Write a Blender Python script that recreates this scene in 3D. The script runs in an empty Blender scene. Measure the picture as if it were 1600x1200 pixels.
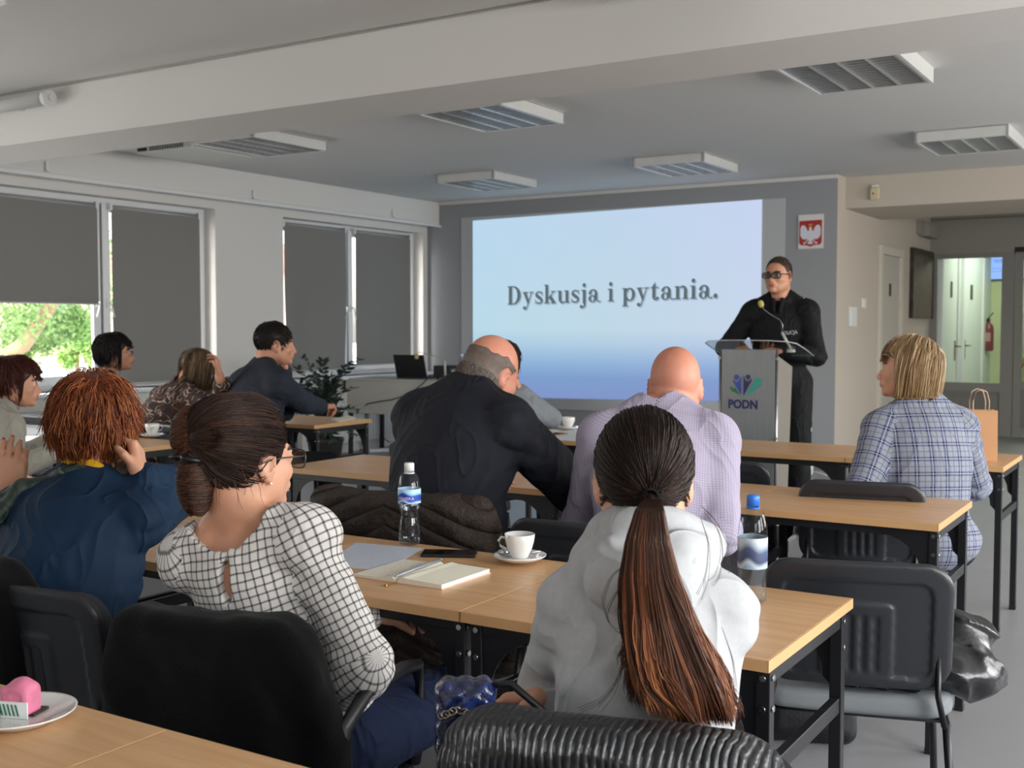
import bpy, bmesh, math, random
import numpy as np
from mathutils import Vector, Matrix
random.seed(7); RNG = np.random.default_rng(11)
SC = bpy.context.scene; COL = SC.collection; PI = math.pi
V = lambda *a: np.array(a, dtype=float)

# ------------------------------------------------------------------ materials
MATS = {}
def _lin(c):
    return tuple((x/12.92 if x <= .04045 else ((x+.055)/1.055)**2.4) for x in c)
def hexc(h):
    return _lin(tuple(int(h[i:i+2], 16)/255 for i in (0, 2, 4)))
class NT:
    def __init__(s, name):
        s.m = bpy.data.materials.new(name); s.m.use_nodes = True
        s.t = s.m.node_tree; s.t.nodes.clear()
        s.out = s.n('ShaderNodeOutputMaterial'); s.b = s.n('ShaderNodeBsdfPrincipled')
        s.l(s.b, 0, s.out, 0)
    def n(s, typ, **kw):
        x = s.t.nodes.new(typ)
        for k, v in kw.items(): setattr(x, k, v)
        return x
    def l(s, a, i, b, j): s.t.links.new(a.outputs[i], b.inputs[j])
    def math(s, op, a, b=None, c=None):
        x = s.n('ShaderNodeMath', operation=op)
        for i, v in enumerate((a, b, c)):
            if v is None: continue
            if isinstance(v, (int, float)): x.inputs[i].default_value = v
            else: s.t.links.new(v, x.inputs[i])
        return x.outputs[0]
    def mix(s, fac, a, b):
        x = s.n('ShaderNodeMix', data_type='RGBA')
        for i, v in ((0, fac), (6, a), (7, b)):
            if isinstance(v, (int, float)): x.inputs[i].default_value = v
            elif isinstance(v, tuple): x.inputs[i].default_value = (*v[:3], 1)
            else: s.t.links.new(v, x.inputs[i])
        return x.outputs[2]
    def noise(s, scale, detail=3, vec=None, rough=.5, dist=0):
        x = s.n('ShaderNodeTexNoise'); x.inputs['Scale'].default_value = scale
        x.inputs['Detail'].default_value = detail; x.inputs['Roughness'].default_value = rough
        x.inputs['Distortion'].default_value = dist
        if vec is not None: s.t.links.new(vec, x.inputs['Vector'])
        return x.outputs[0]
    def coord(s, k='Object', scale=None, rot=None):
        x = s.n('ShaderNodeTexCoord').outputs[k]
        if scale or rot:
            m = s.n('ShaderNodeMapping'); s.t.links.new(x, m.inputs[0])
            if scale: m.inputs['Scale'].default_value = scale
            if rot: m.inputs['Rotation'].default_value = rot
            x = m.outputs[0]
        return x
    def ramp(s, fac, stops):
        x = s.n('ShaderNodeValToRGB'); s.t.links.new(fac, x.inputs[0])
        e = x.color_ramp.elements
        e[0].position, e[0].color = stops[0][0], (*stops[0][1], 1)
        e[1].position, e[1].color = stops[1][0], (*stops[1][1], 1)
        for p, c in stops[2:]:
            q = e.new(p); q.color = (*c, 1)
        return x.outputs[0]
    def bump(s, h, strength=.2, dist=.005):
        x = s.n('ShaderNodeBump'); x.inputs['Strength'].default_value = strength
        x.inputs['Distance'].default_value = dist
        s.t.links.new(h, x.inputs['Height']); s.t.links.new(x.outputs[0], s.b.inputs['Normal'])
    def col(s, v):
        if isinstance(v, tuple): s.b.inputs['Base Color'].default_value = (*v[:3], 1)
        else: s.t.links.new(v, s.b.inputs['Base Color'])
    def set(s, **k):
        for a, v in k.items():
            s.b.inputs[a.replace('_', ' ')].default_value = v
        return s
def mat(name, color, rough=.6, metal=0, var=.06, vscale=12, bump=0, bscale=60, **kw):
    """plain procedural material: base colour with a little noise and optional bump"""
    if name in MATS: return MATS[name]
    c = hexc(color) if isinstance(color, str) else color
    t = NT(name); co = t.coord()
    n = t.noise(vscale, 3, co)
    lo = tuple(x*(1-var) for x in c); hi = tuple(min(1, x*(1+var)) for x in c)
    t.col(t.mix(n, lo, hi)); t.set(Roughness=rough, Metallic=metal)
    for k, v in kw.items(): t.b.inputs[k.replace('_', ' ')].default_value = v
    if bump: t.bump(t.noise(bscale, 4, co), bump, .004)
    MATS[name] = t.m; return t.m

# ------------------------------------------------------------------ objects
def link(o, parent=None):
    COL.objects.link(o)
    if parent is not None: o.parent = parent
    return o
def tag(o, label=None, cat=None, group=None, kind=None):
    if label: o['label'] = label
    if cat: o['category'] = cat
    if group: o['group'] = group
    if kind: o['kind'] = kind
    return o
def empty(name, loc=(0,0,0), rz=0, label=None, cat=None, group=None):
    o = bpy.data.objects.new(name, None); o.empty_display_size = .05
    o.location = loc; o.rotation_euler = (0, 0, rz); link(o); return tag(o, label, cat, group)
def copy_tree(o, parent=None):
    c = o.copy(); COL.objects.link(c)
    if parent is not None: c.parent = parent
    for ch in list(o.children): copy_tree(ch, c)
    return c
class MB:
    """collects simple solids into one bmesh"""
    def __init__(s): s.b = bmesh.new(); s.mi = 0
    def _fin(s, vs, smooth=False):
        fs = set(f for v in vs for f in v.link_faces)
        for f in fs: f.material_index = s.mi; f.smooth = smooth
        return vs
    def box(s, lo, hi, bev=0, M=None, seg=2):
        r = bmesh.ops.create_cube(s.b, size=1)['verts']
        c = [(a+b)/2 for a, b in zip(lo, hi)]; d = [abs(b-a) for a, b in zip(lo, hi)]
        for v in r: v.co = Vector((v.co[i]*d[i]+c[i] for i in range(3)))
        if bev:
            es = list(set(e for v in r for e in v.link_edges))
            q = bmesh.ops.bevel(s.b, geom=es, offset=bev, segments=seg, affect='EDGES', profile=.5)
            r = list(set(v for f in q['faces'] for v in f.verts) | set(v for v in r if v.is_valid))
        if M is not None:
            for v in r: v.co = M @ v.co
        return s._fin(r)
    def cyl(s, p0, p1, r0, r1=None, n=16, caps=True, smooth=True):
        p0, p1 = Vector(p0), Vector(p1); r1 = r0 if r1 is None else r1
        d = p1-p0; q = d.to_track_quat('Z', 'Y').to_matrix()
        ring = []
        for p, r in ((p0, r0), (p1, r1)):
            ring.append([s.b.verts.new(p+q@Vector((r*math.cos(2*PI*i/n), r*math.sin(2*PI*i/n), 0))) for i in range(n)])
        for i in range(n):
            f = s.b.faces.new((ring[0][i], ring[0][(i+1)%n], ring[1][(i+1)%n], ring[1][i])); f.smooth = smooth; f.material_index = s.mi
        if caps:
            for R, fl in ((ring[0], True), (ring[1], False)):
                f = s.b.faces.new(R[::-1] if fl else R); f.material_index = s.mi
        return ring
    def tube(s, pts, r, n=8, closed=False, sx=1.0, up=(0,0,1), caps=True):
        """tube along points; r number or list; sx flattens one axis"""
        P = [Vector(p) for p in pts]; m = len(P); rings = []
        for i, p in enumerate(P):
            a = P[(i-1) % m] if (closed or i) else P[0]; c = P[(i+1) % m] if (closed or i < m-1) else P[-1]
            t = (c-a).normalized(); u = Vector(up)
            if abs(t.dot(u)) > .95: u = Vector((1, 0, 0)) if abs(t.x) < .9 else Vector((0, 1, 0))
            x = t.cross(u).normalized(); y = x.cross(t).normalized()
            R = r[i] if isinstance(r, (list, tuple)) else r
            rings.append([s.b.verts.new(p + x*(R*sx*math.cos(2*PI*k/n)) + y*(R*math.sin(2*PI*k/n))) for k in range(n)])
        for i in range(m if closed else m-1):
            A, B = rings[i], rings[(i+1) % m]
            for k in range(n):
                f = s.b.faces.new((A[k], B[k], B[(k+1)%n], A[(k+1)%n])); f.smooth = True; f.material_index = s.mi
        if caps and not closed:
            s.b.faces.new(rings[0]).material_index = s.mi; s.b.faces.new(rings[-1][::-1]).material_index = s.mi
    def lathe(s, prof, c=(0,0,0), n=32, lobes=0, lob=0.0):
        c = Vector(c); rings = []
        for r, z in prof:
            if r < 1e-6: rings.append([s.b.verts.new(c+Vector((0, 0, z)))]); continue
            rings.append([s.b.verts.new(c+Vector((r*(1+lob*math.cos(lobes*2*PI*i/n))*math.cos(2*PI*i/n), r*(1+lob*math.cos(lobes*2*PI*i/n))*math.sin(2*PI*i/n), z))) for i in range(n)])
        for A, B in zip(rings, rings[1:]):
            for i in range(n):
                j = (i+1) % n
                q = [A[i] if len(A) > 1 else A[0], A[j] if len(A) > 1 else A[0], B[j] if len(B) > 1 else B[0], B[i] if len(B) > 1 else B[0]]
                u = []
                for v in q:
                    if v not in u: u.append(v)
                if len(u) > 2:
                    try:
                        f = s.b.faces.new(u); f.smooth = True; f.material_index = s.mi
                    except ValueError: pass
    def prism(s, poly, h0, h1, axis='z', M=None):
        """polygon (2-D) extruded along an axis"""
        def mk(p, h):
            a = {'z': (p[0], p[1], h), 'y': (p[0], h, p[1]), 'x': (h, p[0], p[1])}[axis]
            v = Vector(a); return s.b.verts.new(M@v if M is not None else v)
        A = [mk(p, h0) for p in poly]; B = [mk(p, h1) for p in poly]; n = len(poly)
        fs = [s.b.faces.new(A[::-1]), s.b.faces.new(B)]
        for i in range(n): fs.append(s.b.faces.new((A[i], A[(i+1)%n], B[(i+1)%n], B[i])))
        for f in fs: f.material_index = s.mi
        return A+B
    def quad(s, *p):
        f = s.b.faces.new([s.b.verts.new(Vector(q)) for q in p]); f.material_index = s.mi; return f
    def build(s, name, mats, parent=None, loc=None, rot=None, recalc=True):
        if recalc: bmesh.ops.recalc_face_normals(s.b, faces=s.b.faces)
        me = bpy.data.meshes.new(name); s.b.to_mesh(me); s.b.free()
        for m in (mats if isinstance(mats, (list, tuple)) else [mats]): me.materials.append(m)
        o = bpy.data.objects.new(name, me); link(o, parent)
        if loc is not None: o.location = loc
        if rot is not None: o.rotation_euler = rot
        return o
def arr_mesh(name, verts, faces, mats, parent=None, smooth=True, mi=None, uv=None, col=None, tris=None):
    """fast mesh from arrays; faces (n,4)"""
    me = bpy.data.meshes.new(name); nv, nf = len(verts), len(faces); k = faces.shape[1]
    me.vertices.add(nv); me.vertices.foreach_set('co', np.asarray(verts, np.float32).ravel())
    me.loops.add(nf*k); me.loops.foreach_set('vertex_index', faces.astype(np.int32).ravel())
    me.polygons.add(nf); me.polygons.foreach_set('loop_start', (np.arange(nf)*k).astype(np.int32))
    me.polygons.foreach_set('loop_total', np.full(nf, k, np.int32))
    if mi is not None: me.polygons.foreach_set('material_index', mi.astype(np.int32))
    me.polygons.foreach_set('use_smooth', np.full(nf, smooth))
    if uv is not None:
        l = me.uv_layers.new(name='UVMap'); l.data.foreach_set('uv', uv.astype(np.float32).ravel())
    if col is not None:
        a = me.color_attributes.new('Col', 'FLOAT_COLOR', 'POINT'); a.data.foreach_set('color', col.astype(np.float32).ravel())
    me.update(calc_edges=True); me.validate()
    for m in (mats if isinstance(mats, (list, tuple)) else [mats]): me.materials.append(m)
    o = bpy.data.objects.new(name, me); return link(o, parent)

# ------------------------------------------------------------------ noise
_L = RNG.random((32, 32, 32))
def vnoise(P, f):
    """value noise in -1..1, f frequency (scalar or 3)"""
    q = P*np.asarray(f); i = np.floor(q).astype(int); t = q-i; t = t*t*(3-2*t); i &= 31; j = (i+1) & 31
    x0, y0, z0 = i[..., 0], i[..., 1], i[..., 2]; x1, y1, z1 = j[..., 0], j[..., 1], j[..., 2]
    tx, ty, tz = t[..., 0], t[..., 1], t[..., 2]
    a = _L[x0, y0, z0]*(1-tx)+_L[x1, y0, z0]*tx; b = _L[x0, y1, z0]*(1-tx)+_L[x1, y1, z0]*tx
    c = _L[x0, y0, z1]*(1-tx)+_L[x1, y0, z1]*tx; d = _L[x0, y1, z1]*(1-tx)+_L[x1, y1, z1]*tx
    return ((a*(1-ty)+b*ty)*(1-tz)+(c*(1-ty)+d*ty)*tz)*2-1
def rotm(rx=0, ry=0, rz=0):
    """rotation matrix Rz*Rx*Ry (columns = local axes), degrees"""
    a, b, c = map(math.radians, (rx, ry, rz))
    X = np.array([[1,0,0],[0,math.cos(a),-math.sin(a)],[0,math.sin(a),math.cos(a)]])
    Y = np.array([[math.cos(b),0,math.sin(b)],[0,1,0],[-math.sin(b),0,math.cos(b)]])
    Z = np.array([[math.cos(c),-math.sin(c),0],[math.sin(c),math.cos(c),0],[0,0,1]])
    return Z@X@Y
def unit(v): v = np.asarray(v, float); return v/(np.linalg.norm(v)+1e-12)
def basis(y, z):
    """rows->columns matrix with local y along y, local z near z"""
    y = unit(y); x = unit(np.cross(y, z)); z = np.cross(x, y); return np.stack([x, y, z], 1)

# ------------------------------------------------------------------ implicit solids
def smin(a, b, k):
    h = np.clip(.5+.5*(b-a)/k, 0, 1); return b*(1-h)+a*h-k*h*(1-h)
class Sdf:
    def __init__(s): s.p = []; s.disp = None
    def _add(s, fn, c, r, k, op, tg): s.p.append((fn, np.asarray(c, float), float(r), k, op, tg)); return s
    def cap(s, a, b, ra, rb=None, k=.02, op='u', tg='', flat=None):
        """tapered capsule; flat=(axis, factor) squeezes it along a world axis"""
        a, b = np.asarray(a, float), np.asarray(b, float); rb = ra if rb is None else rb; ba = b-a; L2 = ba@ba+1e-12
        if flat is not None: n, q = unit(flat[0]), flat[1]
        def fn(P):
            X = P-a; t = np.clip(X@ba/L2, 0, 1); D = X-t[..., None]*ba
            if flat is not None:
                m = (D@n)[..., None]*n; D = D-m+m/q
                return (np.sqrt((D*D).sum(-1))-(ra+(rb-ra)*t))*min(1, q if q < 1 else 1)
            return np.sqrt((D*D).sum(-1))-(ra+(rb-ra)*t)
        return s._add(fn, (a+b)/2, np.sqrt(L2)/2+max(ra, rb)*max(1, flat[1] if flat else 1), k, op, tg)
    def ell(s, c, r, R=None, k=.02, op='u', tg=''):
        c, r = np.asarray(c, float), np.asarray(r, float); R = np.eye(3) if R is None else R
        def fn(P):
            q = (P-c)@R; a = q/r; k0 = np.sqrt((a*a).sum(-1)); b = a/r; k1 = np.sqrt((b*b).sum(-1))+1e-9
            return k0*(k0-1)/k1
        return s._add(fn, c, r.max(), k, op, tg)
    def box(s, c, h, R=None, rd=.01, k=.01, op='u', tg=''):
        c, h = np.asarray(c, float), np.asarray(h, float)-rd; R = np.eye(3) if R is None else R
        def fn(P):
            q = np.abs((P-c)@R)-h; m = np.maximum(q, 0)
            return np.sqrt((m*m).sum(-1))+np.minimum(q.max(-1), 0)-rd
        return s._add(fn, c, np.linalg.norm(h)+rd, k, op, tg)
    def torus(s, c, R, r1, r2, sy=1.0, k=.01, op='u', tg=''):
        """ring in the local xy plane; sy stretches it along y"""
        c = np.asarray(c, float)
        def fn(P):
            q = (P-c)@R; l = np.sqrt(q[..., 0]**2+(q[..., 1]/sy)**2)-r1
            return np.sqrt(l*l+q[..., 2]**2)-r2
        return s._add(fn, c, r1*max(1, sy)+r2, k, op, tg)
    def fn(s, f, c, r, k=.01, op='u', tg=''): return s._add(f, c, r, k, op, tg)
    def comb(s, d, v, k, op):
        if op == 'u': return smin(d, v, k)
        if op == 's': return -smin(-d, v, k)      # subtract
        return -smin(-d, -v, k)                   # intersect
    def field(s, P):
        d = np.full(P.shape[:-1], 9.)
        for f, c, r, k, op, tg in s.p: d = s.comb(d, f(P), k, op)
        if s.disp is not None: d = d+s.disp(P)
        return d
    def field_blocks(s, C, br, P):
        d = np.full(P.shape[:-1], 9.)
        for f, c, r, k, op, tg in s.p:
            if op == 'i': m = np.ones(len(C), bool)
            else: m = np.sqrt(((C-c)**2).sum(-1)) < r+br+k*1.5+.02
            if m.any(): d[m] = s.comb(d[m], f(P[m]), k, op)
        if s.disp is not None:
            m = np.abs(d).min(1) < .06
            if m.any(): d[m] = d[m]+s.disp(P[m])
        return d
    def mesh(s, h, B=8):
        lo = np.min([c-r for f, c, r, k, op, tg in s.p if op == 'u'], 0)-.03
        hi = np.max([c+r for f, c, r, k, op, tg in s.p if op == 'u'], 0)+.03
        n = np.ceil((hi-lo)/(h*B)).astype(int)+1
        g = np.stack(np.meshgrid(*[np.arange(x) for x in n], indexing='ij'), -1).reshape(-1, 3)
        C = lo+(g+.5)*h*B; br = .5*math.sqrt(3)*h*B
        d = np.concatenate([s.field(c) for c in np.array_split(C, max(1, len(C)//20000))])
        keep = np.abs(d) < br*1.5+.02; g = g[keep]; C = C[keep]
        o = np.stack(np.meshgrid(*[np.arange(B+1)]*3, indexing='ij'), -1).reshape(-1, 3)
        N = n*B+2; verts = []; ids = []; edges = []
        for gi, Ci in zip(np.array_split(g, max(1, len(g)//400)), np.array_split(C, max(1, len(g)//400))):
            if not len(gi): continue
            I = gi[:, None, :]*B+o[None]                      # node indices
            D = s.field_blocks(Ci, br, lo+I*h).reshape(-1, B+1, B+1, B+1)
            S = D < 0
            cs = np.stack([S[:, a:B+a, b:B+b, c:B+c] for a in (0,1) for b in (0,1) for c in (0,1)], -1)
            sm = cs.sum(-1); act = np.argwhere((sm > 0) & (sm < 8))
            if not len(act): continue
            bi, ci = act[:, 0], act[:, 1:]
            cd = np.stack([D[bi, ci[:,0]+a, ci[:,1]+b, ci[:,2]+c] for a in (0,1) for b in (0,1) for c in (0,1)], -1)
            acc = np.zeros((len(act), 3)); cnt = np.zeros(len(act))
            cn = np.array([(a, b, c) for a in (0,1) for b in (0,1) for c in (0,1)], float)
            for a in range(8):
                for b in range(a+1, 8):
                    if np.abs(cn[a]-cn[b]).sum() != 1: continue
                    da, db = cd[:, a], cd[:, b]; m = (da < 0) != (db < 0)
                    t = np.where(m, da/(da-db+1e-20), 0)
                    acc += np.where(m[:, None], cn[a]+(cn[b]-cn[a])*t[:, None], 0); cnt += m
            cell = gi[bi]*B+ci
            verts.append(lo+(cell+acc/cnt[:, None])*h); ids.append((cell[:,0]*N[1]+cell[:,1])*N[2]+cell[:,2])
            inn = cd[:, 0] < 0
            for ax, q in ((0, 4), (1, 2), (2, 1)):
                m = inn != (cd[:, q] < 0)
                edges.append((cell[m], np.full(m.sum(), ax), inn[m]))
        v = np.concatenate(verts); ids = np.concatenate(ids); od = np.argsort(ids); v = v[od]; ids = ids[od]
        F = []
        st = (N[1]*N[2], N[2], 1)
        for cell, ax, inn in edges:
            if not len(cell): continue
            a = ax[0]; u, w = [(1, 2), (2, 0), (0, 1)][a]
            b = (cell[:,0]*N[1]+cell[:,1])*N[2]+cell[:,2]
            q = np.stack([b, b-st[u], b-st[u]-st[w], b-st[w]], 1)
            p = np.searchsorted(ids, q); p = np.clip(p, 0, len(ids)-1); ok = (ids[p] == q).all(1)
            p = p[ok]; fl = inn[ok]; p[~fl] = p[~fl][:, ::-1]; F.append(p)
        F = np.concatenate(F); return v, F[:, ::1]
    def tags(s, P):
        """name of the nearest additive solid for each point"""
        names = [p[5] for p in s.p if p[4] == 'u']; D = np.stack([p[0](P) for p in s.p if p[4] == 'u'], 1)
        return np.array(names)[D.argmin(1)]
def sdf_obj(name, S, h, mats, parent=None, mfn=None, uvfn=None, keepz=None):
    v, f = S.mesh(h)
    mi = uv = None; fc = v[f].mean(1)
    if mfn is not None: mi = mfn(fc)
    if uvfn is not None:
        t = S.tags(fc); uv = np.zeros((len(f), 4, 2)); cp = v[f]
        for k in set(t):
            m = t == k; fn = uvfn.get(k, uvfn.get(''))
            uv[m] = fn(cp[m])
    return arr_mesh(name, v, f, mats, parent, True, mi, uv)
def tubes_mesh(name, paths, rad, col, mats, parent=None, sides=3, extra=None):
    """many thin tubes; paths (n,m,3), rad (n,m), col (n,m,3)"""
    n, m, _ = paths.shape
    T = np.gradient(paths, axis=1); T /= np.linalg.norm(T, axis=-1, keepdims=True)+1e-9
    up = np.zeros_like(T); up[..., 0] = 1; up[np.abs(T[..., 0]) > .8] = (0, 1, 0)
    X = np.cross(T, up); X /= np.linalg.norm(X, axis=-1, keepdims=True)+1e-9; Y = np.cross(T, X)
    a = np.arange(sides)*2*PI/sides
    v = paths[:, :, None]+rad[:, :, None, None]*(np.cos(a)[:, None]*X[:, :, None]+np.sin(a)[:, None]*Y[:, :, None])
    idx = np.arange(n*m*sides).reshape(n, m, sides); A, B = idx[:, :-1], idx[:, 1:]
    f = np.stack([A, B, np.roll(B, -1, 2), np.roll(A, -1, 2)], -1).reshape(-1, 4)
    c = np.ones((n, m, sides, 4)); c[..., :3] = col[:, :, None]
    v = v.reshape(-1, 3); c = c.reshape(-1, 4)
    if extra is not None:
        ev, ef, ec = extra
        f = np.concatenate([f, ef+len(v)]); v = np.concatenate([v, ev]); c = np.concatenate([c, ec])
    return arr_mesh(name, v, f, mats, parent, True, None, None, c)
# ------------------------------------------------------------------ people
def ik(a, t, l1, l2, pole):
    d = t-a; L = np.linalg.norm(d); L = min(L, (l1+l2)*.995); u = unit(d)
    x = (l1*l1-l2*l2+L*L)/(2*L); h = math.sqrt(max(l1*l1-x*x, 0)); p = pole-(pole@u)*u
    return a+u*x+unit(p)*h, a+u*L
class Pose:
    """joints of one person, in metres from the floor point under the pelvis (world axes)"""
    def __init__(s, root, fz=0, sc=1, seat=.46, lean=8, hunch=10, side=0, twist=0, head=(0, 0, 0), hoff=(0, 0, 0), sex='f', fat=0,
                 L=None, R=None, poleL=(-.6, -.4, -.8), poleR=(.6, -.4, -.8), hL=None, hR=None, curlL=.35, curlR=.35, stand=False, eL=None, eR=None,
                 shw=1.0, knees=.12, shrug=0, foot=.0):
        s.root = V(root[0], root[1], 0); s.sc = sc; s.sex = sex; s.fat = fat; s.stand = stand; s.shw = shw*(1.06 if sex == 'm' else .95)
        s.fz = fz; Rb = s.Rb = rotm(0, 0, fz); s.side = side
        hz = .93*sc if stand else seat+.10
        s.p0 = V(0, 0, hz); s.fw = Rb[:, 1]; s.rt = Rb[:, 0]; up = V(0, 0, 1)
        a1, a2 = math.radians(lean), math.radians(lean+hunch); sd = math.radians(side)
        d1 = s.fw*math.sin(a1)+up*math.cos(a1)+s.rt*math.sin(sd); d2 = s.fw*math.sin(a2)+up*math.cos(a2)+s.rt*math.sin(sd)*.6
        s.mid = s.p0+unit(d1)*.215*sc; s.c7 = s.mid+unit(d2)*.265*sc
        s.Rc = Rb@rotm(-(lean+hunch), math.degrees(sd)*.7, 0)@rotm(0, 0, twist)
        s.Rm = Rb@rotm(-lean, side*.6, 0)
        ns = V(0, 0, 0)
        sx = .156*s.shw*sc
        s.sh = {k: s.c7+s.Rc@V(q*sx, .012*sc, (-.06+shrug)*sc) for k, q in (('L', -1), ('R', 1))}
        s.el, s.wr, s.hand = {}, {}, {}
        for k, q in (('L', -1), ('R', 1)):
            t = {'L': L, 'R': R}[k]; pole = V(*({'L': poleL, 'R': poleR}[k]))
            t = s.sh[k]+Rb@V(q*.06, .22, -.38)*sc if t is None else V(*t)-s.root
            ee = {'L': eL, 'R': eR}[k]
            if ee is not None: pole = Rb.T@(V(*ee)-s.root-s.sh[k])
            s.el[k], s.wr[k] = ik(s.sh[k], t, .285*sc, .245*sc, Rb@pole)
            hd = {'L': hL, 'R': hR}[k]
            fd = unit(s.wr[k]-s.el[k])
            if hd is None: s.hand[k] = (fd, V(0, 0, 1))
            else: s.hand[k] = (unit(V(*hd[0])), unit(V(*hd[1])))
        s.curl = {'L': curlL, 'R': curlR}
        hy, hp, hr = head
        s.Rh = Rb@rotm(0, 0, hy)@rotm(hp, hr, 0)
        s.hs = .5+.5*sc                                        # heads vary less than bodies
        mixd = unit(.5*(s.Rc@V(0, .25, 1))+.5*(s.Rh@V(0, .12, 1)))
        s.hb = s.c7+mixd*.085*sc
        s.hc = s.hb+s.Rh@V(0, .03, .085)*s.hs+V(*hoff); s.hb = s.hb+V(*hoff)*.75
        hipx = .088*sc
        s.hip = {k: s.p0+Rb@V(q*hipx, .0, -.02) for k, q in (('L', -1), ('R', 1))}
        s.kn, s.an, s.toe = {}, {}, {}
        for k, q in (('L', -1), ('R', 1)):
            if stand:
                s.kn[k] = s.hip[k]+Rb@V(q*.03, .03, -.43*sc); s.an[k] = s.kn[k]+Rb@V(q*.02, -.03, -.405*sc); s.an[k][2] = .075
            else:
                s.kn[k] = s.hip[k]+Rb@V(q*knees, .40*sc, -.005); s.an[k] = s.kn[k]+Rb@V(0, .02+foot, 0); s.an[k][2] = .085
            s.toe[k] = s.an[k]+Rb@V(q*.03, .15*sc, -.045)
    def w(s, q): return s.root+q
    def hl(s, q): return s.hc+s.Rh@(V(*q)*s.hs)                # head-local point

def torso(S, J, g=0., k=.05, tg='torso', top=True, hem=None):
    k = min(k, .06)*.62; dr = .056 if J.sex == 'm' else .047
    sc = J.sc; f = J.fat; m = J.sex == 'm'; Rb, Rc, Rm = J.Rb, J.Rc, J.Rm; c = lambda x, y, z: J.c7+Rc@(V(x, y, z)*sc)
    S.ell(J.p0+Rb@V(0, 0, 0), V((.165 if m else .178)+f*.6, .118+f*.6, .10)*sc+g, Rb, k, tg=tg)
    S.ell(J.p0*.45+J.mid*.55+Rm@V(0, .012+f*.5, 0), V((.145 if m else .130)+f, .098+f, .15)*sc+g, Rm, k, tg=tg)
    S.ell(c(0, .018, -.19), V((.158 if m else .138)*J.shw**.5+f*.6, .108+f*.5, .165)*sc+g, Rc, k, tg=tg)
    S.ell(c(0, 0, -.095), V(.160*J.shw, .074+f*.3, .085)*sc+g, Rc, k*.8, tg=tg)
    S.cap(J.sh['L'], J.sh['R'], .042*sc+g, k=k*.7, tg=tg)
    if not m:
        for q in (-1, 1): S.ell(c(q*.068, .098, -.205), V(.062, .05, .06)*sc+g*.6, Rc, .03, tg=tg)
    for kk in 'LR': S.ell(J.sh[kk]+Rc@V(0, 0, -.008), V(dr, dr, dr*1.08)*sc+g, Rc, .022, tg=tg)
    if top:
        for q, kk in ((-1, 'L'), (1, 'R')): S.cap(c(q*.028, -.004, .035), J.sh[kk]*.8+J.c7*.2+Rc@V(0, -.01, .022)*sc, .034*sc+g, .026*sc+g, .04, tg=tg)
    return S
def arm(S, J, kk, g=0., k=.03, end=1.0, gw=None, el=None):
    sc = J.sc; gw = g if gw is None else gw; m = 1.08 if J.sex == 'm' else .95; f = J.fat*.4
    a, e, w = J.sh[kk], J.el[kk], J.wr[kk]
    S.cap(a, e, (.047*m+f)*sc+g, (.038*m+f*.5)*sc+g*.9, k*.7, tg='arm'+kk+'u')
    S.cap(e, e+(w-e)*end, (.041*m+f*.4)*sc+g*.9, (.027*m+(.014*(1-end)))*sc+gw, .02, tg='arm'+kk+'f')
def legs(S, J, g=0., k=.035, end=1.0):
    sc = J.sc; f = J.fat*.5
    for kk in 'LR':
        S.cap(J.hip[kk], J.kn[kk], (.083+f)*sc+g, (.055+f*.3)*sc+g, k, tg='leg'+kk)
        S.cap(J.kn[kk], J.kn[kk]+(J.an[kk]-J.kn[kk])*end, .054*sc+g, .036*sc+g*1.1, .025, tg='leg'+kk)
HAND_R = [(-.030, .088, .072), (-.0105, .093, .080), (.0100, .089, .074), (.0285, .080, .058)]
def hand(S, J, kk):
    d, n = J.hand[kk]; R = basis(d, n); w = J.wr[kk]; s = J.sc*(1.03 if J.sex == 'm' else .94); q = 1 if kk == 'R' else -1
    P = lambda x, y, z: w+R@(V(x*q, y, z)*s)
    S.cap(w-R[:, 1]*.02, P(0, .015, 0), .026*s, .026*s, .015, tg='hand', flat=(R[:, 2], .75))
    S.box(P(0, .048, 0), V(.039, .045, .0145)*s, R, .013*s, .014, tg='hand')
    S.ell(P(-.026, .03, -.012), V(.016, .028, .014)*s, R, .01, tg='hand')
    c = J.curl[kk]; tips = []
    for i, (x, y, L) in enumerate(HAND_R):
        p = P(x, y, 0); ang = 0; r = .0092*s
        S.ell(P(x, y-.002, .003), V(.0105, .012, .0105)*s, R, .006, tg='hand')
        for j, (fr, cu) in enumerate(((.44, .75), (.31, 1.15), (.25, .8))):
            ang += c*cu*(1+.12*i)
            dr = R@V(q*x*.9*(1-c), math.cos(ang), -math.sin(ang)); p2 = p+unit(dr)*L*fr*s
            S.cap(p, p2, r, r*.9, .004, tg='hand'); p = p2; r *= .9
        tips.append((p, unit(R@V(0, math.sin(ang), math.cos(ang)))))
    a = P(-.028, .022, -.004); b = a+unit(R@V(-q*.62, .72, -.38))*.046*s; e = b+unit(R@V(-q*(.35-.5*c), .85, -.45))*.034*s
    S.cap(a, b, .0125*s, .0108*s, .008, tg='hand'); S.cap(b, e, .0105*s, .0088*s, .004, tg='hand')
    tips.append((e, unit(R@V(-q*.4, 0, .8)))); return tips
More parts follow.
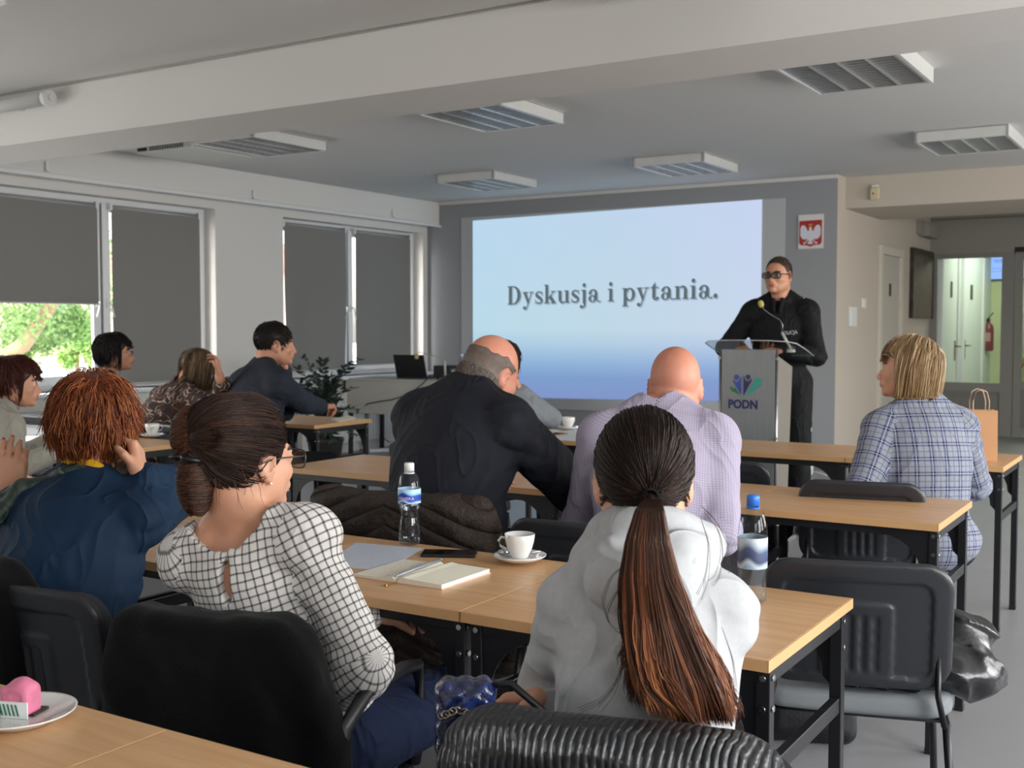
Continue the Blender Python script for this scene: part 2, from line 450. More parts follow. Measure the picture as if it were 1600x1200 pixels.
def head(S, J, face=True, jaw=1.0):
    R, s, m = J.Rh, J.hs, J.sex == 'm'; P = lambda x, y, z: J.hl((x, y, z)); e = lambda c, r, k, op='u', RR=None: S.ell(P(*c), V(*r)*s, R if RR is None else R@RR, k*s, op, 'head')
    e((0, -.018, .026), (.0755, .097, .090), .02)
    e((0, .036, -.030), (.060, .060, .082), .03)
    e((0, .046, -.078), (.043*jaw, .042, .034), .025)
    for q in (-1, 1):
        e((q*.050, .0, -.055), (.020, .045, .035), .03)
        e((q*.040, .060, -.028), (.021, .024, .020), .018)
    S.cap(J.hb+J.Rh@V(0, -.012, .01)*s, J.hl((0, -.022, -.045)), (.055 if m else .047)*s, (.054 if m else .048)*s, .018, tg='head')
    S.cap(J.c7+J.Rc@V(0, .02, -.04)*J.sc, J.hb+J.Rh@V(0, -.008, .012)*s, (.060 if m else .050)*J.sc, (.054 if m else .046)*s, .022, tg='head')
    if face:
        S.cap(P(-.030, .083, .017), P(.030, .083, .017), .010*s, k=.014, tg='head')
        for q in (-1, 1): e((q*.0315, .104, -.001), (.018, .014, .012), .010, 's')
        for q in (-1, 1): S.ell(P(q*.031, .0815, -.001), V(.0128, .0128, .0118)*s, R, .002, 'u', 'head')
        for q in (-1, 1): S.cap(P(q*.019, .0915, .0065), P(q*.043, .086, .0055), .0036*s, k=.003, tg='head')
        S.cap(P(0, .090, .006), P(0, .113, -.034), .0075*s, .0115*s, .012, tg='head')
        for q in (-1, 1): e((q*.0115, .103, -.038), (.0085, .010, .007), .006)
        e((0, .094, -.060), (.026, .016, .016), .014)
        e((0, .105, -.0585), (.0215, .0070, .0042), .003); e((0, .104, -.0675), (.0185, .0075, .0052), .003)
        e((0, .088, -.094), (.020, .018, .016), .016)
    for q in (-1, 1):
        RR = rotm(-12, 0, q*-24)
        e((q*.0785, -.012, -.012), (.0075, .0200, .0320), .006, RR=RR)
        e((q*.0850, -.008, -.006), (.0060, .0115, .0190), .004, 's', RR=RR)
        e((q*.0765, -.004, -.038), (.0065, .010, .011), .005)
def skin(name, c, c2):
    t = NT(name); co = t.coord(); n = t.noise(9, 3, co); n2 = t.noise(60, 3, co)
    a = t.mix(n, hexc(c), hexc(c2)); t.col(t.mix(t.math('MULTIPLY', n2, .25), a, tuple(x*.72 for x in hexc(c2))))
    t.set(Roughness=.52); t.b.inputs['Subsurface Weight'].default_value = .12; t.b.inputs['Subsurface Radius'].default_value = (.012, .004, .002)
    t.b.inputs['Subsurface Scale'].default_value = .6
    t.bump(t.noise(350, 2, co), .12, .0015); return t.m
SK = dict(fair=skin('skin_fair', 'd9a98c', 'c98f73'), mid=skin('skin_mid', 'c9977a', 'b57c62'), warm=skin('skin_ruddy', 'd59c84', 'c2775f'))
M_LIP = mat('lips', 'a85b52', .45); M_LIPR = mat('lips_rose', '9c4a48', .4); M_EYE = mat('eye_white', 'd8d2ca', .2); M_IRIS = mat('iris', '2b241d', .15)
M_NAIL = mat('nail', 'd7a793', .3); M_RED = mat('red_nail_varnish', 'c0142a', .2, Coat_Weight=.5)
BROWS = {}
def brow(c):
    if c not in BROWS: BROWS[c] = mat('brow_'+c, c, .8)
    return BROWS[c]
def body(J, label, sk='fair', brows='4a3526', nails=None, h=.0055, face=True, group=None, jaw=1.0, lips=None):
    S = Sdf(); torso(S, J, -.004); tips = {}
    for kk in 'LR': arm(S, J, kk, 0); tips[kk] = hand(S, J, kk)
    legs(S, J, -.004); head(S, J, face, jaw)
    for kk in 'LR': S.cap(J.an[kk], J.toe[kk], .034*J.sc, .026*J.sc, .02, tg='foot')
    Rh, hc, hs = J.Rh, J.hc, J.hs
    tp = [t for kk in 'LR' for t in tips[kk]]
    def mfn(P):
        q = ((P-hc)@Rh)/hs; mi = np.zeros(len(P), int); ax = np.abs(q[:, 0])
        if face:
            inel = lambda c, r: (((q-V(*c))/V(*r))**2).sum(1) < 1
            mi[inel((0, .107, -.0585), (.0225, .010, .0052)) | inel((0, .106, -.0672), (.0195, .010, .0058))] = 1
            qa = np.stack([ax, q[:, 1], q[:, 2]], 1)
            eye = (((qa-V(.031, .0815, -.001))**2).sum(1) < .0140**2) & (q[:, 2] < .0050) & (q[:, 2] > -.0065) & (q[:, 1] > .086)
            mi[eye] = 2; mi[eye & (((qa-V(.031, .094, -.0005))**2).sum(1) < .0070**2)] = 3
            br = (q[:, 1] > .07) & (ax > .012) & (ax < .050) & (np.abs(q[:, 2]-(.0225-.18*np.abs(ax-.030))) < .0042); mi[br] = 4
        for p, n in tp:
            d = P-p; mi[((d*d).sum(1) < (.010*J.sc)**2) & (d@n > .0025)] = 5
        return mi
    o = sdf_obj('person', S, h, [SK[sk], lips or M_LIP, M_EYE, M_IRIS, brow(brows), nails or M_NAIL], None, mfn)
    o.location = J.root; tag(o, label, 'person', group); return o
def uvs(J):
    def tor(C):
        t = np.clip((C[..., 2]-J.p0[2])/(J.c7[2]-J.p0[2]), 0, 1)[..., None]; q = (C-(J.p0*(1-t)+J.c7*t))@J.Rc
        u = q[..., 0]+np.sign(q[..., :1, 0])*np.maximum(0, q[..., 1]+.05)
        ax = unit(J.c7-J.p0); return np.stack([u, (C-J.p0)@ax], -1)
    def lin(a, b, off, r):
        ax = unit(b-a); x = unit(np.cross(ax, J.fw+.3*J.rt)); y = np.cross(ax, x)
        def f(C):
            D = C-a; t = np.arctan2(D@y, D@x); t = t-np.where(t-t[:, :1] > PI, 2*PI, 0)+np.where(t-t[:, :1] < -PI, 2*PI, 0)
            return np.stack([t*r, D@ax+off], -1)
        return f
    d = {'': tor, 'torso': tor}
    for kk in 'LR':
        d['arm'+kk+'u'] = lin(J.sh[kk], J.el[kk], 0, .055); d['arm'+kk+'f'] = lin(J.el[kk], J.wr[kk], .285*J.sc, .05); d['leg'+kk] = lin(J.hip[kk], J.kn[kk], 0, .08)
    return d
def folds(J, amp=.004, seed=0, f=9, arms=True):
    """cloth creases: bands across the sleeves, soft drag lines over the trunk"""
    def fn(P):
        off = seed*3.7; q = P@J.Rb
        n = vnoise(q+off, (f*.7, f*.7, f*1.5))*.6+(1-np.abs(vnoise(q+off+V(2, 5, 1)+.25*vnoise(q, f*.5)[..., None], (f*1.1, f*1.1, f*2.2))))*.8-.4
        d = -n*amp
        if arms:
            for kk in 'LR':
                e = J.el[kk]; r = np.sqrt(((P-e)**2).sum(-1)); ax = unit(J.wr[kk]-J.sh[kk]); t = (P-e)@ax
                ph = t*115+2.2*vnoise(P+off, 14.); d = d-np.exp(-(r/.10)**2)*(np.abs(np.sin(ph*.5))-.5)*amp*1.5
                a = J.sh[kk]-V(0, 0, .06); r = np.sqrt(((P-a)**2).sum(-1)); ph = ((P-a)@unit(J.sh[kk]-J.c7+V(0, 0, .6)))*95+2.5*vnoise(P+off+4, 11.)
                d = d-np.exp(-(r/.11)**2)*(np.abs(np.sin(ph*.5))-.5)*amp*1.4
        return d
    return fn
def top(J, name, m, par, g=.012, gw=None, k=.05, neck=None, end=.98, hem=0., h=.0055, amp=.004, seed=0, extra=None, low=True, thigh=False, armk=.035, sleeves=True, f=9, collar=None, subs=None, fill=0., pads=False):
    """upper garment: one continuous shell over the trunk and the arms"""
    S = Sdf(); torso(S, J, g, k)
    for kk in 'LR': arm(S, J, kk, g, armk, end, gw if gw is not None else g)
    if fill is not None: S.ell(J.c7+J.Rc@(V(0, -.008+fill*.4, -.20)*J.sc), V((.150+fill)*J.shw**.5, .092+J.fat*.6+fill*.5, .215)*J.sc+g, J.Rc, .03, tg='torso')
    if pads:
        for q_, kk in ((-1, 'L'), (1, 'R')): S.cap(J.c7+J.Rc@(V(q_*.05, .0, -.012)*J.sc), J.sh[kk]+J.Rc@V(q_*.018, 0, .022)*J.sc, .040*J.sc+g*.6, .036*J.sc+g*.6, .03, tg='torso')
    if thigh:
        for kk in 'LR': S.cap(J.hip[kk], J.hip[kk]+(J.kn[kk]-J.hip[kk])*thigh, .088*J.sc+g, .08*J.sc+g, .04, tg='torso')
    c = J.c7+J.Rc@V(0, .02, .0)*J.sc
    if collar:        # stand or roll of cloth round the neck: (height, radius, thickness)
        hh, rr, th = collar; S.torus(J.c7+J.Rc@(V(0, .022, hh)*J.sc), J.Rc@rotm(-14, 0, 0), rr*J.sc, th, 1.05, .02, 'u', 'torso')
    if extra: extra(S)
    if neck:          # opening: (radius, centre height, forward shift)
        r, z, y = neck; S.ell(J.c7+J.Rc@(V(0, y, z)*J.sc), V(r, r, .13)*J.sc, J.Rc@rotm(-18, 0, 0), .008, 's')
    zc = hem
    S.fn(lambda P: (J.p0[2]+zc)-P[..., 2], J.p0, 9, .01, 'i') if not thigh and low else None
    S.disp = folds(J, amp, seed, f) if amp else None
    if subs: subs(S)
    return sdf_obj(name, S, h, m, par, None, uvs(J))
def trousers(J, m, par, g=.010, h=.009, amp=.004, name='trousers', waist=.10, shoes=True, bag=0):
    S = Sdf(); torso(S, J, g-.003, tg='torso'); legs(S, J, g+bag, end=.97)
    S.fn(lambda P: P[..., 2]-(J.p0[2]+waist), J.p0, 9, .01, 'i')
    def dsp(P): return -(1-np.abs(vnoise(P+3, (7, 7, 13))))*amp
    S.disp = dsp
    o = sdf_obj(name, S, h, m, par, None, uvs(J))
    if shoes:
        for kk in 'LR':
            T = Sdf(); t = J.toe[kk]; T.cap(J.an[kk]+V(0, 0, -.03), t, .040*J.sc, .036*J.sc, .02); T.cap(J.an[kk], J.an[kk]+V(0, 0, .04), .042, .042, .02)
            T.fn(lambda P: .012-P[..., 2], t, 9, .004, 'i'); sdf_obj('shoe', T, .008, M_SHOE, par)
    return o
M_SHOE = mat('shoe_leather', '17161a', .4)

M_LENS = None
# ------------------------------------------------------------------ hair
def hair_mat(name, rough=.45):
    t = NT(name); a = t.n('ShaderNodeAttribute', attribute_name='Col'); t.col(a.outputs[0]); t.set(Roughness=rough)
    t.b.inputs['Specular IOR Level'].default_value = .28; return t.m
M_HAIR = hair_mat('hair_strands'); M_HAIRDULL = hair_mat('hair_strands_dull', .6)
CR_C, CR_R = V(0, -.018, .026), V(.0755, .097, .090)
def hairline(u, low=0., front=0.):
    """u: local point on the scalp; True where hair grows"""
    y, z = u[..., 1], u[..., 2]
    A = (y-.085-front)*.095-(z-.072-front*.4)*.065 < 0
    B = (y-.012)*.07-(z+.030)*.085 < low*.1
    ear = (np.abs(u[..., 0]) > .055) & (((y+.010)/.026)**2+((z+.012)/.034)**2 < 1)
    return A & B & ~ear
def scalp(n, rng, low=0., front=0., reg=None):
    out = []
    while sum(map(len, out)) < n:
        d = rng.normal(size=(n*2, 3)); d /= np.linalg.norm(d, axis=1)[:, None]; p = CR_C+d*CR_R
        m = hairline(p, low, front)
        if reg is not None: m &= reg(p)
        out.append(p[m])
    return np.concatenate(out)[:n]
def push(p, c, r, ex):
    q = (p-c)/(r+ex); l = np.linalg.norm(q, axis=-1, keepdims=True); return np.where(l < 1, c+(q/np.maximum(l, 1e-6))*(r+ex), p)
def comb_hair(J, n, length, whorl=(0, -.05, .115), lift=(.006, .022), grav=.5, away=1.0, seg=12, seed=1, low=0., front=0., reg=None, curl=.15,
              fwd=0., part=None, side=0., tips=None, clump=.0, inward=0., zcut=None, fringe=None, shoulders=None, jit=.12, ymax=None):
    rng = np.random.default_rng(seed); P = scalp(n, rng, low, front, reg); n = len(P); W = V(*whorl)
    g = J.Rh.T@V(0, 0, -1); L = length(P, rng) if callable(length) else np.full(n, length)*rng.uniform(.75, 1.1, n)
    li = rng.uniform(lift[0], lift[1], n)[:, None]; pts = [P-(P-CR_C)*.02]; D = None; cl = rng.normal(size=(n, 3))*jit
    for i in range(seg):
        p = pts[-1]; nrm = unit_rows((p-CR_C)/CR_R**2)
        if part is not None:
            aw = np.zeros_like(p); sx = np.where(P[:, 0] > part, 1., -1.); aw[:, 0] = sx*.8*np.maximum(0, 1-i/4); aw[:, 2] = -.5; aw[:, 1] = fwd
        else: aw = p-W
        aw = aw-(aw*nrm).sum(1)[:, None]*nrm; aw = unit_rows(aw)
        aw[:, 1] += fwd; aw[:, 0] += side
        tt = i/seg; d = away*aw*(1-tt*.6)+grav*g*(.4+tt)+cl
        d += curl*np.stack([vnoise(p*1.0+seed+k*7.3, 38.) for k in range(3)], 1)
        if i == 0: d += nrm*.8
        if i == 1: d += nrm*.3
        d = unit_rows(d); D = d if D is None else unit_rows(D*.45+d*.55)
        q = p+D*(L/seg)[:, None]; ex = li*min(1, (i+1)/2.5)
        if inward: ex = ex*(1-inward*max(0, tt-.5))
        q = push(q, CR_C, CR_R, ex); q = push(q, V(0, .030, -.035), V(.064, .058, .080), ex*.6+.002)
        q = push(q, V(0, -.03, -.12), V(.052, .055, .08), ex*.4+.003)
        if ymax is not None:
            side_ = (P[:, 1] < .062) | (np.abs(P[:, 0]) > .05); m = side_ & (q[:, 2] < .055); q[m, 1] = np.minimum(q[m, 1], ymax+.012*np.sin(P[m, 0]*300)*.5)
        if shoulders is not None: q = shoulders(q)
        pts.append(q)
    A = np.stack(pts, 1)
    if zcut is not None or fringe is not None:
        zc = (zcut if zcut is not None else -.5)+rng.normal(size=n)*.004
        if fringe is not None: zc = np.where((P[:, 1] > .048) & (P[:, 2] > .02), fringe+rng.normal(size=n)*.004, zc)
        for i in range(1, A.shape[1]):
            a, b = A[:, i-1], A[:, i]; m = (b[:, 2] < zc); t = np.clip((a[:, 2]-zc)/(a[:, 2]-b[:, 2]+1e-9), 0, 1)[:, None]; A[:, i] = np.where(m[:, None], a+(b-a)*t, b)
    return J.hc+(A@J.Rh.T)*J.hs
def clear_ears(A, ry=.024, rz=.036):
    for q in (-1, 1):
        s = (q*A[..., 0] > .045); u, w = (A[..., 1]+.012)/ry, (A[..., 2]+.014)/rz; l = np.sqrt(u*u+w*w)+1e-6; m = s & (l < 1)
        A[..., 1] = np.where(m, -.012+u/l*ry, A[..., 1]); A[..., 2] = np.where(m, -.014+w/l*rz, A[..., 2])
    return A
def unit_rows(a): return a/(np.linalg.norm(a, axis=-1, keepdims=True)+1e-9)
def hair_cols(n, m, cols, seed=0, w=None, tip=None, var=.18, band=.0, A=None):
    rng = np.random.default_rng(seed); C = np.array([hexc(c) for c in cols]); i = rng.choice(len(C), n, p=w)
    c = C[i][:, None, :]*np.ones((1, m, 1)); c = c*rng.uniform(1-var, 1+var, (n, 1, 1))
    if tip is not None:
        t = np.linspace(0, 1, m)[None, :, None]**1.5*rng.uniform(.3, 1, (n, 1, 1)); c = c*(1-t)+np.array(hexc(tip))*t
    return np.clip(c, 0, 1)
def cap_geo(J, col, lift=.007, low=0., front=0., extra=None, h=.006, disp=.002, cutf=True, reg=None):
    S = Sdf(); S.ell(J.hl(CR_C), (CR_R+lift)*J.hs, J.Rh, .02)
    if extra: extra(S)
    hc, Rh, hs = J.hc, J.Rh, J.hs
    if cutf:
        def A(P):
            q = ((P-hc)@Rh)/hs; a = ((q[..., 1]-.085-front)*.095-(q[..., 2]-.072-front*.4)*.065)/.115; b = ((q[..., 1]-.012)*.07-(q[..., 2]+.030)*.085-low*.1)/.11
            return np.maximum(a, b)*hs
        S.fn(A, hc, 9, .006, 'i')
        for q in (-1, 1): S.ell(J.hl((q*.08, -.008, -.012)), V(.03, .026, .034)*hs, Rh, .004, 's')
    if reg is not None: S.fn(lambda P: reg(((P-hc)@Rh)/hs)*hs, hc, 9, .006, 'i')
    S.disp = lambda P: disp*vnoise((P-hc)@Rh, (90, 30, 30))
    v, f = S.mesh(h); c = np.ones((len(v), 4)); n = .85+.15*vnoise(v, 120.)
    c[:, :3] = np.array(hexc(col))[None]*n[:, None]; return v, f, c
def hair_obj(J, par, paths, cols, rad=.0007, capg=None, name='hair', m=None, sides=3):
    n, k, _ = paths.shape; r = rad*np.ones((n, k)); r[:, -1] *= .25; r[:, -2] *= .7
    return tubes_mesh(name, paths, r, cols, m or M_HAIR, par, sides, capg)
def glasses(J, par, m, w=.027, hh=.018, z=-.002, dark=None, thick=.0016, y=.112):
    b = MB(); T = lambda x, yy, zz: J.hl((x, yy, zz))
    for q in (-1, 1):
        pts = []
        for i in range(20):
            a = 2*PI*i/20; c, s_ = math.cos(a), math.sin(a); e = .6
            pts.append(T(q*.033+w*math.copysign(abs(c)**e, c), y-.006*abs(q*.033+w*c)/.05, z+hh*math.copysign(abs(s_)**e, s_)))
        b.tube(pts, thick, 6, closed=True)
        b.tube([T(q*.060, y-.008, z+.008), T(q*.072, y-.03, z+.008), T(q*.080, .02, z+.006), T(q*.081, -.012, z-.0), T(q*.078, -.030, z-.022)], thick, 6)
    b.tube([T(-.007, y, z+.006), T(0, y+.002, z+.009), T(.007, y, z+.006)], thick, 6)
    o = b.build('eyeglasses', m, par)
    b = MB()
    for q in (-1, 1):
        b.prism([(q*.033+w*.96*math.copysign(abs(math.cos(a))**.6, math.cos(a)), z+hh*.96*math.copysign(abs(math.sin(a))**.6, math.sin(a))) for a in [2*PI*i/20 for i in range(20)]], y-.0045, y-.0035, 'y')
    l = b.build('lens', dark or M_LENS, o)
    for v in l.data.vertices: v.co = J.hl(tuple(v.co))
    return o
# ------------------------------------------------------------------ camera (room axes: X along the front wall, Y towards it)
HC = 1.38; FPX = 1772.; YAW = math.radians(31.83); PIT = math.atan(90/1772)
cam = bpy.data.cameras.new('camera'); co = bpy.data.objects.new('camera', cam); COL.objects.link(co); SC.camera = co
co.location = (0, 0, HC); co.rotation_euler = (PI/2-PIT, 0, YAW); cam.sensor_width = 36; cam.lens = 36*FPX/1600; cam.clip_start = .05; cam.clip_end = 300
_f = V(-math.sin(YAW)*math.cos(PIT), math.cos(YAW)*math.cos(PIT), -math.sin(PIT)); _r = V(math.cos(YAW), math.sin(YAW), 0); _u = np.cross(_r, _f)
def at(px, py, z=None, x=None, y=None, d=None):
    """room position of something seen at a photo pixel, at a known height, X, Y or distance"""
    r = _f+_r*(px-800)/FPX-_u*(py-600)/FPX
    t = (z-HC)/r[2] if z is not None else x/r[0] if x is not None else y/r[1] if y is not None else d
    return V(0, 0, HC)+r*t
cam.dof.use_dof = True; cam.dof.focus_distance = 2.6; cam.dof.aperture_fstop = 8

# ------------------------------------------------------------------ room
ZC, XW, YF, XS = 2.85, -8.08, 11.09, -3.16
def wallmat(name, c, var=.02, bs=.08):
    t = NT(name); co = t.coord(); t.col(t.mix(t.noise(1.3, 4, co), tuple(x*(1-var) for x in hexc(c)), tuple(x*(1+var) for x in hexc(c))))
    t.set(Roughness=.85); t.bump(t.noise(90, 4, co), bs, .004); return t.m
M_WHITE = wallmat('white_wall_paint', 'd3d1cd'); M_CEIL = wallmat('ceiling_paint', 'cfcecb'); M_GREYW = wallmat('grey_wall_paint', '949699')
M_CREAM = wallmat('cream_wall_paint', 'bfb6a9'); M_CORR = wallmat('corridor_wall_paint', '908d86'); M_VEST = wallmat('pale_green_wall_paint', 'cdd6a8')
M_SCR = wallmat('matt_screen_paint', 'b4b7b9', .01, .02)
M_PVC = mat('white_window_plastic', 'd9dbdc', .35, var=.01); M_PVCD = mat('grey_seal', '6f7276', .5); M_METAL = mat('brushed_metal', 'a9abad', .35, 1.0)
M_BLACK = mat('black_plastic', '121316', .45); M_CHROME = mat('chrome_screw', 'c8c9cb', .2, 1.0)
def floor_mat():
    t = NT('grey_linoleum'); co = t.coord(); n = t.noise(2.2, 4, co); s = t.noise(160, 3, co)
    a = t.mix(n, hexc('8c8d90'), hexc('97989b')); t.col(t.mix(t.math('MULTIPLY', s, .35), a, hexc('75767a')))
    r = t.noise(3, 3, co); t.t.links.new(t.math('MULTIPLY_ADD', r, .15, .33), t.b.inputs['Roughness']); t.bump(t.noise(140, 2, co), .05, .002); return t.m
def glass_mat(name='window_glass', tint=(1, 1, 1), rough=0.0):
    t = NT(name); t.t.nodes.remove(t.b); g = t.n('ShaderNodeBsdfGlossy'); g.inputs['Roughness'].default_value = .02
    tr = t.n('ShaderNodeBsdfTransparent'); tr.inputs[0].default_value = (*tint, 1); fr = t.n('ShaderNodeLayerWeight'); fr.inputs[0].default_value = .5; pw = t.math('MULTIPLY_ADD', t.math('POWER', fr.outputs[1], 4.), .55, .035)
    mx = t.n('ShaderNodeMixShader'); t.t.links.new(pw, mx.inputs[0]); t.l(tr, 0, mx, 1); t.l(g, 0, mx, 2); t.l(mx, 0, t.out, 0); return t.m
M_GLASS = glass_mat(); M_ACR = glass_mat('clear_acrylic', (.9, .93, .93))
def S_(name, b, m, parent=None, label=None):
    o = b.build(name, m, parent)
    if parent is None: o['kind'] = 'structure'
    return o
def slab(name, lo, hi, m, parent=None):
    b = MB(); b.box(lo, hi); return S_(name, b, m, parent)
slab('floor', (-8.5, -3.3, -.15), (3.2, 21, 0), floor_mat())
slab('ceiling', (-8.5, -3.3, ZC), (3.2, 21, ZC+.2), M_CEIL)
slab('trim_1', (XW, 4.478, 2.527), (3.0, 4.985, ZC+.01), M_WHITE)                     # cross beam
slab('trim_2', (XW-.4, -3, 2.575), (-7.905, YF, ZC+.01), M_WHITE)                     # boxed ledge above the windows
b = MB(); b.box((-7.90, -3, 2.555), (-7.865, YF-.005, 2.578)); b.box((-7.905, -3, 2.60), (-7.893, YF-.005, 2.606)); S_('trim_3', b, M_PVC)
b = MB(); b.box((-7.905, YF-.03, ZC-.035), (XS, YF, ZC)); S_('trim_4', b, M_WHITE)    # cove above the front wall
slab('trim_5', (XS, 11.35, 2.545), (3.0, 12.72, ZC+.01), M_CREAM)                     # corridor beam
slab('wall_front', (-8.5, YF, 0), (XS-.004, YF+.25, ZC), M_GREYW)
b = MB(); b.box((XS-.25, YF+.004, 0), (XS, 15.3, ZC)); S_('wall_side', b, M_CREAM)
slab('baseboard_front', (-8.08, YF-.015, 0), (XS, YF, .08), mat('grey_skirting', '77797c', .5))
slab('baseboard_side', (XS, YF, 0), (XS+.012, 15.3, .07), mat('cream_skirting', 'a49e92', .5))
# right and back walls with daylight openings (behind and beside the camera)
b = MB()
def wall_with_holes(b, axis, pos, th, a0, a1, z1, holes):
    """wall on plane axis=pos from a0 to a1 with rectangular holes (s0,s1,z0,z1)"""
    def bx(s0, s1, z0, z1_):
        if s1-s0 < 1e-4 or z1_-z0 < 1e-4: return
        lo, hi = ((pos, s0, z0), (pos+th, s1, z1_)) if axis == 'x' else ((s0, pos, z0), (s1, pos+th, z1_))
        b.box(lo, hi)
    c = a0
    for s0, s1, q0, q1 in sorted(holes):
        bx(c, s0, 0, z1); bx(s0, s1, 0, q0); bx(s0, s1, q1, z1); c = s1
    bx(c, a1, 0, z1)
RW = [(-2.4, -.4, .85, 2.5), (.2, 2.2, .85, 2.5), (2.8, 4.4, .85, 2.5), (5.4, 7.4, .85, 2.5), (8.2, 10.4, .85, 2.5)]  # last opening is added, unseen, to brighten the ceiling beyond the beam
wall_with_holes(b, 'x', 3.0, .25, -3.3, 21, ZC, RW); S_('wall_right', b, M_CREAM)
slab('wall_back', (-8.5, -3.3, 0), (3.2, -3.05, ZC), M_WHITE)
WL = [(5.26, 7.69, .84, 2.49), (8.61, 11.0, .84, 2.49), (-2.2, .2, .84, 2.49), (1.0, 3.6, .84, 2.49)]  # last two openings are added out of view for more ambient light
b = MB(); wall_with_holes(b, 'x', XW-.32, .32, -3.3, 21, ZC, WL); S_('wall_left', b, M_WHITE)
# ---- windows on the left wall
M_BLIND = None
def blind_mat():
    t = NT('grey_blind_fabric'); co = t.coord(scale=(1, 1, 1)); w = t.noise(420, 2, co)
    t.col(t.mix(w, hexc('7b7a77'), hexc('868581'))); t.set(Roughness=.95)
    tl = t.n('ShaderNodeBsdfTranslucent'); tl.inputs[0].default_value = (.35, .34, .31, 1); mx = t.n('ShaderNodeMixShader'); mx.inputs[0].default_value = .06
    t.l(t.b, 0, mx, 1); t.l(tl, 0, mx, 2); t.l(mx, 0, t.out, 0); t.bump(w, .12, .002); return t.m
M_BLIND = blind_mat()
def sash(b, y0, y1, z0, z1, x, w=.065, t=.05):
    b.box((x, y0, z0), (x+t, y0+w, z1), .004); b.box((x, y1-w, z0), (x+t, y1, z1), .004)
    b.box((x, y0+w, z0), (x+t, y1-w, z0+w), .004); b.box((x, y0+w, z1-w), (x+t, y1-w, z1), .004)
def blind(name, y0, y1, zt, zb, x, label, wav=0., seed=0):
    e = empty(name, (x, (y0+y1)/2, zt), 0, label, 'blind', 'grey roller blinds'); w = (y1-y0)/2
    b = MB(); b.cyl((0, -w, .015), (0, w, .015), .017, n=16); b.build('roller', mat('roller_tube', '8b8c8e', .4), e)
    for q in (-1, 1):
        b = MB(); b.box((-.02, q*w-.012, -.015), (.02, q*w+.012, .045), .004); b.build('bracket', M_PVC, e)
    n, m = 60, 50; Y, Z = np.meshgrid(np.linspace(-w, w, n), np.linspace(0, zb-zt, m)); tt = (Z/(zb-zt))
    X = .016+wav*tt*np.sin((Y/w*1.3+tt*1.1+seed)*3.2)*(.3+.7*tt)+.002*np.sin(Y*19+seed); P = np.stack([X, Y+.012*wav*40*tt*np.sin(tt*5)*(Y/w), Z], -1).reshape(-1, 3)
    P = np.concatenate([P, P-V(.0012, 0, 0)]); i = np.arange(n*m).reshape(m, n); F = np.stack([i[:-1, :-1], i[:-1, 1:], i[1:, 1:], i[1:, :-1]], -1).reshape(-1, 4)
    F = np.concatenate([F, F[:, ::-1]+n*m]); arr_mesh('fabric', P, F, M_BLIND, e)
    b = MB(); b.tube([(.016, -w*1.0, zb-zt-.004), (.016, w*1.0, zb-zt-.004)], .007, 8); b.build('bottom_bar', mat('bar_metal', 'b5b6b8', .4), e)
    b = MB(); b.tube([(.02, w+.004, .02), (.022, w+.006, -.5), (.02, w+.004, (zb-zt)*.75)], .0014, 5); b.build('chain', M_PVC, e)
def window(n, y0, y1, zb=.84, zt=2.49):
    X = XW-.20; e = bpy.data.objects.new('window_%d' % n, None); e.location = (X, (y0+y1)/2, zb); link(e); e['kind'] = 'structure'
    Y = lambda v: v-(y0+y1)/2
    mid = y0+(y1-y0)*(.503 if n == 1 else .475)
    b = MB(); sash(b, Y(y0), Y(y1), 0, zt-zb, 0, .07, .06); b.build('frame', M_PVC, e)
    b = MB(); b.box((0, Y(mid)-.035, .05), (.05, Y(mid)+.035, zt-zb-.05)); b.build('mullion', M_PVC, e)
    for a, c in ((y0+.045, mid-.012), (mid+.012, y1-.045)):
        b = MB(); sash(b, Y(a), Y(c), .045, zt-zb-.045, .05, .078, .035); b.build('sash', M_PVC, e)
        b = MB(); b.box((.060, Y(a)+.07, .11), (.068, Y(c)-.07, zt-zb-.11)); b.build('pane', M_GLASS, e)
    b = MB(); b.box((.087, Y(mid)-.006, .05), (.089, Y(mid)+.006, zt-zb-.05)); b.build('seal', M_PVCD, e)
    for q, tl in ((-1, 14), (1, -14)):
        b = MB(); yy = Y(mid)+q*.055; b.box((.085, yy-.014, .70), (.097, yy+.014, .78), .004); b.tube([(.10, yy, .745), (.13, yy, .745), (.132, yy+q*.012, .70), (.132, yy+q*.035, .62)], .010, 8, sx=.7); b.build('handle', M_PVC, e)
    b = MB(); b.box((0.02, Y(y0)-.06, -.035), (.20+.135, Y(y1)+.06, .0), .008); b.build('sill', M_PVC, e)
    return mid
m1 = window(1, *WL[0][:2]); m2 = window(2, *WL[1][:2]); XB = XW-.085
blind('roller_blind', 5.33, m1-.07, 2.40, 1.575, XB, 'grey roller blind pulled halfway down above the open view of trees')
blind('roller_blind', m1+.075, 7.56, 2.40, .88, XB, 'grey roller blind fully down right of the half-open one, beside the pier', .002, 2)
blind('roller_blind', 8.70, m2-.075, 2.42, .915, XB, 'grey roller blind with wavy creased fabric and bowed side, above the plant', .018, 1)
blind('roller_blind', m2+.085, 10.84, 2.42, .95, XB, 'grey roller blind in the corner by the front wall, light strip beneath', .002, 4)
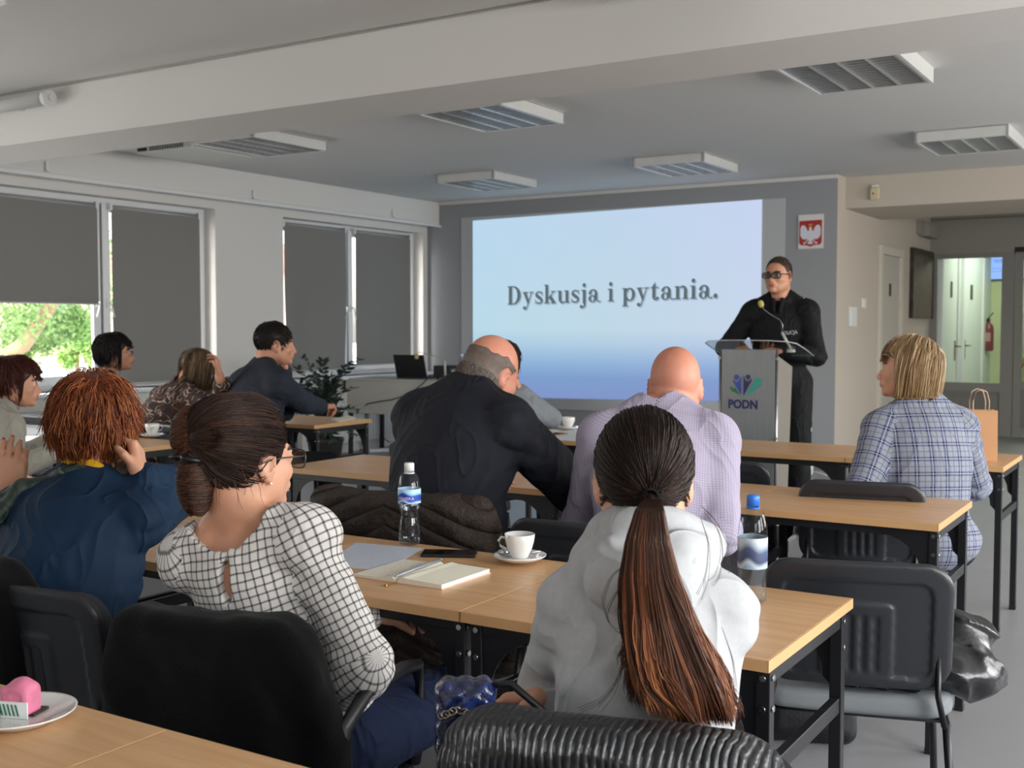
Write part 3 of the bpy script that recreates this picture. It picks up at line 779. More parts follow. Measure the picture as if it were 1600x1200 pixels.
# curtain rail hooks under the ceiling ledge
hk = None
for i, (y, l) in enumerate(((at(72, 266, x=-7.9)[1], 'small white rail hook on the ledge above the half-open blind'), (at(395, 309, x=-7.9)[1], 'small white rail hook on the ledge above the bare pier'), (at(613, 331, x=-7.9)[1], 'small white rail hook on the ledge nearest the front wall'))):
    b = MB(); b.box((0, -.012, -.05), (.025, .012, .03), .003); b.box((.02, -.02, -.055), (.05, .02, -.045), .002)
    o = b.build('rail_hook', M_PVC, None, (-7.903, y, 2.655)); tag(o, l, 'hook', 'curtain rail hooks')
# radiators under the windows
M_RAD = mat('radiator_enamel', 'c3c4c3', .4)
def radiator(y0, y1, label):
    e = empty('radiator', (XW+.02, (y0+y1)/2, .12), 0, label, 'radiator', 'white panel radiators under the windows'); w = (y1-y0)/2
    b = MB(); b.box((.02, -w, 0), (.09, w, .56), .006)
    n = int((y1-y0)/.05)
    for i in range(n): yy = -w+.03+i*(2*w-.06)/(n-1); b.box((.088, yy-.012, .03), (.098, yy+.012, .53), .004)
    b.build('panel', M_RAD, e)
    b = MB(); b.box((.015, -w, .56), (.10, w, .575), .004); b.build('top_grille', M_RAD, e)
    for q in (-1, 1):
        b = MB(); b.box((-.02, q*w*.8-.02, .1), (.02, q*w*.8+.02, .5)); b.build('bracket', M_RAD, e)
    b = MB(); b.tube([(.05, w+.03, .08), (.05, w+.03, -.10), (.0, w+.03, -.115)], .011, 8); b.box((.03, w, .05), (.07, w+.05, .09), .004); b.build('valve', M_RAD, e)
radiator(5.55, 7.45, 'white ribbed radiator under the half-open blind window'); radiator(8.75, 9.75, 'white ribbed radiator behind the potted plant'); radiator(9.83, 10.75, 'white ribbed radiator behind the laptop desk')

# ---- screen area, projected image
b = MB(); b.box((-7.58, YF-.012, .45), (-3.68, YF, 2.655)); o = b.build('projection_screen', M_SCR); tag(o, 'pale grey matt projection surface on the dark grey front wall', 'screen')
SX0, SX1 = -7.412, -3.915
def img_mat():
    t = NT('projected_slide'); t.t.nodes.remove(t.b); g = t.coord('Generated'); sp = t.n('ShaderNodeSeparateXYZ'); t.t.links.new(g, sp.inputs[0])
    a = t.math('MULTIPLY_ADD', sp.outputs[0], -.0, sp.outputs[2])
    c = t.ramp(a, [(0.0, hexc('8496cc')), (.12, hexc('82a0cf')), (.20, hexc('95b6dc')), (.30, hexc('b5cfe6')), (.38, hexc('c3dbea')), (1., hexc('c2d8ef'))])
    # bluish centre to lilac right as in the slide's own design
    c2 = t.ramp(sp.outputs[0], [(0, (.93, 1.02, 1.02)), (.5, (.99, 1.0, .99)), (1, (1.08, .98, 1.03))]); m = t.n('ShaderNodeMix', data_type='RGBA', blend_type='MULTIPLY'); m.inputs[0].default_value = 1
    t.t.links.new(c, m.inputs[6]); t.t.links.new(c2, m.inputs[7]); e = t.n('ShaderNodeEmission'); t.t.links.new(m.outputs[2], e.inputs[0]); e.inputs[1].default_value = 1.27
    t.l(e, 0, t.out, 0); return t.m, e
M_SLIDE, SLIDE_E = img_mat()
yi = YF-.020
b = MB(); v = b.quad((SX0, yi, .555), (SX1, yi, .612), (SX1, yi, 2.655), (SX0, yi, 2.612))
slide = b.build('projected_slide', M_SLIDE, None, recalc=False); tag(slide, 'bright pale blue projected slide with the words Dyskusja i pytania.', 'slide')
# ---- slab-serif lettering drawn as flat outlines (em units: x-height 1)
def glyphs():
    G = {}
    st, sf, th = .30, .085, .11        # stem, serif thickness, hairline
    def R(x0, y0, x1, y1): return [(x0, y0), (x1, y0), (x1, y1), (x0, y1)]
    def ring(cx, cy, rx, ry, tx, ty, a0=0, a1=360, n=28):
        o = []; A = [math.radians(a0+(a1-a0)*i/n) for i in range(n+1)]
        for p, q in zip(A, A[1:]):
            o.append([(cx+rx*math.cos(p), cy+ry*math.sin(p)), (cx+rx*math.cos(q), cy+ry*math.sin(q)), (cx+(rx-tx)*math.cos(q), cy+(ry-ty)*math.sin(q)), (cx+(rx-tx)*math.cos(p), cy+(ry-ty)*math.sin(p))])
        return o
    def dot(cx, cy, r): return [[(cx+r*math.cos(2*PI*i/20), cy+r*math.sin(2*PI*i/20)) for i in range(20)]]
    def stroke(pts, ws):
        o = []
        for i in range(len(pts)-1):
            (x0, y0), (x1, y1) = pts[i], pts[i+1]; dx, dy = x1-x0, y1-y0; l = math.hypot(dx, dy); nx, ny = -dy/l, dx/l; a, c = ws[i]/2, ws[i+1]/2
            o.append([(x0+nx*a, y0+ny*a), (x0-nx*a, y0-ny*a), (x1-nx*c, y1-ny*c), (x1+nx*c, y1+ny*c)])
        return o
    H = 1.52
    G['D'] = ([R(.12, 0, .12+.34, H), R(0, 0, .62, sf), R(0, H-sf, .62, H)]+ring(.56, H/2, .80, H/2, .36, .10, -90, 90), 1.48)
    G['i'] = ([R(.16, 0, .16+st, 1), R(.02, 0, .60, sf), R(.02, 1-sf, .3, 1)]+dot(.30, 1.36, .165), .68)
    G['j'] = ([R(.20, -.1, .20+st, 1), R(.04, 1-sf, .3, 1)]+ring(.14, -.12, .36, .34, .2, .1, -95, 5)+dot(.06, -.33, .14)+dot(.34, 1.36, .165), .66)
    G['k'] = ([R(.12, 0, .12+st, H), R(0, 0, .55, sf), R(0, H-sf, .3, H), R(.66, 0, 1.22, sf), R(.66, 1-sf, 1.14, 1)]+stroke([(.40, .36), (.96, .97)], [.12, .1])+stroke([(.56, .60), (1.0, .03)], [.3, .3]), 1.24)
    G['u'] = ([R(.12, .28, .12+st, 1), R(0, 1-sf, .3, 1), R(.80, 0, .80+st, 1), R(.68, 1-sf, .9, 1), R(.9, 0, 1.22, sf)]+ring(.50, .34, .38, .37, .28, .12, 180, 318), 1.26)
    G['n'] = ([R(.12, 0, .12+st, 1), R(0, 1-sf, .3, 1), R(0, 0, .54, sf), R(.80, 0, .80+st, .68), R(.68, 0, 1.22, sf)]+ring(.72, .64, .38, .39, .28, .12, 0, 140), 1.26)
    G['p'] = ([R(.12, -.42, .12+st, 1), R(0, 1-sf, .3, 1), R(0, -.42, .56, -.42+sf)]+ring(.68, .5, .50, .52, .29, .11, -150, 150), 1.24)
    G['t'] = ([R(.18, .24, .18+st, 1.0), R(.02, 1-sf, .76, 1)]+stroke([(.22, 1.0), (.44, 1.34)], [.12, .02])+[[(.24, 1.0), (.46, 1.36), (.48, 1.36), (.48, 1.0)]]+ring(.50, .28, .32, .30, .27, .12, 180, 350), .88)
    G['a'] = ([R(.60, .16, .60+st-.02, .72)]+ring(.47, .69, .41, .33, .26, .10, 0, 155)+dot(.18, .72, .14)+ring(.40, .27, .38, .29, .25, .085, 20, 380)+ring(1.02, .20, .24, .22, .12, .09, 185, 330), 1.14)
    G['s'] = (ring(.42, .73, .36, .29, .20, .10, 35, 235)+ring(.44, .28, .38, .30, .22, .11, 215, 415)+stroke([(.22, .66), (.62, .40)], [.27, .27])+[R(.70, .66, .78, 1.0), R(.05, 0, .13, .36)], .88)
    G['y'] = (stroke([(.22, .97), (.60, .06)], [.3, .22])+stroke([(.92, .97), (.56, .06), (.42, -.28)], [.1, .11, .11])+[R(0, 1-sf, .58, 1), R(.68, 1-sf, 1.14, 1)]+ring(.27, -.25, .20, .20, .12, .1, -110, 0)+dot(.18, -.30, .145), 1.16)
    G['.'] = (dot(.22, .17, .18), .5)
    return G
def lettering(text, G):
    x = 0; out = []; n = 0
    for ch in text:
        if ch == ' ': x += .62; continue
        ps, w = G[ch]; n += 1
        for p in ps: out.append(([(q[0]+x, q[1]) for q in p], n))
        x += w+.07
    return out, x
polys, TW = lettering('Dyskusja i pytania.', glyphs())
TX0, TX1 = -6.927, -4.352; sc_ = (TX1-TX0)/TW
def text_mesh(name, m, dx, dz, y, parent):
    b = bmesh.new(); base0, base1 = 1.628, 1.672
    for k, (p, n) in enumerate(polys):
        vs = [b.verts.new((TX0+q[0]*sc_+dx, y-.00001*k, base0+(base1-base0)*q[0]/TW+q[1]*sc_*1.07+dz)) for q in p]
        b.faces.new(vs)
    me = bpy.data.meshes.new(name); b.to_mesh(me); b.free(); me.materials.append(m); o = bpy.data.objects.new(name, me); link(o, parent); return o
def emis(name, c, s=1.27):
    t = NT(name); t.t.nodes.remove(t.b); e = t.n('ShaderNodeEmission'); e.inputs[0].default_value = (*hexc(c), 1); e.inputs[1].default_value = s; t.l(e, 0, t.out, 0); return t.m
M_TXT = emis('slide_lettering', '5f6c73'); M_TXS = emis('slide_lettering_edge', 'a2b6c6')
text_mesh('lettering_shadow', M_TXS, .012, -.014, yi-.003, slide); text_mesh('lettering', M_TXT, 0, 0, yi-.006, slide)

# ---- wall emblem
def emblem():
    e = empty('wall_emblem', (-3.42, YF, 2.144), 0, 'white plaque with white crowned eagle on red shield, high on grey wall', 'emblem'); X = lambda v: v
    b = MB(); b.box((-.125, -.012, 0), (.125, 0, .336), .002); b.build('plaque', mat('plaque_white', 'd8d4d2', .4), e)
    sh = [(-.112, .275), (.112, .278), (.112, .06), (.095, .038), (.03, .032), (0, .018), (-.03, .032), (-.095, .038), (-.112, .06)]
    b = MB(); b.prism(sh, -.016, -.012, 'y'); b.build('shield', mat('shield_red', 'a32020', .4), e)
    w = mat('eagle_white', 'd2d3dc', .4)
    L = [(-.005, .215), (-.014, .200), (-.013, .182), (-.026, .172), (-.034, .182), (-.040, .205), (-.060, .228), (-.082, .232), (-.096, .215), (-.102, .185), (-.100, .155), (-.106, .143), (-.096, .140), (-.102, .122), (-.088, .122), (-.092, .104), (-.076, .108), (-.076, .090), (-.060, .100), (-.052, .086), (-.040, .098), (-.030, .092), (-.050, .066), (-.075, .062), (-.062, .052), (-.070, .042), (-.052, .046), (-.046, .060), (-.020, .086), (-.012, .072), (-.030, .056), (-.022, .044), (-.008, .052), (0, .036)]
    P = L+[(-x, z) for x, z in L[::-1][1:]]
    b = MB(); b.prism(P, -.0195, -.016, 'y'); b.build('eagle', w, e)
    g = mat('crown_gold', 'b98a3c', .4); b = MB(); b.prism([(-.018, .222), (-.022, .245), (-.010, .236), (0, .250), (.010, .236), (.022, .245), (.018, .222)], -.021, -.016, 'y'); b.build('crown', g, e)
emblem()

# ---- ceiling lights
M_LAMPB = mat('lamp_body', 'c9c9c6', .4); M_LOUV = mat('louvre_aluminium', 'd4d6d8', .25, .8); M_TUBE = mat('fluorescent_tube', 'e2e4e4', .3)
def lamp():
    e = empty('ceiling_lamp', (0, 0, ZC)); w, l, h = .33, .41, .085
    b = MB(); b.box((-w, -l, -h), (-w+.022, l, 0), .002); b.box((w-.022, -l, -h), (w, l, 0), .002); b.box((-w, -l, -h), (w, -l+.022, 0), .002); b.box((-w, l-.022, -h), (w, l, 0), .002); b.box((-w, -l, -.012), (w, l, 0)); b.build('housing', M_LAMPB, e)
    b = MB()
    for i in range(5): x = -w+.03+i*(2*w-.06)/4; b.box((x-.009, -l+.022, -h+.004), (x+.009, l-.022, -.03))
    for i in range(13): y = -l+.03+i*(2*l-.06)/12; b.box((-w+.022, y-.004, -h+.0045), (w-.022, y+.004, -.045))
    b.build('louvre', M_LOUV, e)
    for i in range(4):
        x = -w+.105+i*(2*w-.21)/3; b = MB(); b.cyl((x, -l+.03, -.032), (x, l-.03, -.032), .008, n=10); b.build('tube', M_TUBE, e)
    return e
lp = lamp(); LG = 'square louvred ceiling lamps'
LPS = [(-4.17, 6.46, 'switched-off louvred ceiling lamp behind the beam, above the middle tables'), (-6.35, 6.52, 'switched-off louvred ceiling lamp beside the small ceiling box'),
       (-6.13, 9.42, 'small far louvred ceiling lamp above the left end of the slide'), (-4.03, 9.42, 'far louvred ceiling lamp above the right half of the slide'),
       (-1.74, 6.42, 'largest louvred ceiling lamp, partly against the cross beam'), (-1.65, 9.36, 'louvred ceiling lamp in front of the corridor beam'),
       (-1.95, 3.98, 'louvred ceiling lamp cut by the top edge, before the beam'), (-4.78, 2.66, 'louvred ceiling lamp in the top corner, mostly out of view')]
for i, (x, y, l) in enumerate(LPS):
    o = lp if i == 0 else copy_tree(lp); o.location = (x, y, ZC); tag(o, l, 'lamp', LG)
# ceiling box with grille next to a lamp, roller tube on the beam
e = empty('ceiling_vent', (-7.05, 6.5, ZC), 0, 'flat grey ceiling ventilation box with slotted side grille', 'vent')
b = MB(); b.box((-.34, -.30, -.09), (.30, .34, 0), .006); b.build('housing', mat('vent_plastic', 'bdbdb9', .5), e)
b = MB()
for i in range(14): b.box((-.18+i*.028, -.306, -.078), (-.165+i*.028, -.299, -.02))
b.build('grille', mat('vent_slots', '62635f', .6), e)
b = MB()
for i in range(5): b.box((-.32+i*.022, -.306, -.075), (-.305+i*.022, -.299, -.05))
b.build('slot', M_BLACK, e)
e = empty('rolled_screen', (-6.9, 4.40, 2.755), 0, 'white rolled-up projection screen tube fixed to the cross beam', 'screen')
b = MB(); b.cyl((-1.1, 0, 0), (.86, 0, 0), .040, n=24); b.build('case', mat('screen_case', 'c4c4c2', .4), e)
b = MB(); b.cyl((.86, 0, 0), (.90, 0, 0), .050, .046, n=14); b.cyl((.90, 0, 0), (.915, 0, 0), .018, n=10); b.build('end_cap', mat('cap_plastic', 'd2d2d0', .4), e)
b = MB(); b.box((.5, .02, -.03), (.54, .08, .03)); b.build('bracket', M_LAMPB, e)
b = MB(); b.tube([(-7.9, 4.470, 2.842), (-5.0, 4.470, 2.838), (-3.4, 4.472, 2.842), (-1, 4.472, 2.842)], .005, 6); o = b.build('surface_cable', mat('cable_white', '9c9a94', .5)); tag(o, 'thin cable running along the top of the cross beam', 'cable')
# ---- small wall fittings
p = at(1368, 303, y=11.35)
e = empty('motion_sensor', (p[0], 11.35, p[2]), 0, 'small beige motion sensor on the corridor beam', 'sensor')
b = MB(); b.box((-.045, -.05, -.06), (.045, 0, .06), .014); b.build('housing', mat('sensor_beige', 'c9bb98', .5), e)
b = MB(); b.box((-.03, -.035, .06), (.03, 0, .085), .004); b.build('bracket', M_PVC, e); b = MB(); b.cyl((-.01, -.055, 0), (-.01, -.048, 0), .008, n=10); b.build('led', M_BLACK, e)
p = at(1331, 495, x=XS); b = MB(); b.box((0, -.13, -.1), (.02, .13, .1), .006); b.box((.018, -.08, -.07), (.024, .08, .07), .003)
o = b.build('wall_panel', M_PVC, None, (XS, p[1], p[2])); tag(o, 'small framed cream wall panel on the corner wall', 'panel')
p = at(1347, 474, x=XS); b = MB(); b.box((0, -.06, -.05), (.03, .06, .05), .008); o = b.build('thermostat', M_PVC, None, (XS, p[1], p[2])); tag(o, 'tiny white thermostat on the corner wall above the panel', 'thermostat')

# ---- corridor: door, dark picture, glazed partition, lit vestibule
e = bpy.data.objects.new('door_1', None); e.location = (XS, 13.15, 0); link(e); e['kind'] = 'structure'
M_DOOR = mat('door_paint', 'b9b4aa', .5); b = MB(); b.box((-.01, -.42, 0), (.02, .42, 2.17), .004); b.build('leaf', M_DOOR, e)
b = MB()
for q in (-1, 1): b.box((0, q*.47-.06, 0), (.045, q*.47+.06, 2.27), .006)
b.box((.001, -.529, 2.171), (.048, .529, 2.268), .006); b.build('frame', mat('door_frame_paint', 'c8c2b6', .5), e)
b = MB(); b.box((.02, .30, .95), (.028, .34, 1.17), .003); b.tube([(.03, .32, 1.08), (.06, .32, 1.08), (.065, .22, 1.075)], .009, 8); b.build('handle', mat('brass', '7a6543', .35, .9), e)
b = MB(); b.box((.02, -.06, 1.72), (.026, .02, 1.86)); b.build('sign', mat('dark_sign', '33363a', .5), e)
t = NT('dark_painting'); co_ = t.coord(); n1 = t.noise(6, 6, co_, .65, 1.2); t.col(t.ramp(n1, [(.3, hexc('1e1b19')), (.5, hexc('352b26')), (.62, hexc('4a3a31')), (.8, hexc('20262a'))])); t.set(Roughness=.45); t.bump(t.noise(30, 4, co_), .2)
b = MB(); b.box((0, -.69, -.425), (.05, .69, .425), .003); o = b.build('framed_painting', t.m, None, (XS, 14.85, 1.905)); tag(o, 'large dark brown abstract painting on the corridor wall', 'painting')
b = MB(); b.box((0, -.3, -.09), (.12, .3, .09), .008); b.box((0, -.42, -.07), (.05, -.3, .1), .004); o = b.build('corridor_box', M_CORR, None, (XS, 14.9, 2.58)); tag(o, 'beige junction box on corridor wall above the dark painting', 'box')
YP = 15.3; M_ALU = mat('grey_aluminium_frame', '84837f', .5)
def wallbox(nm, lo, hi, m): return slab(nm, lo, hi, m)
wallbox('wall_corridor', (-3.4, YP-.02, 2.30), (3.0, YP+.12, ZC), M_CORR)
b = MB(); b.box((XS, YP-.035, 2.73), (3.0, YP-.02, 2.75)); S_('trim_6', b, mat('corridor_trim', '6f6d68', .6))
e = bpy.data.objects.new('window_3', None); e.location = (XS, YP, 0); link(e); e['kind'] = 'structure'
xg0, xg1, xd = .09, .862, 1.02     # glass from / to, door begins
b = MB(); b.box((0, 0, 0), (xg0, .07, 2.30)); b.box((xg1, 0, 0), (xd-.012, .07, 2.30)); b.box((xg0, 0, 2.245), (xg1, .07, 2.30)); b.box((xg0, 0, .56), (xg1, .07, .665)); b.box((xg0, 0, 0), (xg1, .07, .07)); b.build('frame', M_ALU, e)
b = MB(); b.box((xg0, .02, .07), (xg1, .05, .56)); b.box((xg0+.10, .012, .13), (xg1-.05, .02, .50), .004); b.build('panel', mat('grey_panel', '787773', .5), e)
b = MB(); b.box((xg0, .03, .665), (xg1, .038, 2.245)); b.build('pane', M_GLASS, e)
e = bpy.data.objects.new('door_2', None); e.location = (XS+xd, YP, 0); link(e); e['kind'] = 'structure'
b = MB(); b.box((0, -.01, .01), (.085, .06, 2.30)); b.box((.9, -.01, .01), (.985, .06, 2.30)); b.box((.085, -.01, 2.20), (.9, .06, 2.30)); b.box((.085, -.01, .60), (.9, .06, .70)); b.box((.085, -.01, .01), (.9, .06, .12)); b.build('frame', M_ALU, e)
b = MB(); b.box((.085, .015, .12), (.9, .045, .60)); b.build('panel', mat('grey_panel', '787773', .5), e)
b = MB(); b.box((.085, .025, .70), (.9, .033, 2.20)); b.build('pane', M_GLASS, e)
b = MB(); b.box((-.012, -.03, 2.30), (.5, .0, 2.36)); b.build('closer', M_BLACK, e)
slab('wall_partition', (XS+xd+.99, YP, 0), (3.0, YP+.12, 2.32), M_CORR)
# vestibule behind the glass
slab('wall_vestibule_left', (-3.45, YP+.07, 0), (XS, 20.2, ZC), mat('vestibule_white', 'cfdcd2', .7)); slab('wall_vestibule_back', (-3.45, 20.0, 0), (3.0, 20.25, ZC), M_VEST)
M_VD = mat('white_door', 'd3ddd8', .45); M_BR = mat('brass', '7a6543', .35, .9)
for i, (y0, y1, hy) in enumerate(((15.98, 17.0, 16.88), (17.5, 19.0, 17.62))):
    e = bpy.data.objects.new('door_%d' % (3+i), None); e.location = (XS, (y0+y1)/2, 0); link(e); e['kind'] = 'structure'; w = (y1-y0)/2; hy -= (y0+y1)/2
    b = MB(); b.box((0, -w, 0), (.025, w, 2.62), .004); b.build('leaf', M_VD, e)
    b = MB()
    for q in (-1, 1): b.box((0, q*(w+.05)-.045, 0), (.05, q*(w+.05)+.045, 2.68), .004)
    b.build('frame', M_PVC, e)
    b = MB(); b.box((.025, hy-.03, .90), (.034, hy+.03, 1.18), .003); b.tube([(.034, hy, 1.10), (.08, hy, 1.10), (.085, hy+(.0 if i else -.0)+.14*(1 if i else 1), 1.095)], .011, 8); b.build('handle', M_BR, e)
    b = MB(); b.box((.025, .02 if i == 0 else -.25, 1.78), (.032, .14 if i == 0 else -.08, 2.0)); b.build('sign', mat('dark_sign', '33363a', .5), e)
e = empty('fire_extinguisher', (-3.13, 19.6, .98), 0, 'dark red fire extinguisher hanging behind the glass partition', 'fire extinguisher')
b = MB(); b.lathe([(0, 0), (.075, .005), (.085, .03), (.085, .36), (.07, .42), (.03, .46), (.02, .48), (0, .48)], n=24); b.build('cylinder', mat('extinguisher_red', '6e1620', .35), e)
b = MB(); b.box((-.02, -.03, .47), (.02, .03, .53), .005); b.tube([(0, 0, .53), (.02, 0, .56), (.07, 0, .62)], .010, 6); b.build('valve', M_BLACK, e)
b = MB(); b.tube([(.0, -.03, .5), (-.08, -.05, .48), (-.11, -.04, .3), (-.10, -.02, .1)], .010, 8); b.build('hose', M_BLACK, e)
b = MB(); b.box((-.05, -.088, .16), (.05, -.080, .3)); b.build('label', mat('ext_label', 'a9837c', .5), e)
e = empty('wall_monitor', (-2.98, 19.95, 2.13), 0, 'lit blue screen mounted high beyond the glass partition', 'monitor')
b = MB(); b.box((-.26, 0, 0), (.5, .05, .40), .004); b.build('housing', M_BLACK, e)
b = MB(); b.box((-.245, -.004, .02), (.485, 0, .385)); b.build('display', emis('monitor_blue', '8db4f5', 1.6), e)
b = MB()
for z, x0, x1, h in ((.32, -.15, .10, .012), (.29, -.13, .06, .008), (.19, -.22, .4, .005), (.14, -.2, .2, .006)): b.box((x0, -.006, z), (x1, -.004, z+h))
b.build('text_lines', emis('monitor_text', '5d82c8', 1.0), e)
e = empty('folded_easel', (-2.55, 18.6, 0), 0, 'brown wooden easel legs leaning behind the glass partition', 'easel')
for k, (a, c, r) in enumerate((((-.33, .9, 1.97), (-.05, .8, 1.2), .028), ((-.32, .6, .02), (.10, .7, 1.1), .022), ((.1, .3, .02), (.55, .7, 1.8), .022), ((.7, .2, .02), (.5, .8, 1.8), .022))):
    b = MB(); b.tube([a, c], r, 4); b.build('leg', mat('easel_wood', '76593a', .6), e)
b = MB(); b.prism([(-.30, 1.62), (.3, 1.62), (.3, .75), (.02, .85)], .76, .79, 'y'); b.build('board', mat('easel_board', '8a8f86', .6), e)
b = MB(); b.box((-.5, -.01, -.55), (.5, .01, .55)); o = b.build('poster', mat('pink_poster', 'b97a72', .6), None, (-1.6, 18.2, 1.5)); tag(o, 'pinkish red poster seen through the glazed door', 'poster')
b = MB(); b.cyl((0, 0, -.55), (0, 0, -1.5), .015, n=8); b.cyl((0, 0, -1.5), (0, 0, -1.485), .2, n=20); b.build('stand', M_BLACK, o)

# ---- lights
def area(name, loc, rot, sx, sy, power, col=(1, 1, 1), spread=None):
    l = bpy.data.lights.new(name, 'AREA'); l.shape = 'RECTANGLE'; l.size = sx; l.size_y = sy; l.energy = power; l.color = col
    if spread: l.spread = spread
    o = bpy.data.objects.new(name, l); COL.objects.link(o); o.location = loc; o.rotation_euler = rot; return o
for i, (y0, y1, z0, z1) in enumerate(RW):    # daylight by the right-hand windows; the farthest is added to lift the ceiling
    area('right_daylight_and_fill', (3.02, (y0+y1)/2, (z0+z1)/2), (0, PI/2, 0), z1-z0, y1-y0, (20, 195, 115, 140, 160)[i], (1.0, .985, .96))
area('left_daylight_and_fill', (XW-.02, 5.9, 1.24), (0, -PI/2, 0), .60, 1.0, 14, (.95, 1, .98))
area('vestibule_lamp', (-2.2, 17.6, 2.80), (0, 0, 0), 1.2, 2.4, 95, (.90, 1.0, .80))
for i, (y0, y1) in enumerate(((-2.2, .2), (1.0, 3.6))):     # openings added to raise the ambient light, unseen beside and behind the camera
    area('left_daylight_and_fill', (XW-.02, (y0+y1)/2, 1.67), (0, -PI/2, 0), 1.5, y1-y0, (12, 18)[i], (.97, .99, 1.0))
area('corridor_area_light', (2.6, 13.6, 1.7), (0, PI/2, 0), 1.6, 1.6, 8, (1, .94, .84))  # warm area lamp before the closed right wall, no opening behind it
W = bpy.data.worlds.new('sky'); SC.world = W; W.use_nodes = True; wn = W.node_tree; bg = wn.nodes['Background']
sky = wn.nodes.new('ShaderNodeTexSky'); sky.sky_type = 'NISHITA'; sky.sun_disc = False; sky.sun_elevation = math.radians(38); sky.sun_rotation = math.radians(200); sky.dust_density = 3; sky.air_density = 1.2
hs = wn.nodes.new('ShaderNodeHueSaturation'); hs.inputs['Saturation'].default_value = .35; wn.links.new(sky.outputs[0], hs.inputs['Color']); wn.links.new(hs.outputs[0], bg.inputs[0]); bg.inputs[1].default_value = 1.5
SC.view_settings.view_transform = 'Standard'; SC.view_settings.look = 'None'; SC.view_settings.exposure = -0.38; SC.view_settings.gamma = 1
SC.cycles.use_denoising = True; SC.cycles.max_bounces = 7; SC.cycles.diffuse_bounces = 4; SC.cycles.transparent_max_bounces = 12; SC.cycles.caustics_reflective = False; SC.cycles.caustics_refractive = False; SC.cycles.sample_clamp_indirect = 6

# ---- outside the left window
M_GR = mat('pale_paving', 'e2dfd8', .8, vscale=.8); slab('ground', (-90, -20, -.5), (-8.6, 90, -.35), M_GR)
M_LEAF = None
def leaf_mat(name, a, c):
    t = NT(name); i = t.n('ShaderNodeObjectInfo'); co = t.coord(); t.col(t.mix(t.noise(3.0, 4, co), hexc(a), hexc(c))); t.set(Roughness=.5)
    t.b.inputs['Transmission Weight'].default_value = 0; t.b.inputs['Subsurface Weight'].default_value = 0; return t.m
def leaf_cloud(name, blobs, n, size, m, par, seed):
    rng = np.random.default_rng(seed); C = np.array([b_[0] for b_ in blobs]); R = np.array([b_[1] for b_ in blobs]); k = rng.integers(len(blobs), size=n)
    d = rng.normal(size=(n, 3)); d /= np.linalg.norm(d, axis=1)[:, None]; P = C[k]+d*R[k][:, None]*rng.uniform(.1, 1, (n, 1))**.5
    a = rng.normal(size=(n, 3)); a /= np.linalg.norm(a, axis=1)[:, None]; c = np.cross(a, rng.normal(size=(n, 3))); c /= np.linalg.norm(c, axis=1)[:, None]
    s = size*rng.uniform(.6, 1.3, (n, 1)); v = np.stack([P-a*s, P-c*s*.45, P+a*s, P+c*s*.45], 1).reshape(-1, 3)
    return arr_mesh(name, v, np.arange(n*4).reshape(n, 4), m, par, False)
M_BARK = mat('bark', '8a7458', .9, var=.25, vscale=6, bump=.5, bscale=20)
L1 = leaf_mat('tree_leaves', '4c7a3a', '86a95c'); L2 = leaf_mat('bush_leaves', '5c8f3c', 'a4c66a')
def tree(loc, label, trunk, blobs, n, size, lm, seed, cat='tree', name='tree'):
    e = empty(name, loc, 0, label, cat)
    b = MB()
    for pts, r0, r1 in trunk: b.tube(pts, [r0+(r1-r0)*i/(len(pts)-1) for i in range(len(pts))], 8)
    b.build('trunk', M_BARK, e); o = leaf_cloud('foliage', blobs, n, size, lm, e, seed); return e
p = at(20, 560, d=19); q = lambda x, y, d: at(x, y, d=d)-V(p[0], p[1], -.35)
tree((p[0], p[1], -.35), 'leaning green tree outside the half-open blind window', [([q(-60, 585, 19)*V(1, 1, 0), q(-20, 575, 19), q(35, 540, 18.6), q(75, 485, 18), q(110, 430, 17.6), q(150, 380, 17)], .18, .05), ([q(35, 540, 18.6), q(60, 500, 19), q(100, 490, 19.5), q(160, 500, 20)], .09, .03), ([q(-10, 570, 19), q(-30, 500, 19), q(0, 430, 19)], .12, .04)],
     [(q(x, y, d), r) for x, y, d, r in ((40, 485, 18, .55), (90, 478, 19, .6), (5, 500, 19, .5), (112, 512, 19, .35), (70, 530, 20, .30), (130, 470, 20, .6), (25, 440, 18, 1.0), (120, 430, 19, 1.0), (30, 540, 20, .3), (-40, 470, 19, 1.0), (180, 440, 20, 1.0), (60, 505, 19, .35))], 8500, .05, L1, 5)
p = at(128, 560, d=22); q = lambda x, y, d: at(x, y, d=d)-V(p[0], p[1], -.35)
tree((p[0], p[1], -.35), 'slender young tree nearest the window post outside', [([q(128, 625, 22)*V(1, 1, 0), q(121, 600, 22), q(120, 520, 22), q(122, 480, 22)], .05, .03), ([q(140, 625, 22.4)*V(1, 1, 0), q(141, 560, 22), q(146, 500, 22)], .06, .04)], [(q(x, y, 22), r) for x, y, r in ((112, 540, .32), (130, 518, .34), (106, 562, .22), (148, 556, .25), (140, 528, .34))], 2200, .05, L2, 8)
for i, (x, y, d, r, n, lb) in enumerate(((92, 599, 26, .22, 700, 'low bright green shrub on the pale paving outside'), (122, 602, 29, .25, 600, 'yellow-green shrub beside the slender tree outside'), (42, 558, 40, .8, 1500, 'dark hedge bush on the far side of the paving'))):
    c = at(x, y, d=d); e = empty('shrub', (c[0], c[1], -.35), 0, lb, 'shrub', 'shrubs outside the window'); h = max(.3, c[2]+.35)
    leaf_cloud('foliage', [(V(dx, dy, h+dz), r) for dx, dy, dz in ((0, 0, 0), (.4, .3, -.1), (-.5, .2, -.15), (.2, -.5, -.2))], n, .045, L2 if i < 2 else L1, e, 20+i)
    b = MB(); b.tube([(0, 0, 0), (.05, 0, h*.8)], .03, 6); b.build('stem', M_BARK, e)
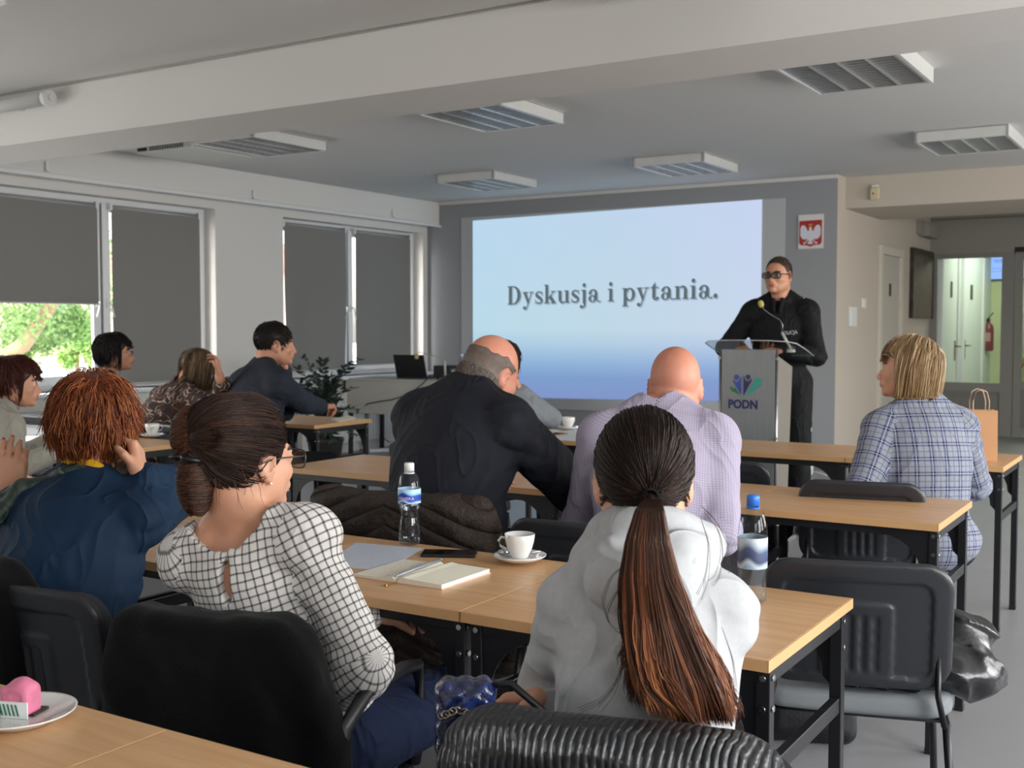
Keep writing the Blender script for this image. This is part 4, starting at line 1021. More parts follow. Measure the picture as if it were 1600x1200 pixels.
p = at(60, 540, d=60); e = empty('building', (p[0], p[1], -.35), math.radians(40), 'pale pinkish building behind the trees outside', 'building')
b = MB(); b.box((-14, -3, 0), (14, 3, 4.6)); b.build('wall', mat('pink_render', 'd9b9a0', .9, vscale=1), e)
b = MB(); b.prism([(-3.4, 4.6), (3.4, 4.6), (0, 6.2)], -14.3, 14.3, 'x'); b.build('roof', mat('roof_tile', 'a37a68', .8), e)
for i in range(6):
    b = MB(); b.box((-11+i*4, -3.05, 1.2), (-9.6+i*4, -2.98, 3.0)); b.build('window', mat('far_glass', '7d8b94', .2), e)
# ------------------------------------------------------------------ tables
TT = .755
def wood():
    t = NT('beech_laminate'); oi = t.n('ShaderNodeObjectInfo'); co = t.coord(scale=(1.2, 16, 16)); ad = t.n('ShaderNodeVectorMath', operation='ADD'); t.t.links.new(co, ad.inputs[0])
    cm = t.n('ShaderNodeCombineXYZ'); t.t.links.new(t.math('MULTIPLY', oi.outputs['Random'], 30.), cm.inputs[0]); t.t.links.new(t.math('MULTIPLY', oi.outputs['Random'], 17.), cm.inputs[1]); t.t.links.new(cm.outputs[0], ad.inputs[1])
    n = t.noise(2.2, 5, ad.outputs[0], .6, .6); f = t.noise(14, 3, ad.outputs[0])
    a = t.ramp(n, [(.3, hexc('c09468')), (.5, hexc('cda276')), (.7, hexc('d6ae82'))]); t.col(t.mix(t.math('MULTIPLY', f, .18), a, hexc('a87c52')))
    t.set(Roughness=.34); t.b.inputs['Specular IOR Level'].default_value = .5; t.bump(f, .03, .001); return t.m
M_WOOD = wood(); M_EDGE = mat('beech_edge_band', 'c79c6c', .4); M_STEEL = mat('black_powder_steel', '141519', .42, var=.1)
TW_, TD_ = .70, .58
def make_table():
    e = empty('table'); hw, hd = TW_/2, TD_/2
    b = MB(); b.box((-hw+.002, -hd+.002, TT-.022), (hw-.002, hd-.002, TT), .0015); b.build('tabletop', M_WOOD, e)
    b = MB(); b.box((-hw, -hd, TT-.0235), (hw, -hd+.0025, TT-.0005)); b.box((-hw, hd-.0025, TT-.0235), (hw, hd, TT-.0005)); b.box((-hw, -hd, TT-.0235), (-hw+.0025, hd, TT-.0005)); b.box((hw-.0025, -hd, TT-.0235), (hw, hd, TT-.0005)); b.build('edge_band', M_EDGE, e)
    lx, ly, t = hw-.022, hd-.045, .014
    for sx in (-1, 1):
        for sy in (-1, 1):
            b = MB(); b.box((sx*lx-t, sy*ly-t, 0.008), (sx*lx+t, sy*ly+t, TT-.023), .002); b.mi = 1; b.box((sx*lx-t-.001, sy*ly-t-.001, 0), (sx*lx+t+.001, sy*ly+t+.001, .022), .002)
            lg = b.build('leg', [M_STEEL, M_BLACK], e)
            # curved gusset plate towards the middle of the long side
            b = MB(); x0 = sx*(lx-t); P = [(x0, TT-.023), (x0-sx*.16, TT-.023)]+[(x0-sx*.16+sx*.14*math.sin(a), TT-.05-.13*(1-math.cos(a))) for a in [PI/2*i/6 for i in range(7)]]+[(x0, TT-.20)]
            b.prism(P, sy*(ly+.006)-.0025, sy*(ly+.006)+.0025, 'y'); b.build('gusset', M_STEEL, e)
            b = MB()
            for z in (TT-.045, TT-.105): b.cyl((sx*lx, sy*(ly+t), z), (sx*lx, sy*(ly+t+.004), z), .0065, n=10); b.cyl((sx*(lx+t), sy*ly, z), (sx*(lx+t+.004), sy*ly, z), .0065, n=10)
            b.build('screw', M_CHROME, lg)
        b = MB(); b.box((sx*lx-.010, -ly, .50), (sx*lx+.010, ly, .535), .002); b.box((sx*lx-.010, -ly, TT-.06), (sx*lx+.010, ly, TT-.023), .002); b.build('end_rail', M_STEEL, e)
    for sy in (-1, 1):
        b = MB(); b.box((-lx, sy*ly-.010, TT-.055), (lx, sy*ly+.010, TT-.023), .002); b.build('apron', M_STEEL, e)
    return e
tb = make_table(); first = [True]; TG = 'beech-topped folding tables in rows'
def row(name, xr, yc, n, labels):
    for i in range(n):
        o = tb if first[0] else copy_tree(tb); first[0] = False
        o.location = (xr-TW_/2-i*(TW_+.001), yc, 0); tag(o, labels[i], 'table', TG)
ORD = ['right-end', 'second from the right', 'third from the right', 'fourth from the right']
row('f', -.79, 5.70, 4, ['table of the front row carrying the brown paper bag', 'table of the front row directly left of the woman in plaid', 'bare table of the front row just in front of the lectern', 'table of the front row with coffee cup and papers'])
row('m', -.73, 4.02, 4, ['empty table of the middle row above the empty black chair back', 'table of the middle row beside the bald man in lilac shirt', 'table of the middle row hidden before the bald man in dark suit', 'bare corner table left of the dark-suited bald man'])
row('n', -.695, 2.32, 4, ['table with jutting corner where the blue-capped bottle stands', 'table with white coffee cup, open notebook and white-capped bottle', 'table in front of the woman in checked blouse, left of the notebook', 'table under the arms of the woman in blue'])
row('b', -.665, .90, 2, ['nearest table at the bottom edge, right of the cake plate table', 'nearest table carrying the cake plate'])
row('l1', -4.83, 5.70, 3, ['window-side table under the hand of the writing man', 'window-side table before the woman in patterned blouse', 'window-side table before the black-haired woman'])
row('l2', -4.70, 4.01, 2, ['window-side table with coffee cup behind the redhead', 'window-side table with white papers'])
# ------------------------------------------------------------------ chairs
M_SHELL = mat('black_chair_shell', '24262b', .38, bump=.08, bscale=300); M_CFAB = mat('dark_chair_fabric', '2b2c30', .85, bump=.2, bscale=400); M_SEATG = mat('grey_seat_fabric', '7d8286', .9, bump=.25, bscale=500)
def rrbox(cx, cz, hx, hz, rc, y0, y1, re, bend=.55, tilt=9, zc=.52, yb=-.215):
    tl = math.tan(math.radians(tilt)); hy = (y1-y0)/2; yc = (y0+y1)/2
    def fn(P):
        x, y, z = P[..., 0]-cx, P[..., 1], P[..., 2]; yy = y-yb+(z-zc)*tl-bend*(x*x)*.55+.0-yc
        qx, qz = np.abs(x)-hx+rc, np.abs(z-cz)-hz+rc; d2 = np.sqrt(np.maximum(qx, 0)**2+np.maximum(qz, 0)**2)+np.minimum(np.maximum(qx, qz), 0)-rc
        dy = np.abs(yy)-hy; a, c = d2+re, dy+re
        return np.sqrt(np.maximum(a, 0)**2+np.maximum(c, 0)**2)+np.minimum(np.maximum(a, c), 0)-re
    return fn, (cx, yb+yc, cz), max(hx, hz)*1.5
def make_chair(name='chair', grey=False, arms=False):
    e = empty(name)
    S = Sdf()
    f, c, r = rrbox(0, .665, .222, .158, .07, -.020, .006, .012); S.fn(f, c, r)
    f, c, r = rrbox(0, .655, .172, .118, .03, -.030, -.0135, .003); S.fn(f, c, r, .003, 's')
    f, c, r = rrbox(0, .625, .085, .095, .018, -.0185, -.008, .003); S.fn(f, c, r, .003, 'u')
    for i in range(4): f, c, r = rrbox(-.045+i*.03, .62, .007, .072, .007, -.026, -.0145, .002); S.fn(f, c, r, .003, 's')
    sdf_obj('back_shell', S, .0055, M_SHELL, e)
    S = Sdf(); f, c, r = rrbox(0, .665, .214, .150, .065, .002, .040, .018); S.fn(f, c, r); sdf_obj('backrest', S, .008, M_CFAB, e)
    def seatf(P):
        x, y, z = P[..., 0], P[..., 1], P[..., 2]; zz = z-.455+.10*np.maximum(y-.12, 0)**1.2-.25*(x*x)*.4; qx, qy = np.abs(x)-.235+.07, np.abs(y-.01)-.215+.07
        d2 = np.sqrt(np.maximum(qx, 0)**2+np.maximum(qy, 0)**2)+np.minimum(np.maximum(qx, qy), 0)-.07; dz = np.abs(zz)-.028; a, c = d2+.02, dz+.02
        return np.sqrt(np.maximum(a, 0)**2+np.maximum(c, 0)**2)+np.minimum(np.maximum(a, c), 0)-.02
    S.fn(seatf, (0, 0, .455), .36); sdf_obj('seat', S, .009, M_SEATG if grey else M_CFAB, e)
    for s in (-1, 1):
        b = MB(); b.tube([(s*.235, .215, 0.01), (s*.222, .185, .30), (s*.215, .17, .42)], .013, 10, sx=.75, up=(0, 1, 0)); b.cyl((s*.235, .215, 0), (s*.2348, .2145, .02), .017, n=10); b.build('leg', M_STEEL, e)
        b = MB(); b.tube([(s*.235, -.27, 0.01), (s*.222, -.21, .30), (s*.215, -.18, .42)], .013, 10, sx=.75, up=(0, 1, 0)); b.cyl((s*.235, -.27, 0), (s*.2348, -.2695, .02), .017, n=10); b.build('leg', M_STEEL, e)
        b = MB(); b.tube([(s*.215, .17, .415), (s*.215, 0, .418), (s*.215, -.18, .415), (s*.205, -.235, .43), (s*.19, -.232, .50), (s*.19, -.225, .60)], .012, 8, sx=.6, up=(0, 1, 0)); b.build('side_rail', M_STEEL, e)
        if arms and s == arms:
            b = MB(); b.tube([(s*.23, .17, .42), (s*.255, .16, .55), (s*.262, .12, .655), (s*.262, .05, .668), (s*.262, -.12, .668), (s*.255, -.19, .62), (s*.235, -.21, .50), (s*.22, -.19, .42)], .015, 10); b.build('armrest', M_STEEL, e)
    b = MB(); b.tube([(-.215, .12, .412), (.215, .12, .412)], .010, 8); b.tube([(-.215, -.13, .412), (.215, -.13, .412)], .010, 8); b.build('cross_rail', M_STEEL, e)
    return e
CH = make_chair(); CHG = make_chair(grey=True); used = [False]
def chair(x, y, rz, label, src=None, group='black shell-backed conference chairs'):
    o = src or (CH if not used[0] else copy_tree(CH))
    if src is None: used[0] = True
    o.location = (x, y, 0); o.rotation_euler = (0, 0, math.radians(rz)); tag(o, label, 'chair', group); return o
chair(-.79, 2.96, 17, 'empty black chair at right with ribbed back shell, leather jacket on seat', CHG)
chair(-1.13, 4.38, 12, 'black chair the woman in plaid shirt sits on')
chair(-1.80, 4.72, 8, 'empty black chair between the lilac shirt and the plaid shirt')
chair(-1.56, 3.09, 4, 'black chair of the bald man in the lilac shirt')
chair(-2.20, 3.08, 6, 'chair of the dark-suited bald man, brown quilted coat on it')
chair(-2.88, 3.02, 8, 'empty dark chair glimpsed behind the woman with hair clip')
chair(-.76, 1.64, 12, 'chair of the ponytailed woman, black puffer jacket on it')
CA = make_chair(grey=True, arms=1); chair(-1.67, 1.76, 12, 'grey-seated chair with arm tube under the woman in checked blouse', CA)
chair(-2.21, 1.76, 6, 'chair of the woman in blue with grey-edged black back')
chair(-2.90, 1.72, 6, 'chair of the person in plaid at the left edge')
chair(-3.30, 4.75, 0, 'chair hidden behind the bald man, under the woman in grey')
chair(-4.98, 4.70, -6, 'chair of the dark-haired man by the windows'); chair(-5.62, 4.66, 0, 'chair of the woman in patterned blouse by the windows'); chair(-6.35, 4.72, 0, 'chair of the black-haired woman by the windows'); chair(-5.15, 3.15, 0, 'chair of the auburn-haired woman at the left edge')
# ------------------------------------------------------------------ coats and bags
def coat(name, S, m, label, cat, h=.007, mats=None, disp=None, group=None, loc=None, rz=0):
    S.disp = disp; o = sdf_obj(name, S, h, m)
    if loc is not None: o.location = loc; o.rotation_euler = (0, 0, math.radians(rz))
    tag(o, label, cat, group); return o
def drape(x, y, rz, th=.028, zt=.85, zb=.40, w=.235, front=.55, flare=.0, seed=0, lump=0., side=True):
    """garment hung over a chair back, in chair coordinates"""
    S = Sdf(); tl = math.tan(math.radians(9))
    def shell(P):
        x_, y_, z_ = P[..., 0], P[..., 1], P[..., 2]; yy = y_+.21+(z_-.52)*tl-.30*x_*x_
        ww = w+flare*np.clip((zt-z_)/.4, 0, 1); lo = zb+(.0)+.03*np.sin(x_*14+seed)
        back = z_-zt; qx = np.abs(x_)-ww+.06; qz = np.maximum(back, lo-z_)+.06
        d2 = np.sqrt(np.maximum(qx, 0)**2+np.maximum(qz, 0)**2)+np.minimum(np.maximum(qx, qz), 0)-.06
        hy = .040+th*.5+lump*np.exp(-((z_-zt+.10)/.08)**2); a, c = d2+.03, np.abs(yy)-hy+.03
        out = np.sqrt(np.maximum(a, 0)**2+np.maximum(c, 0)**2)+np.minimum(np.maximum(a, c), 0)-.03
        # leave the front below half height open for the sitter
        cut = np.minimum(yy+.005, front-z_); return np.maximum(out, cut*.9)
    S.fn(shell, (0, -.2, (zt+zb)/2), .75); return S
def fleece():
    t = NT('black_fleece'); co = t.coord(); n = t.noise(220, 4, co); t.col(t.mix(n, hexc('070708'), hexc('101012'))); t.set(Roughness=1.0); t.b.inputs['Specular IOR Level'].default_value = .1; t.b.inputs['Sheen Weight'].default_value = .05; t.b.inputs['Sheen Roughness'].default_value = .5; t.bump(n, .5, .004); return t.m
M_FLEECE = fleece(); rzv = 8
def fd(a, f, seed=0): return lambda P: -a*(1-np.abs(vnoise(P+seed, (f, f, f*.45))))+a*.4*vnoise(P+seed, 22.)
S = drape(0, 0, 0, .018, .828, .33, .205, .5, .05, 1, .0)
for q in (-1, 1): S.cap((q*.19, -.25, .72), (q*.245, -.21, .40), .034, .042, .05)
coat('fleece_jacket', S, M_FLEECE, 'black fleece jacket over the chair of the woman in checked blouse', 'jacket', disp=fd(.014, 9, 3), loc=(-1.67, 1.76, 0), rz=12)
def quilt(name, c, c2, rough, f, ax=(0, 0, 1), w=1., coat_=0):
    t = NT(name); co = t.coord(); n = t.noise(14, 4, co); t.col(t.mix(n, hexc(c), hexc(c2))); t.set(Roughness=rough); t.b.inputs['Coat Weight'].default_value = coat_; t.b.inputs['Coat Roughness'].default_value = .3; t.bump(t.noise(70, 4, co), .25, .006); return t.m
def brown_mat():
    t = NT('brown_quilted_nylon'); co = t.coord(); sp = t.n('ShaderNodeSeparateXYZ'); t.t.links.new(co, sp.inputs[0]); n = t.noise(14, 4, co); t.col(t.mix(n, hexc('2b2420'), hexc('3a302a'))); t.set(Roughness=.7); t.b.inputs['Specular IOR Level'].default_value = .25
    z = t.math('ADD', t.math('ADD', sp.outputs[2], t.math('MULTIPLY', t.math('ABSOLUTE', sp.outputs[0]), .45)), t.math('MULTIPLY', t.noise(5, 2, co), .03)); rib = t.math('POWER', t.math('ABSOLUTE', t.math('SINE', t.math('MULTIPLY', z, 48.))), .35); t.bump(t.math('ADD', t.math('MULTIPLY', rib, 2.), t.math('MULTIPLY', t.noise(40, 4, co, .6, 1.), 1.4)), 1., .010); return t.m
M_BROWN = brown_mat()
def qd(a, p, slope=.0, seed=0, wob=.012):
    def f(P):
        z = P[..., 2]+slope*np.abs(P[..., 0])+wob*vnoise(P+seed, 7.); s = np.abs(np.sin(z*PI/p)); return -a*s**.35+a*.8-.010*(1-np.abs(vnoise(P+seed, (7, 7, 11))))-.004*(1-np.abs(vnoise(P+seed, 24.)))
    return f
S = drape(0, 0, 0, .032, .855, .30, .24, .45, .06, 2, .004)
S.cap((-.26, -.24, .80), (-.30, -.20, .40), .06, .05, .05); S.cap((.26, -.22, .80), (.30, -.10, .36), .06, .06, .05)
coat('quilted_coat', S, M_BROWN, 'dark brown quilted coat hanging over the suited man’s chair', 'coat', disp=qd(.009, .062, .55, 1), loc=(-2.18, 3.04, 0), rz=6)
def puff_mat():
    t = NT('black_shiny_puffer'); co = t.coord(); sp = t.n('ShaderNodeSeparateXYZ'); t.t.links.new(co, sp.inputs[0]); n = t.noise(9, 3, co); t.col(t.mix(n, hexc('15171b'), hexc('1f2227'))); t.set(Roughness=.34)
    x = t.math('ADD', sp.outputs[0], t.math('MULTIPLY', n, .03)); rib = t.math('ABSOLUTE', t.math('SINE', t.math('MULTIPLY', x, 260.))); t.bump(t.math('ADD', t.math('POWER', rib, .5), t.math('MULTIPLY', t.noise(45, 4, co), .8)), .9, .006); return t.m
M_PUFF = puff_mat()
S = drape(0, 0, 0, .040, .822, .42, .215, .5, .04, 4, .008)
S.cap((.19, -.22, .75), (.25, -.14, .52), .050, .05, .05); S.cap((-.19, -.25, .75), (-.25, -.18, .50), .050, .05, .05); S.cap((-.12, -.26, .792), (.12, -.26, .792), .032, .032, .04)
def pd(P):
    x, z = P[..., 0]+.02*vnoise(P, 6.), P[..., 2]; rib = .7+.0*x; hor = np.abs(np.sin((z+.3*np.abs(x))*PI/.05)); m = np.clip((z-.78)/.05, 0, 1)
    return -.0065*(rib*m+hor*(1-m))**.6+.004-.006*(1-np.abs(vnoise(P+3, 12.)))
coat('puffer_jacket', S, M_PUFF, 'shiny black ribbed puffer jacket behind the ponytailed woman', 'jacket', h=.0055, disp=pd, loc=(-.76, 1.63, 0), rz=12)
S = drape(0, 0, 0, .03, .86, .36, .13, .5, .03, 7, .01); coat('dark_jacket', S, M_FLEECE, 'dark jacket slung over the left half of the redhead’s chair', 'jacket', disp=fd(.013, 8, 8), loc=(-2.36, 1.745, 0), rz=6)
t = NT('brown_wool'); co_ = t.coord(); t.col(t.mix(t.noise(30, 4, co_), hexc('3a2f2b'), hexc('55443b'))); t.set(Roughness=.95); t.bump(t.noise(200, 3, co_), .4); M_BWOOL = t.m
S = drape(0, 0, 0, .05, .86, .36, .26, .5, .03, 9, .03); coat('wool_coat', S, M_BWOOL, 'grey-brown coat on the chair of the woman in patterned blouse', 'coat', h=.01, disp=fd(.016, 8, 12), loc=(-5.62, 4.66, 0), rz=0)
# soft black leather jacket bundled on the empty chair's seat
M_LEA = quilt('black_leather', '101114', '17181c', .28, 1, coat_=.2)
S = Sdf(); S.ell((.08, .02, .515), (.22, .20, .045), None, .05); S.ell((.22, -.02, .53), (.13, .15, .05), rotm(0, 14, 20), .05); S.ell((.27, .10, .56), (.09, .10, .045), rotm(0, -20, 0), .05); S.cap((.30, -.08, .50), (.34, .06, .46), .03, .025, .05); S.cap((.0, .12, .54), (.26, .04, .60), .03, .035, .05)
def ld(P):
    q = P[..., 0]*.6+P[..., 2]*.9+P[..., 1]*.25; n = vnoise(P+5, 7.); return -.012*(1-np.abs(np.sin(q*42+3*n)))**1.5-.006*(1-np.abs(vnoise(P+9, 18.)))
coat('leather_jacket', S, M_LEA, 'soft black leather jacket bundled on the empty chair seat', 'jacket', h=.006, disp=ld, loc=(-.79, 2.96, 0), rz=17)
# blue patent bag with chain
t = NT('blue_patent'); co_ = t.coord(); n = t.noise(22, 4, co_, .6, .8); t.col(t.ramp(n, [(.3, hexc('080c1c')), (.5, hexc('121c44')), (.65, hexc('2b4486')), (.8, hexc('090c1a'))])); t.set(Roughness=.18); t.b.inputs['Coat Weight'].default_value = .5; t.bump(n, .8, .01)
e = empty('handbag', tuple(at(728, 1190, d=1.78)), math.radians(34), 'glossy dark blue quilted handbag with chain hanging beside the puffer jacket', 'bag')
S = Sdf(); S.box((0, .0, .065), (.045, .028, .065), None, .018); S.disp = lambda P: -.004*np.abs(np.sin(P[..., 0]*110+P[..., 2]*110))**.5-.004*np.abs(np.sin(P[..., 0]*110-P[..., 2]*110))**.5+.003; sdf_obj('body', S, .0045, t.m, e)
b = MB(); pts = [(-.036+.0055*i, -.036-.004*math.sin(i), .11-.0005*(i-7)**2-.003*i) for i in range(14)]
for i, p in enumerate(pts):
    b.tube([(p[0]+.006*math.cos(a), p[1]+(.003*math.sin(a) if i % 2 else 0), p[2]+.005*math.sin(a)) for a in [2*PI*k/8 for k in range(8)]], .0016, 5, closed=True)
b.build('chain', mat('chain_metal', '9b938a', .25, 1.0), e)
b = MB(); b.tube([(.035, 0, .12), (.07, -.02, .13), (.13, -.03, .08), (.17, -.03, .0)], .006, 6); b.build('strap', M_BLACK, e)
# bags on the floor
def bag(name, loc, rz, sx, sy, sz, m, label, straps=True):
    e = empty(name, loc, math.radians(rz), label, 'bag'); S = Sdf(); S.box((0, 0, sz/2), (sx, sy, sz/2), None, .045); S.box((0, -sy*.85, sz*.35), (sx*.75, sy*.35, sz*.25), None, .025, .02); S.disp = fd(.008, 9, sx*10); sdf_obj('body', S, .009, m, e)
    for q in (-1, 1):
        b = MB(); b.tube([(q*sx*.5, sy*.9, sz*.95), (q*sx*.55, sy*1.5, sz*.7), (q*sx*.6, sy*1.3, sz*.25), (q*sx*.6, sy*.9, sz*.1)], .012, 6, sx=.4); b.build('strap', M_BLACK, e)
    b = MB(); b.tube([(-.04, 0, sz-.01), (-.03, 0, sz+.035), (.03, 0, sz+.035), (.04, 0, sz-.01)], .007, 6); b.build('handle', M_BLACK, e); return e
M_NYL = quilt('black_nylon', '0f1012', '1b1c20', .5, 1)
p = at(1262, 1150, z=0.0); bag('backpack', (p[0], p[1], 0), 20, .15, .09, .42, M_NYL, 'black backpack on the floor under the table at right')
p = at(545, 838, z=.05); bag('shoulder_bag', (-2.72, 3.62, 0), 10, .14, .08, .34, M_NYL, 'black bag with white emblem on the floor beside the quilted coat')
p = at(770, 1090, z=.0); bag('tote_bag', (-1.50, 2.62, 0), 0, .15, .08, .40, M_NYL, 'dark bag standing under the table by the coffee cup')
# ------------------------------------------------------------------ things on the tables
M_CHINA = mat('white_china', 'dcdbd8', .12, var=.01, Coat_Weight=.4); M_WATER = glass_mat('water_bottle_plastic', (.93, .97, .99))
M_PET = glass_mat('clear_pet', (.93, .95, .97))
def make_cup():
    e = empty('coffee_cup')
    b = MB(); b.lathe([(0, .014), (.018, .012), (.030, .006), (.045, .008), (.062, .016), (.070, .021), (.071, .024), (.066, .022), (.050, .014), (.032, .0115), (.026, .014), (0, .014)], n=40); b.build('saucer', M_CHINA, e)
    b = MB(); b.lathe([(0, .014), (.020, .014), (.023, .018), (.024, .022), (.033, .040), (.0385, .060), (.0405, .078), (.0395, .079), (.0375, .060), (.030, .036), (.018, .024), (0, .022)], n=40)
    b.tube([(.036, 0, .066), (.050, 0, .068), (.057, 0, .058), (.052, 0, .044), (.034, 0, .036)], .0036, 8); b.build('cup', M_CHINA, e)
    b = MB(); b.lathe([(0, .050), (.035, .050)], n=24); b.build('coffee', mat('coffee', '3a2415', .1), e)
    b = MB(); b.tube([(-.045, -.052, .024), (-.02, -.045, .020), (.02, -.035, .019), (.04, -.025, .022)], [.003, .0022, .0022, .003], 6, sx=1.4); b.tube([(.035, -.028, .021), (.052, -.018, .025), (.062, -.012, .026)], [.004, .009, .003], 8, sx=1.0); b.build('spoon', M_CHROME, e)
    b = MB()
    for k in range(5):
        a = math.radians(-112+k*7); r = .0378+.001*k; b.tube([(r*math.cos(a), r*math.sin(a), .046+.004*k), ((r+.0004)*math.cos(a+.05), (r+.0004)*math.sin(a+.05), .058+.002*k)], .0011, 5)
    b.build('motif', mat('grey_motif', 'aeb0b0', .4), e); return e
cup = make_cup()
for i, ((px, py), rz, l) in enumerate((((812, 880), 200, 'white coffee cup and saucer on the table beside the open notebook'), ((238, 684), 60, 'white coffee cup and saucer on the window-side table'), ((888, 672), 120, 'white coffee cup on the front row near the papers'))):
    o = cup if i == 0 else copy_tree(cup); p = at(px, py, z=TT); o.location = (p[0], p[1], TT); o.rotation_euler = (0, 0, math.radians(rz)); tag(o, l, 'cup', 'white coffee cups with saucers')
def bottle(name, loc, label, cap, prof, lab=None, lobes=0, lob=0, group=None, lw=.033, water=.7, lmat=None, extra=None):
    e = empty(name, loc, 0, label, 'bottle', group); H = prof[-1][1]
    b = MB(); b.lathe(prof, n=48, lobes=lobes, lob=lob); b.build('bottle_body', M_PET, e)
    b = MB(); b.lathe([(0, .004)]+[(r-.0016, z) for r, z in prof[1:] if .004 < z < H*water]+[(0, H*water-.002)], n=40); b.build('water', M_WTR, e)
    b = MB(); b.lathe([(0, H+.014), (.0125, H+.014), (.0142, H+.011), (.0145, H-.010), (.0125, H-.010)], n=28); b.lathe([(.0125, H-.013), (.0150, H-.013), (.0150, H-.017), (.0125, H-.017)], n=24); b.build('cap', cap, e)
    if lab:
        z0, z1, mm = lab; b = MB(); b.lathe([(lw, z0), (lw+.0004, (z0+z1)/2), (lw, z1)], n=40); b.build('label', mm, e)
    if extra: extra(e)
    return e
M_WTR = glass_mat('clear_water', (.93, .96, .98))
def label_mat(name, bands):
    t = NT(name); g = t.coord('Generated'); sp = t.n('ShaderNodeSeparateXYZ'); t.t.links.new(g, sp.inputs[0]); w = t.math('MULTIPLY_ADD', t.math('SINE', t.math('MULTIPLY', sp.outputs[0], 9.)), .10, sp.outputs[2])
    t.col(t.ramp(w, bands)); t.set(Roughness=.35); return t.m
ML1 = label_mat('water_label_blue', [(0, hexc('2f5fb4')), (.12, hexc('cfe0f0')), (.22, hexc('4f8fd6')), (.30, hexc('2244a8')), (.62, hexc('2748b0')), (.70, hexc('7fc0ea')), (.85, hexc('bcdcf2'))])
P1 = [(0, .004), (.022, .001), (.030, .006), (.0315, .02), (.031, .05), (.027, .078), (.0255, .092), (.029, .108), (.0325, .120), (.0325, .165), (.031, .178), (.027, .195), (.019, .209), (.0135, .215), (.0125, .222)]
BF = bpy.data.fonts
def text3d(txt, size, m, parent, M, ext=.0004, bend=None, align='CENTER', name='lettering', sx=1.0, bold=0.):
    c = bpy.data.curves.new('t', 'FONT'); c.offset = bold; c.body = txt; c.size = size; c.extrude = ext; c.align_x = align; c.align_y = 'CENTER'; c.resolution_u = 3
    o = bpy.data.objects.new('t', c); COL.objects.link(o); bpy.context.view_layer.update(); me = bpy.data.meshes.new_from_object(o); bpy.data.objects.remove(o); bpy.data.curves.remove(c)
    for v in me.vertices:
        q = Vector((v.co.x*sx, v.co.y, v.co.z))
        if bend: a = q.x/bend; q = Vector((math.sin(a)*(bend+q.z), -math.cos(a)*(bend+q.z), q.y))
        v.co = M@q
    me.materials.clear(); me.materials.append(m); me.name = name; ob = bpy.data.objects.new(name, me); link(ob, parent); return ob
M_INKW = mat('white_print', 'dcdde8', .4); M_PINKW = mat('pinkish_white_print', 'e6d6e6', .4)
def lab1(e): text3d('KRAJSKA', .0118, M_PINKW, e, Matrix.Rotation(math.radians(20), 4, 'Z')@Matrix.Translation((0, 0, .137)), .0003, bend=.0334, name='label_lettering')
p = at(640, 851, z=TT); bottle('water_bottle', (p[0], p[1], TT), 'waisted clear water bottle with white cap and blue label', mat('white_cap', 'e4e4e2', .4), P1, (.122, .163, ML1), 14, .012, extra=lab1)
ML2 = label_mat('water_label_dark', [(0, hexc('8fa7bf')), (.15, hexc('b8c6d4')), (.3, hexc('3b4668')), (.6, hexc('4a5578')), (.8, hexc('a8b8c8')), (.95, hexc('c8d2dc'))])
P2 = [(0, .004), (.024, .001), (.032, .006), (.033, .02), (.0325, .12), (.0335, .150), (.0320, .175), (.026, .200), (.018, .214), (.0135, .222), (.0125, .230)]
p = at(1175, 905, d=2.52); p = at(1175, 940, z=TT); bottle('water_bottle', (p[0], p[1], TT), 'clear water bottle with blue cap beside the ponytailed woman', mat('blue_cap', '2a6fd0', .4), P2, (.080, .150, ML2), 10, .010, lw=.0336)
# open notebook, pen, phone, sheets
M_PAPER = mat('cream_paper', 'e2ddcc', .8, var=.02); M_SHEET = mat('white_sheet', 'd8dade', .6, var=.02)
c0, c1, c2, c3 = (at(543, 906, z=TT)[:2], at(652, 873, z=TT)[:2], at(763, 893, z=TT)[:2], at(676, 926, z=TT)[:2]); cen = (c0+c1+c2+c3)/4
a0 = math.atan2(*(c3-c0)[::-1]); e = empty('open_notebook', (cen[0], cen[1], TT), math.atan2((c3-c0)[1], (c3-c0)[0]), 'open cream-paged notebook lying by the phone', 'notebook')
W2, D2 = .135, .105
for nm, s, hh in (('left_page_block', -1, .006), ('right_page_block', 1, .013)):
    b = bmesh.new(); n = 14; rows = []
    for i in range(n+1):
        t_ = i/n; x = s*W2*t_; z = .002+hh*(min(1, (t_*9))**.5)*(1-.25*t_)+(.007*math.sin(min(1, t_*3)*PI) if s < 0 else .002*math.sin(min(1, t_*4)*PI)); rows.append((x, z))
    me = MB(); P = [(0, .0015)]+rows+[(s*W2, .0015)]
    me.prism([(x, z) for x, z in P], -D2, D2, 'y'); me.build(nm, M_PAPER, e); b.free()
b = MB(); b.box((-W2-.003, -D2-.003, 0), (W2+.003, D2+.003, .0018)); b.build('cover', mat('notebook_cover', 'c9a58e', .6), e)
b = MB()
for i in range(14):
    y = D2*.82-i*.0145; x0 = -.125; random.seed(i)
    while x0 < -.02: L = random.uniform(.008, .02); b.box((x0, y, .0125), (min(x0+L, -.015), y+.0012, .0150+.0)); x0 += L+.005
wr = b.build('handwriting', mat('ink', '5c6270', .8), e)
for v in wr.data.vertices:
    t_ = min(1, abs(v.co.x)/W2); z = .002+.006*(min(1, (t_*9))**.5)*(1-.25*t_)+(.007*math.sin(min(1, t_*3)*PI)); v.co.z = z+.0003
b = MB(); b.box((-.004, -D2-.035, .001), (.004, -D2+.002, .002)); b.tube([(0, -D2-.035, .002), (0, -D2-.045, .002)], .004, 8); b.build('ribbon_charm', mat('gold_charm', 'b98e5a', .4, .6), e)
